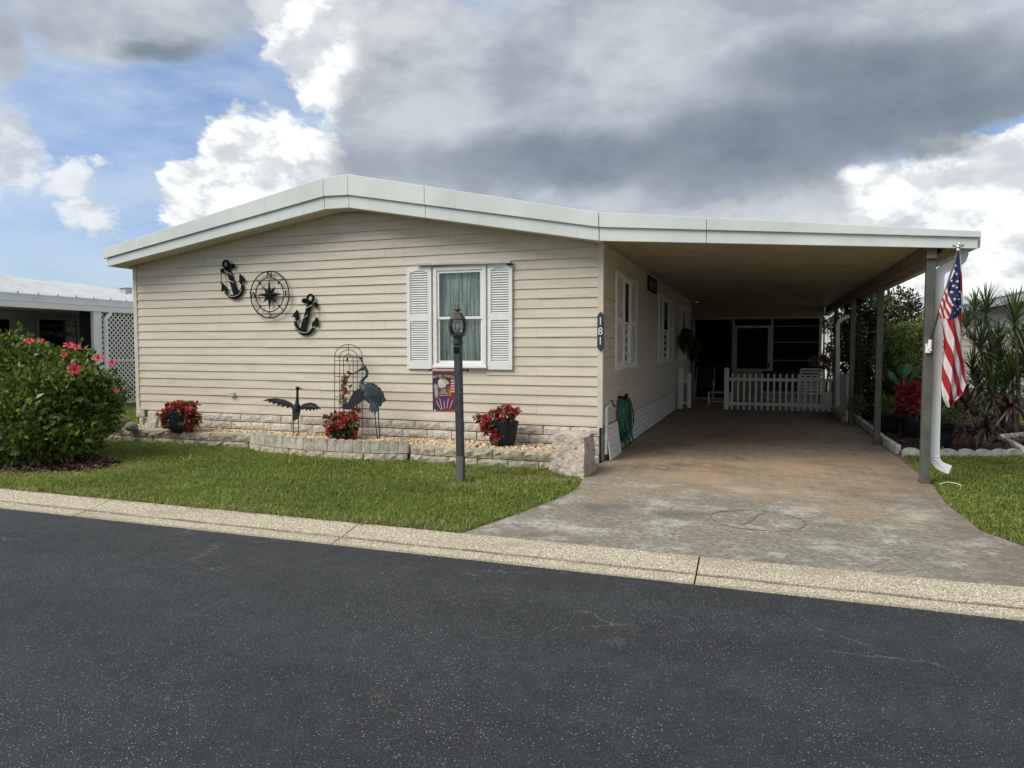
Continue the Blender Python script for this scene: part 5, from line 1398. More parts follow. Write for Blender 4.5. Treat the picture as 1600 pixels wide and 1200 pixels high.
# ================================================================== HOSE, TAP, LEANING PANEL
hc = atx(972, 628, HX1 + 0.09)
hose = thing('garden_hose', 'coiled bright green garden hose hanging by the house corner', 'hose', (HX1 + 0.09, hc[1], 0.05))
g = np.random.default_rng(51)
yt = hc[1]
mb = MB()
for i in range(9):
    wd = 0.20 + 0.035 * i + g.normal() * 0.015
    zt = 0.80 + 0.012 * (i % 4); zb_ = 0.07 + 0.035 * abs(i - 4) + g.random() * 0.02
    cy = yt + 0.06 + 0.04 * i; xo = HX1 + 0.065 + 0.016 * (i % 5)
    pts = []
    for j in range(28):
        a = 2 * math.pi * j / 28
        s, c = math.sin(a), math.cos(a)
        k_ = 0.42 + 0.58 * (1 - (c + 1) / 2) ** 0.8           # narrow where it hangs over the hook, wide below
        pts.append((xo + 0.016 * s, cy + wd * s * k_ - 0.05 * c, zb_ + (zt - zb_) * (c + 1) / 2))
    mb.tube(pts, 0.0115, 7, closed=True)
mb.build('coils', hose_m, hose, smooth=True)
pts = [(HX1 + 0.10, yt - 0.02, 0.75), (HX1 + 0.11, yt + 0.02, 0.5), (HX1 + 0.13, yt + 0.22, 0.2), (HX1 + 0.14, yt + 0.55, 0.06), (HX1 + 0.13, yt + 0.72, 0.10), (HX1 + 0.11, yt + 0.62, 0.40)]
MB().tube(pts, 0.0115, 7).build('loose_end', hose_m, hose, smooth=True)
MB().box(HX1 + 0.019, HX1 + 0.13, yt + 0.02, yt + 0.20, 0.80, 0.825).box(HX1 + 0.125, HX1 + 0.14, yt + 0.02, yt + 0.20, 0.80, 0.87).build('hook', dark_iron, hose)
pyy = atx(947, 650, HX1 + 0.05)[1]
tap = thing('water_tap', 'white standpipe with bent top and brass tap beside the green hose', 'tap', (HX1 + 0.05, pyy, 0))
MB().tube([(HX1 + 0.05, pyy, 0.10), (HX1 + 0.05, pyy, 0.70), (HX1 + 0.05, pyy + 0.02, 0.735), (HX1 + 0.05, pyy + 0.06, 0.75), (HX1 + 0.05, pyy + 0.30, 0.765)], 0.021, 10).tube([(HX1 + 0.05, pyy, 0.50), (HX1 + 0.05, pyy, 0.55)], 0.027, 10).tube([(HX1 + 0.05, pyy, 0.30), (HX1 + 0.05, pyy, 0.34)], 0.027, 10).build('pipe', pvc, tap, smooth=False)
mb = MB().tube([(HX1 + 0.05, pyy + 0.30, 0.765), (HX1 + 0.06, pyy + 0.40, 0.765), (HX1 + 0.09, pyy + 0.43, 0.72)], 0.016, 8)
for a in range(6):
    mb.tube([(HX1 + 0.06, pyy + 0.36, 0.81), (HX1 + 0.06 + 0.03 * math.cos(a * 1.05), pyy + 0.36 + 0.03 * math.sin(a * 1.05), 0.81)], 0.007, 5)
mb.tube([(HX1 + 0.06, pyy + 0.36, 0.765), (HX1 + 0.06, pyy + 0.36, 0.81)], 0.008, 6)
mb.build('valve', rust, tap)
lp = thing('loose_vent_panel', 'loose white slotted vent panel leaning at the house corner', 'vent panel', (HX1 + 0.15, 9.6, 0.0))
p0, p1 = 9.42, 10.20
def PLN(y, z, d): return (HX1 + 0.105 - 0.06 * z / 0.47 + d, y, 0.012 + z)
def pbox(mb, y0, y1, z0, z1, d0, d1):
    mb.hexa([PLN(y0, z0, d0), PLN(y0, z0, d1), PLN(y1, z0, d1), PLN(y1, z0, d0), PLN(y0, z1, d0), PLN(y0, z1, d1), PLN(y1, z1, d1), PLN(y1, z1, d0)])
mb = MB(); ny, nz = 9, 5
zs = np.linspace(0.03, 0.44, nz * 2 + 1); ys = np.linspace(p0 + 0.04, p1 - 0.04, ny * 2 + 1)
pbox(mb, p0, p1, 0.0, zs[0], 0, 0.012); pbox(mb, p0, p1, zs[-1], 0.47, 0, 0.012); pbox(mb, p0, ys[0], zs[0], zs[-1], 0, 0.012); pbox(mb, ys[-1], p1, zs[0], zs[-1], 0, 0.012)
for j in range(nz): pbox(mb, ys[0], ys[-1], zs[2 * j], zs[2 * j + 1], 0, 0.010)
for i in range(ny): pbox(mb, ys[2 * i], ys[2 * i + 1], zs[0], zs[-1], 0.001, 0.0085)
mb.build('panel', vinyl, lp)

# ================================================================== PICKET FENCES inside the carport
def picket_poly(w, h): return [(-w / 2, 0), (w / 2, 0), (w / 2, h - w * 0.5), (w * 0.25, h), (-w * 0.25, h), (-w / 2, h - w * 0.5)]
pk = MB().xz(picket_poly(0.050, 0.91), -0.012, 0.012).mesh('picket', fence_w)
def fence_post(par, x, y, h, w=0.115):
    mb = MB().box(x - w / 2, x + w / 2, y - w / 2, y + w / 2, 0.004, h - 0.07)
    mb.lathe([(w * 0.54, h - 0.069), (w * 0.54, h - 0.045), (w * 0.40, h - 0.015), (w * 0.18, h)], (x, y, 0), 16)
    return mb.build('post', fence_w, par)
fe = thing('picket_fence', 'white picket fence with round-topped post across the back of the carport', 'fence', (0.4, 18.5, 0))
fence_post(fe, -0.80, 18.5, 1.07)
for zz in (0.12, 0.735): MB().box(-0.742, 1.66, 18.502, 18.53, zz, zz + 0.075).build('rail', fence_w, fe)
for i in range(17): link('picket', pk, fe, (-0.66 + i * 0.1415, 18.487, 0.012))
fe = thing('picket_fence', 'short white picket gate post section against the house wall', 'fence', (-1.93, 18.4, 0))
fence_post(fe, -1.93, 18.4, 1.06, 0.13)
o = MB().box(-1.76, -1.66, 18.32, 18.38, 0.03, 0.93).build('picket', fence_w, fe, bevel=0.006)
for zz in (0.12, 0.68): MB().box(-1.865, -1.762, 18.38, 18.41, zz, zz + 0.06).build('rail', fence_w, fe)
fe = thing('board_fence', 'solid white board fence along the garden side of the carport', 'fence', (1.78, 17.6, 0))
fence_post(fe, 1.78, 16.32, 1.07, 0.10)
for i in range(9): MB().box(1.745, 1.770, 16.38 + i * 0.30, 16.38 + i * 0.30 + 0.293, 0.12, 0.98).build('board', vinyl, fe, bevel=0.004)
MB().box(1.72, 1.744, 16.38, 19.08, 0.78, 0.86).build('rail', fence_w, fe)
MB().box(1.66, 1.85, 16.28, 19.1, 0.004, 0.10).build('kerb_block', grey_concrete, fe)

# ================================================================== FURNITURE behind the fence
ch = thing('slatted_chair', 'white slatted plastic chair behind the right end of the picket fence', 'chair', (1.25, 19.2, 0))
def bar(mb, a, b, r=0.016, n=6): mb.tube([a, b], r, n)
for sx in (0.98, 1.50):
    mb = MB(); mb.tube([(sx, 18.78, 0.02), (sx, 18.95, 0.42), (sx, 19.05, 0.62)], 0.02, 8); mb.tube([(sx, 19.45, 0.02), (sx, 19.30, 0.42), (sx, 19.55, 1.0)], 0.02, 8); mb.tube([(sx, 18.85, 0.62), (sx, 19.42, 0.66)], 0.024, 8)
    mb.tube([(sx, 18.92, 0.40), (sx, 19.32, 0.38)], 0.018, 8); mb.build('side_frame', fence_w, ch, smooth=True)
for j in range(6): MB().box(0.99, 1.49, 18.90 + j * 0.07, 18.95 + j * 0.07, 0.405, 0.42).build('seat_slat', fence_w, ch)
for j in range(8):
    t_ = j / 7; MB().box(0.99, 1.49, 19.30 + 0.22 * t_, 19.32 + 0.22 * t_, 0.47 + 0.52 * t_, 0.515 + 0.52 * t_).build('back_slat', fence_w, ch)
MB().box(1.0, 1.48, 18.8, 18.83, 0.14, 0.18).build('stretcher', fence_w, ch)
lc = thing('lawn_chair', 'folding tube lawn chair in the shade left of the porch door', 'chair', (-1.5, 20.6, 0))
for sx in (-1.74, -1.24):
    MB().tube([(sx, 20.1, 0.02), (sx, 20.2, 0.42), (sx, 20.65, 0.40), (sx, 20.95, 1.02)], 0.014, 8).tube([(sx, 20.9, 0.02), (sx, 20.6, 0.40), (sx, 20.22, 0.62), (sx, 20.66, 0.64)], 0.014, 8).build('side_frame', steel, lc, smooth=True)
MB().hexa([(-1.73, 20.2, 0.40), (-1.25, 20.2, 0.40), (-1.25, 20.64, 0.38), (-1.73, 20.64, 0.38), (-1.73, 20.2, 0.41), (-1.25, 20.2, 0.41), (-1.25, 20.64, 0.39), (-1.73, 20.64, 0.39)]).build('seat', blue_cloth, lc)
MB().hexa([(-1.73, 20.66, 0.42), (-1.25, 20.66, 0.42), (-1.25, 20.67, 0.42), (-1.73, 20.67, 0.42), (-1.73, 20.94, 1.0), (-1.25, 20.94, 1.0), (-1.25, 20.95, 1.0), (-1.73, 20.95, 1.0)]).build('backrest', blue_cloth, lc)
lt = thing('low_table', 'low white tubular side table by the fence gate', 'table', (-1.0, 19.6, 0))
MB().box(-1.32, -0.72, 19.35, 19.75, 0.36, 0.38).build('table_top', steel, lt)
for x, y in ((-1.30, 19.37), (-0.74, 19.37), (-1.30, 19.73), (-0.74, 19.73)): MB().tube([(x, y, 0.01), (x, y, 0.36)], 0.014, 8).build('leg', vinyl, lt)
MB().tube([(-1.30, 19.37, 0.13), (-0.74, 19.37, 0.13)], 0.012, 6).build('stretcher', vinyl, lt)
be = thing('patio_bench', 'metal bench with dark blue cushions beside the porch door', 'bench', (0.6, 20.4, 0))
MB().box(0.05, 1.15, 20.2, 20.7, 0.40, 0.50).build('seat', blue_cloth, be, bevel=0.02)
MB().box(0.05, 1.15, 20.72, 20.84, 0.50, 0.92).build('backrest', blue_cloth, be, bevel=0.02)
for x in (0.03, 1.17): MB().tube([(x, 20.15, 0.01), (x, 20.15, 0.62), (x, 20.75, 0.64), (x, 20.86, 0.01)], 0.018, 8).build('arm_frame', steel, be, smooth=True)
MB().tube([(0.03, 20.15, 0.36), (1.17, 20.15, 0.36)], 0.016, 8).build('rail', steel, be)
o = MB().box(0.42, 0.70, 20.58, 20.70, 0.51, 0.82).build('cushion', red_cloth, bevel=0.03); tag(o, 'dark red cushion propped on the blue bench', 'cushion')
# dark hanging plants on the house side wall
g = np.random.default_rng(61)
for lab, yy, zz, s in (('dark trailing plant hung on the house wall between the second and third shutters', 18.25, 1.78, 1.0), ('dark drooping plant hung low on the house wall near the porch', 20.6, 1.55, 1.1)):
    t = thing('hanging_plant', lab, 'hanging plant', (HX1 + 0.25, yy, zz), 'hanging plants in the carport')
    P, d = shell(420, (HX1 + 0.22, yy, zz), (0.12 * s, 0.16 * s, 0.30 * s), g, 0.3)
    leaves('foliage', P, d * 0.6 + [0, 0, -0.7], 0.12, 0.4, dark_leaf, t, kind='stuff', g=g)
    MB().lathe([(0.06, -0.1), (0.10, 0.06)], (HX1 + 0.20, yy, zz + 0.2), 14).build('basket', dark_iron, t)
    MB().tube([(HX1 + 0.02, yy, zz + 0.52), (HX1 + 0.20, yy, zz + 0.5), (HX1 + 0.20, yy, zz + 0.26)], 0.006, 6).build('hook', dark_iron, t)
t = thing('hanging_plant', 'dark red flowering basket at the garden corner of the porch', 'hanging plant', (1.60, 21.0, 1.1), 'hanging plants in the carport')
P, d = shell(260, (1.55, 21.0, 1.15), (0.26, 0.22, 0.15), g, 0.5); leaves('foliage', P, d, 0.09, 0.5, dark_leaf, t, kind='stuff', g=g)
P, d = shell(120, (1.55, 21.0, 1.19), (0.27, 0.23, 0.14), g, 0.8); leaves('flowers', P, d, 0.06, 0.7, petal_red, t, kind='stuff', g=g)
MB().lathe([(0.08, 0.90), (0.15, 1.06)], (1.55, 21.0, 0), 14).build('basket', dark_iron, t); MB().tube([(1.55, 21.0, 0.004), (1.55, 21.0, 0.9)], 0.02, 8).build('stand', dark_iron, t)

# ================================================================== NATIONAL FLAG on its staff
FY = 8.90
fl = thing('national_flag', 'stars and stripes hanging from a slanted staff on the front carport post', 'flag', tuple(at(1487, 560, FY)))
ba, ti = at(1450.5, 541, 9.03), at(1497, 391, FY)
MB().tube([ba, ti], [0.013, 0.011], 10).build('staff', M('dark staff', (0.10, 0.09, 0.08), rough=0.5), fl, smooth=True)
mb = MB().box(ba[0] - 0.028, ba[0] + 0.028, 9.026, 9.0445, ba[2] - 0.075, ba[2] + 0.03)
mb.tube([ba + [0.012, -0.014, -0.03], ba + (ti - ba) * 0.07], 0.020, 10); mb.ell(ba + np.array([0.02, -0.02, -0.045]), (0.016, 0.016, 0.016), 8, 6)
mb.build('bracket', vinyl, fl)
mb = MB().ell(ti + [0, 0, 0.035], (0.026, 0.026, 0.026), 12, 8)
mb.add([ti + [0, 0, 0.045], ti + [-0.06, 0, 0.065], ti + [-0.045, 0.006, 0.035], ti + [0.06, 0, 0.065], ti + [0.045, 0.006, 0.035]], [(0, 1, 2), (0, 4, 3)])
mb.tube([ti + [0, 0, 0.05], ti + [0.02, -0.01, 0.085]], [0.016, 0.006], 8); mb.tube([ti + [0, 0, -0.02], ti + [0, 0, 0.02]], 0.018, 10)
mb.build('finial', chrome, fl, smooth=True)
YS = [393, 410, 430, 447, 475, 488, 497, 512, 530, 560, 600, 618, 626, 636]
XL = [1495.5, 1493, 1489, 1480, 1470, 1467.5, 1469, 1472.5, 1475, 1473.5, 1471.5, 1472.5, 1475, 1480]
XR = [1499, 1501, 1502.5, 1503.4, 1504.6, 1504.4, 1503.6, 1504, 1505, 1507, 1509.5, 1502, 1491, 1485]
nu, nv = 90, 380
U, Vv = np.meshgrid(np.linspace(0, 1, nu), np.linspace(0, 1, nv), indexing='ij')
Ypx = 393 + 243 * Vv
Xpx = np.interp(Ypx, YS, XL) * (1 - U) + np.interp(Ypx, YS, XR) * U
zx = (Xpx - 1420) * 5; zy = (Ypx - 370) * 5
cant = [(340, 100), (392, 100), (404, 430), (412, 592), (370, 632), (305, 658), (316, 600), (326, 510), (300, 370), (345, 180)]
cm = inside(cant, zx.ravel(), zy.ravel()).reshape(zx.shape)
s1 = (zx - 0.30 * (zy - 665)) - 300
red1 = np.mod(s1, 88) < 46
s2 = (zx - 0.33 * (zy - 500)) - 262
red2 = np.mod(s2, 33) < 17
upper = (zy < 640) & (zx < 330)
red = np.where(upper, red2, red1)
col = np.where(red[..., None], np.array([0.40, 0.022, 0.035]), np.array([0.70, 0.66, 0.64]))
col = np.where(cm[..., None], np.array([0.022, 0.032, 0.095]), col)
for sx, sy in ((365, 225), (352, 272), (369, 290), (336, 345), (372, 352), (346, 383), (366, 400), (332, 432), (374, 460), (347, 490), (385, 487), (327, 535), (377, 565), (347, 597), (399, 548), (392, 430), (356, 545)):
    dx, dy = (zx - sx), (zy - sy)
    rr = np.hypot(dx, dy); an = np.arctan2(dx, -dy)
    k_ = np.mod(an + math.pi / 5, 2 * math.pi / 5) - math.pi / 5
    lim = 11.5 * math.cos(2 * math.pi / 5) / np.cos(2 * math.pi / 5 - np.abs(k_))
    col = np.where(((rr < np.maximum(lim * 1.15, 3.5)) & cm)[..., None], np.array([0.72, 0.72, 0.72]), col)
D = np.stack([_ray(0, 0)] * 1)
dirs = _fw + _rt * ((Xpx - 800) / FPX)[..., None] + _up * ((600 - Ypx) / FPX)[..., None]
Pf = _eye + dirs * (FY / dirs[..., 1])[..., None]
fold = 0.045 * np.sin(U * 6.5 + Vv * 3.0) + 0.022 * np.sin(U * 15 + Vv * 7 + 1)
Pf[..., 1] += fold * np.clip(Vv * 3, 0.08, 1) - 0.02
idx = np.arange(nu * nv).reshape(nu, nv)
Fq = np.stack([idx[:-1, :-1], idx[1:, :-1], idx[1:, 1:], idx[:-1, 1:]], -1).reshape(-1, 4)
link('flag_cloth', np_mesh('flag_cloth', Pf.reshape(-1, 3), Fq, cloth_m, smooth=True, col=col.reshape(-1, 3), base=wloc(fl)), fl)

# ================================================================== GARDEN BED right of the carport
bedp = [(1.96, 11.42), (2.7, 11.55), (3.5, 11.85), (4.3, 13.0), (4.9, 14.0), (4.9, 21.0), (1.96, 21.0)]
o = MB().xy(bedp[::-1][::-1], 0.03, -0.05).build('mulch_bed', mulch_soil); tag(o, kind='structure')
g = np.random.default_rng(71)
def chips(name, poly, n, z, g, smin=0.02, smax=0.07):
    X, Yv = scatter(poly, n, g); n = len(X); th = g.uniform(0, 6.28, n); L_ = g.uniform(smin, smax, n); W_ = L_ * g.uniform(0.2, 0.5, n)
    u = np.stack([np.cos(th), np.sin(th), g.normal(size=n) * 0.35], 1); v = np.stack([-np.sin(th), np.cos(th), g.normal(size=n) * 0.3], 1)
    c = np.stack([X, Yv, z + 0.02 * g.random(n)], 1)
    V = np.stack([c - u * L_[:, None] / 2 - v * W_[:, None] / 2, c + u * L_[:, None] / 2 - v * W_[:, None] / 2, c + u * L_[:, None] / 2 + v * W_[:, None] / 2, c - u * L_[:, None] / 2 + v * W_[:, None] / 2], 1).reshape(-1, 3)
    F = np.arange(n * 4).reshape(n, 4)
    o = link(name, np_mesh(name, V, F, mulch_m, np.repeat(g.random(n), 4))); o['kind'] = 'stuff'
chips('bark_chips', bedp, 9000, 0.035, g)
be_ = thing('bed_edging', 'pale scalloped concrete border round the mulch bed beside the driveway', 'edging', (1.95, 11.4, 0))
sb = scallop(0.28, 0.135, 0.055, 2, 0, 0.035, 0.018).mesh('border_block', white_concrete)
sb2 = scallop(0.24, 0.135, 0.06, 1, 0, 0.06, 0.015).mesh('border_block', white_concrete)
for i, (p, a) in enumerate(walk([(1.93, 17.0), (1.93, 14.5), (1.90, 12.6), (1.93, 11.45)], 0.285)):
    o = link('border_block', sb, be_, (p[0], p[1], -0.012)); o.rotation_euler = (0.02 * math.sin(i * 2.3), 0.015 * math.sin(i * 3.1), a)
for i, (p, a) in enumerate(walk([(1.96, 11.36), (2.45, 11.42), (3.0, 11.55), (3.55, 11.8)], 0.245)):
    o = link('border_block', sb2, be_, (p[0], p[1], -0.02)); o.rotation_euler = (0.03 * math.sin(i * 2.3), 0.03 * math.sin(i * 3.1), a)
for i, (p, a) in enumerate(walk([(3.62, 11.85), (3.75, 12.6), (3.85, 13.8), (4.6, 14.6)], 0.285)):
    o = link('border_block', sb, be_, (p[0], p[1], -0.035)); o.rotation_euler = (0.02 * math.sin(i * 2.3), 0.03 * math.sin(i * 3.1), a)

def straps(name, P, phi, e0, L_, W_, droop, mat, parent=None, seg=6, kind=None, g=None, wpow=0.8):
    P = np.asarray(P, float); n = len(P)
    phi, e0, L_, W_, droop = [np.broadcast_to(np.asarray(q, float), (n,)) for q in (phi, e0, L_, W_, droop)]
    c = P.copy(); V = np.zeros((n, seg + 1, 2, 3)); sd = np.stack([-np.sin(phi), np.cos(phi), np.zeros(n)], 1)
    for i in range(seg + 1):
        t_ = i / seg; w_ = W_ * (max(math.sin(math.pi * (0.16 + 0.84 * t_)), 0.02) ** wpow) / 2
        V[:, i, 0] = c - sd * w_[:, None]; V[:, i, 1] = c + sd * w_[:, None]
        e = e0 - droop * t_
        c = c + np.stack([np.cos(phi) * np.cos(e), np.sin(phi) * np.cos(e), np.sin(e)], 1) * (L_ / seg)[:, None]
    idx = np.arange(n * (seg + 1) * 2).reshape(n, seg + 1, 2)
    F = np.stack([idx[:, :-1, 0], idx[:, :-1, 1], idx[:, 1:, 1], idx[:, 1:, 0]], -1).reshape(-1, 4)
    g = g or rng
    me = np_mesh(name, V.reshape(-1, 3), F, mat, np.repeat(g.random(n), (seg + 1) * 2), base=wloc(parent))
    o = link(name, me, parent)
    if kind: o['kind'] = kind
    return o

def shrub(name, label, cat, base, blobs_, size, ratio, mat, seed, stems=(), group=None, inner=0.35, droop=0.0, stem_mat=None, crown='foliage', sr=0.02):
    g = np.random.default_rng(seed)
    t = thing(name, label, cat, tuple(base), group)
    PP, DD = [], []
    for (c, r_, n_) in blobs_:
        P, d = shell(n_, c, r_, g, inner); PP.append(P); DD.append(d)
    P = np.concatenate(PP); d = np.concatenate(DD)
    D_ = d + g.normal(size=d.shape) * 0.75 + np.array([0, 0, 0.15 - droop])
    kk = P[:, 2] > 0.03; P, D_ = P[kk], D_[kk]
    leaves(crown, P, D_, size * g.uniform(0.65, 1.25, len(P)), ratio, mat, t, kind='stuff', g=g)
    for s in stems:
        s = [np.array(q, float) for q in s]
        MB().tube(s, list(np.linspace(sr, sr * 0.35, len(s))), 7).build('stem' if cat != 'tree' else 'trunk', stem_mat or bark, t, smooth=True)
    return t
def stems_to(base, blobs_, g, per=1, spread=0.12):
    out = []
    for (c, r_, n_) in blobs_:
        for _ in range(per):
            b = np.array(base) + [g.normal() * spread, g.normal() * spread, 0]
            e = np.array(c) + g.normal(size=3) * np.array(r_) * 0.35
            m_ = (b + e) / 2 + g.normal(size=3) * 0.10
            out.append([b, b * 0.6 + m_ * 0.4, m_, e])
    return out
def B(px, py, Y, rx, rz, n, ry=None):
    c = at(px, py, Y); dep = -c[0] * math.sin(YAW) + Y * math.cos(YAW); s = dep / FPX
    return (c, (rx * s, (ry or (rx + rz) / 2) * s, rz * s), n)
g = np.random.default_rng(81)
def add_shrub(name, label, cat, bpx, Y, bl, size, ratio, mat, seed, per=1, **kw):
    x = at(bpx, 560, Y)[0]; base = (x, Y, 0.0)
    return shrub(name, label, cat, base, bl, size, ratio, mat, seed, stems=stems_to(base, bl, g, per), **kw)
SG = 'shrubs behind the carport posts'
add_shrub('garden_tree', 'tall dark evergreen tree behind the second and third carport posts', 'tree', 1350, 18.4, [B(1345, 520, 18.4, 34, 36, 1700), B(1358, 482, 18.2, 30, 26, 1100), B(1335, 575, 18.2, 24, 40, 1000), B(1372, 560, 18.0, 30, 40, 1200)], 0.13, 0.38, dark_leaf, 82, 2, group=SG, sr=0.05)
add_shrub('garden_tree', 'tree with red-tinged new leaves rising over the feathery green tree', 'tree', 1400, 17.6, [B(1402, 472, 17.6, 34, 22, 520), B(1424, 490, 17.5, 18, 18, 260), B(1385, 495, 17.7, 26, 24, 480), B(1408, 545, 17.6, 40, 50, 1300)], 0.11, 0.42, red_tip_leaf, 83, 2, group=SG, inner=0.2, sr=0.045)
add_shrub('feathery_tree', 'light green feathery weeping tree between the first and second carport posts', 'tree', 1408, 16.2, [B(1404, 530, 16.2, 33, 26, 1500), B(1424, 560, 16.0, 24, 30, 900), B(1390, 565, 16.2, 24, 26, 700), B(1432, 520, 16.3, 14, 22, 350)], 0.16, 0.12, feather_leaf, 84, 1, group=SG, droop=0.9, inner=0.15, sr=0.035)
add_shrub('garden_shrub', 'dark leafy shrub low behind the third post and the pots', 'shrub', 1395, 16.6, [B(1385, 620, 16.6, 36, 28, 1500), B(1420, 605, 16.8, 30, 34, 1300), B(1350, 630, 17.0, 22, 28, 900)], 0.11, 0.42, dark_leaf, 85, 1, group=SG)
add_shrub('garden_shrub', 'slim dark climbing shrub on the third carport post', 'shrub', 1338, 16.6, [B(1338, 590, 16.6, 11, 34, 700), B(1341, 530, 16.6, 12, 40, 600)], 0.08, 0.45, dark_leaf, 86, 2, group=SG)
add_shrub('garden_tree', 'distant leafy tree seen past the porch corner by the white house', 'tree', 1302, 27.0, [B(1300, 560, 27, 13, 26, 420), B(1318, 520, 26, 14, 40, 700), B(1292, 500, 27, 10, 20, 200)], 0.16, 0.45, dark_leaf, 87, 2, sr=0.06, group=SG)
add_shrub('garden_shrub', 'pale green shrub behind the hanging flag', 'shrub', 1492, 14.6, [B(1492, 615, 14.6, 17, 26, 700), B(1478, 590, 14.8, 12, 22, 350), B(1505, 640, 14.4, 20, 16, 420)], 0.10, 0.40, pale_leaf, 88, 1, inner=0.2, group=SG)
add_shrub('garden_shrub', 'dark shrub filling the bed behind the white downspout', 'shrub', 1468, 15.6, [B(1462, 610, 15.6, 24, 40, 1000), B(1452, 540, 15.9, 14, 40, 500)], 0.11, 0.42, dark_leaf, 89, 1, group=SG)
add_shrub('garden_shrub', 'small light leafy plant at the foot of the third carport post', 'shrub', 1338, 15.5, [B(1338, 632, 15.5, 12, 14, 320)], 0.09, 0.30, pale_leaf, 90, 1, group=SG)
add_shrub('garden_shrub', 'small ferny green plant beside the red plant in its pot', 'shrub', 1382, 14.6, [B(1384, 634, 14.6, 13, 14, 420)], 0.10, 0.22, feather_leaf, 91, 1, group=SG, droop=0.4)
# potted red plant, spare pot, potted spider plant
b = np.array([2.52, 13.6, 0.03])
t = pot('flower_pot', 'black pot holding a bushy red-leaved plant in the garden bed', tuple(b), [(0.15, 0), (0.18, 0.03), (0.20, 0.18), (0.215, 0.34), (0.225, 0.36)])
g2 = np.random.default_rng(92)
P, d = shell(240, b + [0, 0, 0.62], (0.28, 0.27, 0.30), g2, 0.5); PP, DD = flower_heads(P, d, 0.09, g2, 7)
leaves('foliage', PP, DD, 0.10 * g2.uniform(0.7, 1.2, len(PP)), 0.42, petal_red, t, kind='stuff', g=g2)
P, d = shell(240, b + [0, 0, 0.60], (0.27, 0.26, 0.30), g2, 0.5); leaves('foliage', P, d, 0.11, 0.4, dark_leaf, t, kind='stuff', g=g2)
t = pot('flower_pot', 'empty-looking black pot in shade behind the red-leaved plant', (2.22, 14.2, 0.03), [(0.15, 0), (0.18, 0.03), (0.20, 0.18), (0.215, 0.30), (0.225, 0.32)])
b = np.array([2.60, 12.35, 0.03])
t = pot('flower_pot', 'wide black pot of strappy green grass beside the white downspout', tuple(b), [(0.17, 0), (0.19, 0.03), (0.205, 0.20), (0.215, 0.31), (0.228, 0.315), (0.228, 0.345)])
n = 90; ph = g2.uniform(0, 6.28, n)
straps('leaves', b + np.stack([np.cos(ph) * 0.05, np.sin(ph) * 0.05, np.full(n, 0.30)], 1), ph, g2.uniform(0.7, 1.5, n), g2.uniform(0.35, 0.62, n), 0.022, g2.uniform(0.6, 2.0, n), pale_leaf, t, kind='stuff', g=g2)
# elephant ears
t = thing('elephant_ear_plant', 'elephant ear plant with three big heart-shaped leaves above the red plant', 'plant', (2.62, 15.0, 0))
HP = [(0, 0.08), (0.16, 0.22), (0.33, 0.10), (0.40, -0.12), (0.30, -0.42), (0.12, -0.72), (0, -0.86), (-0.12, -0.72), (-0.30, -0.42), (-0.40, -0.12), (-0.33, 0.10), (-0.16, 0.22)]
for (px, py, s, rz, rx) in ((1396, 584, 0.40, 1.1, 1.0), (1413, 572, 0.34, -0.3, 0.9), (1428, 575, 0.36, -1.0, 1.1)):
    c = at(px, py, 14.9); Mx = np.array(Matrix.Rotation(rz, 3, 'Z') @ Matrix.Rotation(rx, 3, 'X'))
    vs = [Mx @ (np.array([u * s, v * s, -0.10 * s * (abs(u) * 3) ** 1.5])) + c for u, v in HP] + [Mx @ np.array([0, -0.15 * s, 0.03 * s]) + c]
    MB().add(vs, [(i, (i + 1) % 12, 12) for i in range(12)]).build('leaf', big_leaf_m, t)
    MB().tube([(2.62, 15.0, 0.02), (2.62 * 0.4 + c[0] * 0.6, 15.0, c[2] * 0.65), tuple(c)], [0.016, 0.012, 0.008], 6).build('stalk', stem_m, t)

# purple cordyline: every strap leaf is a part
cb = np.array([3.12, 12.45, 0.0])
t = thing('cordyline_plant', 'purple strap-leaved cordyline at the front edge of the mulch bed', 'plant', tuple(cb))
g3 = np.random.default_rng(95)
for (px, py, Yh, nl, Lm, e_lo, e_hi, dr_, pot_) in ((1512, 640, 12.4, 10, 0.40, 0.8, 1.5, 0.5, 1), (1541, 668, 12.0, 34, 0.40, -0.3, 1.0, 1.3, 1), (1578, 636, 12.9, 32, 0.50, -0.4, 1.1, 1.2, 1), (1508, 672, 12.2, 14, 0.34, -0.3, 0.7, 1.1, 1), (1527, 652, 12.5, 14, 0.32, 0.0, 1.2, 1.1, 1), (1560, 690, 12.2, 12, 0.26, -0.2, 0.8, 1.1, 1)):
    h = at(px, py, Yh)
    MB().tube([cb + [0.03 * g3.normal(), 0, 0.0], (cb + h) / 2 + [0.03, 0, 0], h], [0.018, 0.015, 0.012], 7).build('stem', bark, t, smooth=True)
    ph0 = g3.uniform(0, 6.28)
    for i in range(nl):
        straps('leaf', [h + g3.normal(size=3) * 0.012], ph0 + i * 2.4, g3.uniform(e_lo, e_hi), Lm * g3.uniform(0.75, 1.15), 0.050 * g3.uniform(0.8, 1.2), dr_ * g3.uniform(0.5, 1.4), purple_solid, t, seg=6, g=g3)
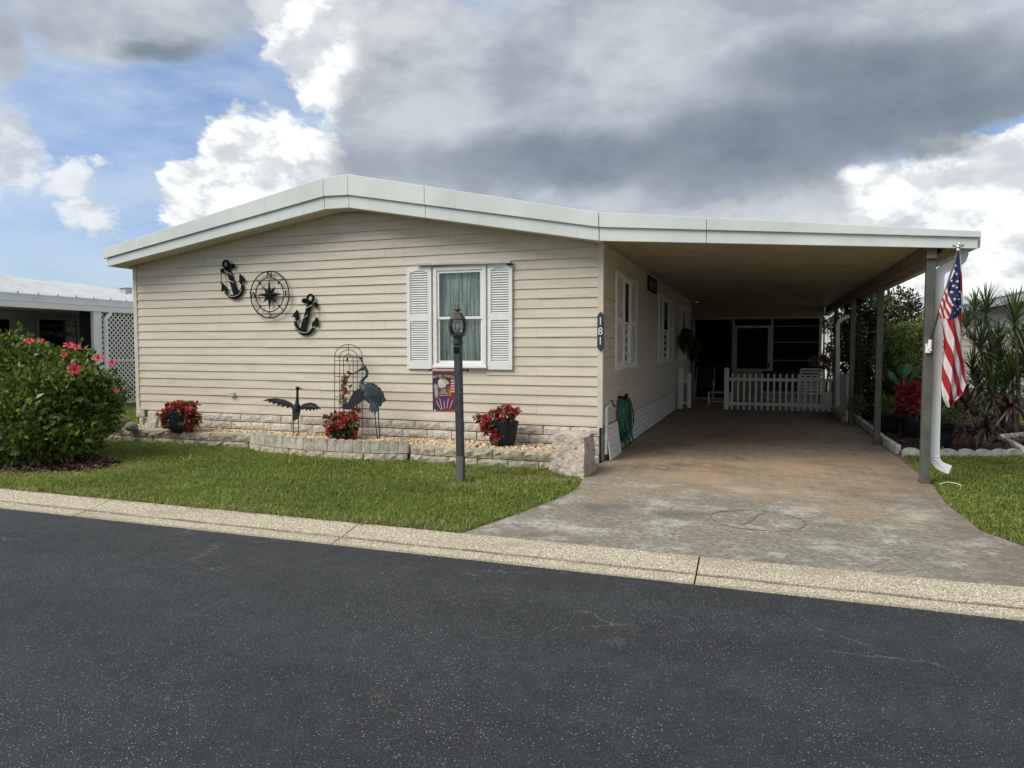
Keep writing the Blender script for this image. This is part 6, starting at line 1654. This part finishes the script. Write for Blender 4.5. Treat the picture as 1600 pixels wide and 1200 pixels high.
# dracaena clump
db = np.array([3.95, 14.6, 0.0])
t = thing('dracaena_tree', 'many-stemmed dracaena with spiky rosettes standing right of the flag', 'tree', tuple(db))
for k_, (px, py, Yh, nl, Lm) in enumerate(((1510, 512, 14.3, 46, 0.36), (1523, 486, 14.8, 44, 0.34), (1540, 490, 14.4, 60, 0.42), (1585, 505, 14.0, 70, 0.50), (1533, 545, 14.2, 60, 0.46), (1560, 540, 15.0, 60, 0.42), (1545, 590, 14.2, 64, 0.48), (1582, 592, 14.2, 66, 0.50), (1605, 545, 14.6, 60, 0.5), (1562, 575, 14.8, 50, 0.45), (1520, 585, 14.6, 44, 0.40), (1615, 600, 14.4, 60, 0.5), (1600, 570, 15.2, 60, 0.5), (1550, 615, 14.0, 56, 0.46), (1528, 610, 14.9, 50, 0.44), (1570, 610, 14.6, 56, 0.46), (1590, 545, 15.4, 60, 0.5), (1548, 560, 15.2, 56, 0.46))):
    h = at(px, py, Yh)
    b0 = db + [g3.uniform(-0.25, 0.35), g3.uniform(-0.2, 0.2), 0]
    mid = b0 * 0.45 + h * 0.55 + [g3.normal() * 0.10, g3.normal() * 0.08, -0.12]
    MB().tube([b0, b0 * 0.75 + mid * 0.25 + [0, 0, 0.15], mid, mid * 0.35 + h * 0.65 + [0.02, 0, -0.06], h], [0.040, 0.034, 0.028, 0.024, 0.020], 8).build('trunk', bark, t, smooth=True)
    nl = int(nl * 1.5)
    ph = np.arange(nl) * 2.39996; e = np.linspace(-0.55, 1.50, nl)
    straps('leaf_rosette', h + np.stack([np.zeros(nl), np.zeros(nl), np.linspace(-0.10, 0.08, nl)], 1), ph, e, Lm * (1.0 + 0.25 * g3.random(nl)), 0.026, g3.uniform(0.1, 0.7, nl), spike_leaf, t, seg=4, kind='stuff', g=g3)
a, b = atz(1468, 757, 0.03), atz(1494, 756, 0.03)
o = MB().tube([a, a * 0.7 + b * 0.3 + [0, 0.02, 0.015], (a + b) / 2 + [0, 0.03, 0.02], a * 0.3 + b * 0.7 + [0, 0.01, 0.015], b + [0, -0.03, 0.01], b + [0.03, -0.09, 0.0]], 0.004, 6).build('plastic_tie', vinyl); tag(o, 'white plastic strip lying on the grass by the front carport post', 'plastic strip')

# ================================================================== HIBISCUS on the left
hb = np.array([-9.25, 6.75, 0.0])
HB = [(at(0, 618, 7.0), (1.10, 0.92, 0.76), 4200), (at(92, 632, 6.95), (0.70, 0.76, 0.62), 3300), (at(128, 632, 7.15), (0.44, 0.6, 0.48), 1500), (at(-130, 600, 7.0), (1.2, 1.0, 0.95), 2600), (at(25, 672, 6.45), (0.85, 0.6, 0.45), 2200), (at(80, 566, 7.2), (0.55, 0.6, 0.20), 800), (at(15, 551, 7.1), (0.6, 0.6, 0.22), 800), (at(100, 682, 6.7), (0.5, 0.5, 0.25), 900)]
hib = shrub('hibiscus_bush', 'big rounded hibiscus bush with pink-red blooms at the left edge of the lawn', 'bush', hb, HB, 0.095, 0.62, hib_leaf, 101, stems=stems_to(hb, HB, g, 3, 0.22), inner=0.45, sr=0.022)
gt = np.random.default_rng(103)
SP, SD, mb = [], [], MB()
for q in range(46):                                     # stray young shoots standing out of the outline
    c_, r_, n_ = HB[q % 8]
    d_ = unit(gt.normal(size=(1, 3)) + [[0, -0.1, 0.8]])[0]
    p_ = np.array(c_) + d_ * np.array(r_) * 0.9
    e_ = p_ + unit((d_ + [0, 0, 0.5] + gt.normal(size=3) * 0.25)[None])[0] * gt.uniform(0.05, 0.20)
    mb.tube([p_, (p_ + e_) / 2 + gt.normal(size=3) * 0.012, e_], [0.006, 0.005, 0.003], 5)
    for t_ in np.linspace(0.25, 1.0, 7): SP.append(p_ * (1 - t_) + e_ * t_); SD.append(gt.normal(size=3) + (e_ - p_) * 2.5)
mb.build('shoots', stem_m, hib, kind='stuff')
leaves('shoot_leaves', np.array(SP), np.array(SD), 0.085 * gt.uniform(0.6, 1.2, len(SP)), 0.6, hib_leaf, hib, kind='stuff', g=gt, rnd=gt.uniform(0.5, 1.0, len(SP)))
for (px, py, Yf, s, up) in ((116, 578, 6.28, 0.078, 0.3), (153, 563, 6.75, 0.075, 1.5), (175, 570, 6.95, 0.06, 1.0), (108, 543, 6.85, 0.075, 1.6), (120, 546, 7.1, 0.06, 1.3), (46, 536, 6.75, 0.065, 1.6), (64, 535, 6.9, 0.045, 1.5), (100, 557, 6.5, 0.04, 0.8), (183, 612, 7.0, 0.035, 0.6)):
    c = at(px, py, Yf); nrm = (_eye - c); nrm[2] = 0; nrm /= np.linalg.norm(nrm); nrm = nrm + np.array([0, 0, up]); nrm /= np.linalg.norm(nrm)
    e1 = np.cross([0, 0, 1.0], nrm); e1 /= np.linalg.norm(e1); e2 = np.cross(nrm, e1)
    c = c + nrm * 0.03; mb = MB()
    for q in range(5):
        a = 2 * math.pi * q / 5 + px; vs = [c]
        for (rr, ww, hh_) in ((0.35, 0.22, 0.10), (0.75, 0.42, 0.22), (1.0, 0.30, 0.16)):
            for sd in (-1, 1):
                aa = a + sd * ww / rr * 0.9
                vs.append(c + s * rr * (e1 * math.cos(aa) + e2 * math.sin(aa)) + nrm * s * hh_ * (1 + 0.2 * sd))
        vs.append(c + s * 1.08 * (e1 * math.cos(a) + e2 * math.sin(a)) + nrm * s * 0.05)
        mb.add(vs, [(0, 1, 2), (1, 3, 4, 2), (3, 5, 6, 4), (5, 7, 6)])
    f_ = mb.build('flower', hib_petal, hib, fix=False)
    MB().ell(c + nrm * 0.012, (s * 0.2,) * 3, 8, 5).tube([c, c + nrm * s * 0.9 + e2 * s * 0.15], 0.005, 5).build('flower_eye', hib_eye, f_)
mp = [(hb[0] + 1.45 * math.cos(a) * (1 + 0.08 * math.sin(3 * a)) - 0.15, hb[1] - 0.10 + 0.75 * math.sin(a) * (1 + 0.1 * math.cos(4 * a))) for a in np.linspace(0, 2 * math.pi, 30)[:-1]]
o = MB().xy(mp, 0.004, -0.05).build('mulch_bed', mulch_soil); tag(o, kind='structure')
chips('bark_chips', mp, 4200, 0.010, g, 0.03, 0.11)

# ================================================================== NEIGHBOURS
nb = thing('neighbour_house', 'grey neighbouring mobile home with white metal roof and deep porch behind the hibiscus', 'house', (-19.6, 16, 0))
XG, XW = -16.6, -19.6
GZ0, GZ1 = 2.52, 2.74
mb = MB()
mb.hexa([(XG, 8, 2.83), (XG, 30, 2.83), (XG, 30, 2.86), (XG, 8, 2.86), (-21.4, 8, 3.66), (-21.4, 30, 3.66), (-21.4, 30, 3.69), (-21.4, 8, 3.69)])
mb.hexa([(-21.4, 8, 3.66), (-21.4, 30, 3.66), (-21.4, 30, 3.69), (-21.4, 8, 3.69), (-27, 8, 2.7), (-27, 30, 2.7), (-27, 30, 2.73), (-27, 8, 2.73)])
rf = mb.build('roof', metal_roof, nb)
for i in range(44):
    y = 8.2 + i * 0.5
    if y > 17.5: break
    MB().hexa([(XG, y, 2.862), (XG, y + 0.05, 2.862), (-21.38, y + 0.05, 3.688), (-21.38, y, 3.688), (XG, y + 0.012, 2.905), (XG, y + 0.038, 2.905), (-21.38, y + 0.038, 3.735), (-21.38, y + 0.012, 3.735)]).build('roof_rib', metal_roof, nb)
yv = atx(197, 462, -18.9)[1]
MB().box(-19.05, -18.8, yv - 0.10, yv + 0.14, 3.2, 3.44).box(-19.09, -18.76, yv - 0.14, yv + 0.18, 3.442, 3.47).build('roof_vent', steel, nb, bevel=0.01)
MB().box(XG, XG + 0.03, 8, 30, 2.70, 2.835).build('fascia_board', fascia_w, nb)
MB().box(XG + 0.031, XG + 0.13, 8, 30, GZ0, 2.665).box(XG + 0.115, XG + 0.14, 8, 30, 2.666, 2.69).build('gutter', white, nb, bevel=0.006)
MB().box(XW, XG - 0.005, 8, 30, 2.62, 2.65).build('porch_ceiling', M('porch ceiling', (0.62, 0.62, 0.60), rough=0.7), nb)
MB().box(XW - 0.1, XW - 0.01, 8, 30, 0.0, 2.7).box(-26.5, XW - 0.11, 8, 8.1, 0.0, 2.7).build('wall', grey_wall, nb)
for j in range(17):
    z = 0.25 + j * 0.14
    MB().hexa([(XW - 0.01, 8, z), (XW + 0.012, 8, z), (XW + 0.012, 30, z), (XW - 0.01, 30, z), (XW - 0.01, 8, z + 0.138), (XW - 0.002, 8, z + 0.138), (XW - 0.002, 30, z + 0.138), (XW - 0.01, 30, z + 0.138)]).build('siding_board', grey_wall, nb)
MB().box(XW, XG - 0.02, 8, 30, -0.05, 0.08).build('porch_bounce_floor', M('porch bounce slab', (0.36, 0.35, 0.33), rough=0.9), nb)  # pale slab added to bounce light into the porch
NS = lambda x, y, z: (XW + 0.012 - y, x, z)
grey_frame = M('grey window trim', (0.30, 0.30, 0.29), rough=0.5)
wy0, wy1 = atx(56, 500, XW)[1], atx(120, 500, XW)[1]
mb = MB(); frame_box(mb, wy0, wy1, 0.95, 2.44, 0.05, -0.05, -0.001, NS); w = mb.build('window', grey_frame, nb)
mb = MB(); bx(mb, wy0 + 0.05, wy1 - 0.05, -0.020, -0.012, 1.0, 2.39, NS); mb.build('pane', dark_glass, w)
mb = MB(); g4 = np.random.default_rng(5)
for j in range(46):
    for zz, a_ in ((2.22, 0.035), (2.0, 0.06), (1.93, 0.05)):
        yy = wy0 + 0.08 + (wy1 - wy0 - 0.16) * j / 45
        if g4.random() < 0.75: bx(mb, yy - 0.008, yy + 0.008, -0.0245, -0.0212, zz - a_ * g4.random(), zz + a_ * (0.4 + 0.6 * abs(math.sin(j * 0.55))), NS)
mb.build('lace_valance', M('lace', (0.14, 0.14, 0.14), rough=0.9), w, kind='stuff')
dy0, dy1 = atx(-18, 500, XW)[1], atx(22, 500, XW)[1]
mb = MB(); frame_box(mb, dy0, dy1, 0.25, 2.60, 0.07, -0.05, -0.001, NS); dd = mb.build('door', grey_frame, nb)
mb = MB(); bx(mb, dy0 + 0.07, dy1 - 0.07, -0.03, -0.01, 0.32, 2.53, NS); mb.build('door_leaf', M('pale door', (0.34, 0.34, 0.33), rough=0.5), dd)
mb = MB(); bx(mb, dy0 + 0.2, dy1 - 0.17, -0.036, -0.031, 1.3, 2.35, NS); mb.build('pane', dark_glass, dd)
py_ = atx(150.5, 560, XG)[1]
MB().box(XG - 0.02, XG + 0.09, py_ - 0.12, py_ + 0.12, 0.0, GZ0 - 0.002).build('post', white, nb, bevel=0.006)
MB().tube([(XG + 0.10, py_ + 0.36, GZ0 + 0.01), (XG + 0.12, py_ + 0.35, 2.45), (XG + 0.14, py_ + 0.26, 2.40), (XG + 0.14, py_ + 0.20, 2.32), (XG + 0.14, py_ + 0.19, 0.05)], 0.05, 8).build('downspout', white, nb)
lt_ = thing('lattice_screen', 'white diagonal lattice panel closing the end of the grey house porch', 'lattice', (XG, py_ + 1.6, 0))
ly0, ly1, lz0, lz1 = py_ + 0.13, py_ + 3.3, 0.04, GZ0 - 0.01
mb = MB(); sp_ = 0.138
for k_ in range(-30, 60):
    for s in (1, -1):
        # slat line z = lz0 + s*(y - yk); clipped to the panel
        yk = ly0 + k_ * sp_
        pts = []
        if s == 1: ya, yb = max(ly0, yk), min(ly1, yk + (lz1 - lz0))
        else: ya, yb = max(ly0, yk - (lz1 - lz0)), min(ly1, yk)
        if yb - ya < 0.03: continue
        za = lz0 + (ya - yk) * s; zb2 = lz0 + (yb - yk) * s
        if s == -1: za, zb2 = lz0 + (yk - ya), lz0 + (yk - yb)
        x0 = XG + (0.0 if s == 1 else 0.008); h_ = 0.036 * 1.414
        mb.hexa([(x0, ya, za - h_ / 2), (x0 + 0.007, ya, za - h_ / 2), (x0 + 0.007, yb, zb2 - h_ / 2), (x0, yb, zb2 - h_ / 2), (x0, ya, za + h_ / 2), (x0 + 0.007, ya, za + h_ / 2), (x0 + 0.007, yb, zb2 + h_ / 2), (x0, yb, zb2 + h_ / 2)])
mb.build('lattice_slats', vinyl, lt_, kind='stuff')
MB().box(XG - 0.01, XG + 0.03, ly0, ly1, 1.20, 1.245).build('rail', vinyl, lt_)
MB().box(XG - 0.01, XG + 0.03, ly0, ly1, lz0 - 0.03, lz0 + 0.02).build('rail', vinyl, lt_)
MB().box(XG - 0.6, XG - 0.55, ly0 - 0.1, ly1, 0.0, 2.6).build('dark_backing', dark_int, nb)  # dark sheet standing behind the lattice

rn_ = thing('neighbour_house', 'pale sided neighbouring mobile home behind the dracaena at the right edge', 'house', (5.4, 20, 0))
XR_ = 5.40
for j in range(11):
    z = 0.48 + j * 0.19
    MB().hexa([(XR_ - 0.016, 13, z), (XR_, 13, z), (XR_, 36, z), (XR_ - 0.016, 36, z), (XR_ - 0.003, 13, z + 0.188), (XR_, 13, z + 0.188), (XR_, 36, z + 0.188), (XR_ - 0.003, 36, z + 0.188)]).build('siding_board', pale_wall, rn_)
MB().box(XR_ + 0.001, 12.5, 13, 36, 0.0, 2.58).build('wall', pale_wall, rn_)
MB().box(XR_ - 0.01, XR_ + 0.0, 13, 36, 0.0, 0.475).build('skirting', M('dark skirting', (0.10, 0.095, 0.085), rough=0.9), rn_)
MB().box(XR_ - 0.30, XR_ + 0.0, 12.7, 36.3, 2.56, 2.585).build('soffit', soffit_m, rn_)
MB().box(XR_ - 0.34, XR_ - 0.302, 12.7, 36.3, 2.52, 2.70).build('fascia_board', grey_roof, rn_)
MB().hexa([(XR_ - 0.33, 12.7, 2.70), (9.2, 12.7, 3.62), (9.2, 36.3, 3.62), (XR_ - 0.33, 36.3, 2.70), (XR_ - 0.33, 12.7, 2.74), (9.2, 12.7, 3.66), (9.2, 36.3, 3.66), (XR_ - 0.33, 36.3, 2.74)]).hexa([(9.2, 12.7, 3.62), (13, 12.7, 2.7), (13, 36.3, 2.7), (9.2, 36.3, 3.62), (9.2, 12.7, 3.66), (13, 12.7, 2.74), (13, 36.3, 2.74), (9.2, 36.3, 3.66)]).build('roof', grey_roof, rn_)
MB().box(XR_ - 0.36, XR_ - 0.342, 12.7, 36.3, 2.712, 2.75).build('drip_edge', white, rn_)
wh = thing('neighbour_house', 'bright white house far behind, seen past the porch corner', 'house', (4, 38, 0))
MB().box(-6, 9.5, 38, 46, 0.0, 3.0).build('wall', M('white wall', (0.74, 0.74, 0.72), rough=0.6), wh)
MB().hexa([(-6.4, 37.5, 3.0), (9.9, 37.5, 3.0), (9.9, 46.4, 3.0), (-6.4, 46.4, 3.0), (-6.4, 41.5, 4.2), (9.9, 41.5, 4.2), (9.9, 42, 4.2), (-6.4, 42, 4.2)]).build('roof', grey_roof, wh)
for x in (2.2, 4.4, 6.6):
    f_ = MB().box(x - 0.5, x + 0.5, 37.95, 37.998, 1.0, 2.2).build('window', vinyl, wh); MB().box(x - 0.42, x + 0.42, 37.94, 37.948, 1.08, 2.12).build('pane', dark_glass, f_)

# ================================================================== GRASS
from mathutils import noise as NZ
def lawn(name, poly, dens, g, hmin, hmax, wmin, wmax, bare=None, lean=0.5, edge=None, nmul=1.0):
    xs = [p[0] for p in poly]; ys = [p[1] for p in poly]
    area = 0.5 * abs(sum(poly[i][0] * poly[i - 1][1] - poly[i - 1][0] * poly[i][1] for i in range(len(poly))))
    X, Yv = scatter(poly, int(area * dens), g)
    if bare is not None:
        kk = g.random(len(X)) < bare(X, Yv); X, Yv = X[kk], Yv[kk]
    n = len(X)
    clump = 0.5 + 0.5 * np.sin(X * 2.3 + 1.3 * np.sin(Yv * 1.9)) * np.sin(Yv * 2.9 + np.sin(X * 3.1))
    fine_ = 0.5 + 0.5 * np.sin(X * 11 + 2 * np.sin(Yv * 7)) * np.sin(Yv * 13 + 2 * np.sin(X * 9))
    h = (hmin + (hmax - hmin) * g.random(n) ** 1.3) * (0.65 + 0.35 * clump + 0.35 * fine_)
    w = g.uniform(wmin, wmax, n)
    th = g.uniform(0, 6.28, n); ln = np.abs(g.normal(size=n)) * lean + 0.15
    dx, dy = np.cos(th), np.sin(th)
    ta = th + math.pi / 2 + g.normal(size=n) * 0.4
    sx, sy = np.cos(ta) * w / 2, np.sin(ta) * w / 2
    z0 = np.full(n, -0.012)
    b = np.stack([X, Yv, z0], 1); s = np.stack([sx, sy, np.zeros(n)], 1)
    m_ = b + np.stack([dx * h * ln * 0.45, dy * h * ln * 0.45, h * 0.65], 1)
    t_ = b + np.stack([dx * h * ln * 1.35, dy * h * ln * 1.35, h * (1.0 - 0.30 * np.minimum(ln, 1.6))], 1)
    V = np.stack([b - s, b + s, m_ - s * 0.85, m_ + s * 0.85, t_], 1).reshape(-1, 3)
    i = np.arange(n)[:, None] * 5
    F = np.concatenate([i + np.array([0, 1, 3]), i + np.array([0, 3, 2]), i + np.array([2, 3, 4])], 0)
    rv = np.clip(g.random(n) * 0.75 + 0.25 * clump - 0.05, 0, 0.84)
    dead = g.random(n) < (0.05 if edge is None else 0.05 + 0.35 * edge(X, Yv))
    rv = np.where(dead, 0.9 + 0.1 * g.random(n), rv)
    o = link(name, np_mesh(name, V, F, grass_m, np.repeat(rv, 5))); o['kind'] = 'stuff'
g = np.random.default_rng(111)
dl = [tuple(map(float, p)) for p in DL[1:5]]
leftp = [(-13.5, 5.31), (-2.40, 5.31)] + [(x - 0.02, y) for x, y in dl] + [(-2.02, 8.1), (-2.52, 8.42)] + [(x, y + 0.01) for x, y in PR[::-1]] + [(x, y + 0.0) for x, y in PM[::-1]] + [(x, y + 0.02) for x, y in PL[::-1]] + [(-13.5, 8.8)]
def el2(X, Y, cx, cy, rx, ry): return np.sqrt(((X - cx) / rx) ** 2 + ((Y - cy) / ry) ** 2)
def bareL(X, Y):
    p = np.ones(len(X))
    p *= np.clip((el2(X, Y, hb[0] - 0.1, hb[1] - 0.10, 1.42, 0.73) - 0.90) * 5, 0.0, 1)
    p *= np.clip((el2(X, Y, -3.20, 7.30, 0.34, 0.26) - 0.35) * 1.6, 0.12, 1)
    p *= np.clip((el2(X, Y, -2.45, 7.95, 0.55, 0.34) - 0.3) * 1.3, 0.15, 1)
    nz = 0.5 + 0.5 * np.sin(X * 3.7 + 2 * np.sin(Y * 2.2)) * np.cos(Y * 4.3 + X)
    return p * (0.62 + 0.38 * nz)
def edgeL(X, Y): return np.clip(1 - (Y - 5.31) / 0.35, 0, 1) + np.clip(1.3 - el2(X, Y, -2.9, 7.6, 0.9, 0.7), 0, 1) * 0.6 + np.clip(1.12 - el2(X, Y, hb[0] - 0.1, hb[1] - 0.15, 1.9, 1.1), 0, 0.2) * 4
lawn('grass', leftp, 5200, g, 0.025, 0.068, 0.005, 0.010, bareL, 0.70, edgeL)
# ragged runners creeping over the kerb and the slab edge, and coarse weed tufts
lawn('grass', [(-13.5, 5.235), (-2.45, 5.235), (-2.45, 5.33), (-13.5, 5.33)], 1500, g, 0.03, 0.075, 0.005, 0.009, lambda X, Y: np.clip((Y - 5.225) * 9 + 0.25 * np.sin(X * 5) * np.sin(X * 1.7), 0, 1), 1.1, lambda X, Y: 0.5 + 0 * X)
lawn('grass', [(x + 0.05, y - 0.02) for x, y in dl] + [(x - 0.06, y + 0.06) for x, y in dl[::-1]], 1800, g, 0.02, 0.06, 0.005, 0.008, None, 1.1, lambda X, Y: 0.6 + 0 * X)
lawn('weeds', leftp, 120, g, 0.06, 0.11, 0.012, 0.022, lambda X, Y: (np.sin(X * 2.1 + 1) * np.sin(Y * 3.3 + X) > 0.45) * 1.0, 0.9)
rightp = [(3.22, 5.31), (9.5, 5.31), (9.5, 12.6), (3.62, 11.82), (2.9, 11.5), (1.97, 11.32), (1.90, 9.3)] + [(float(p[0]) + 0.02, float(p[1])) for p in DR[1:-1]]
lawn('grass', rightp, 4600, g, 0.028, 0.066, 0.005, 0.010, lambda X, Y: 0.75 + 0.25 * np.sin(X * 4 + Y * 3) ** 2, 0.6, lambda X, Y: 0.08 + np.clip(1 - (Y - 5.31) / 0.4, 0, 1))
lawn('grass', [(4.4, 11.9), (12, 12.4), (12, 26), (5.0, 26), (5.0, 14.0)], 700, g, 0.05, 0.11, 0.012, 0.02)
lawn('grass', [(-16.6, 8.8), (-10.42, 8.8), (-10.42, 17), (-16.6, 17)], 900, g, 0.05, 0.10, 0.010, 0.018)
lawn('grass', [(-24, 5.31), (-13.5, 5.31), (-13.5, 8.8), (-24, 8.8)], 500, g, 0.05, 0.10, 0.012, 0.02)
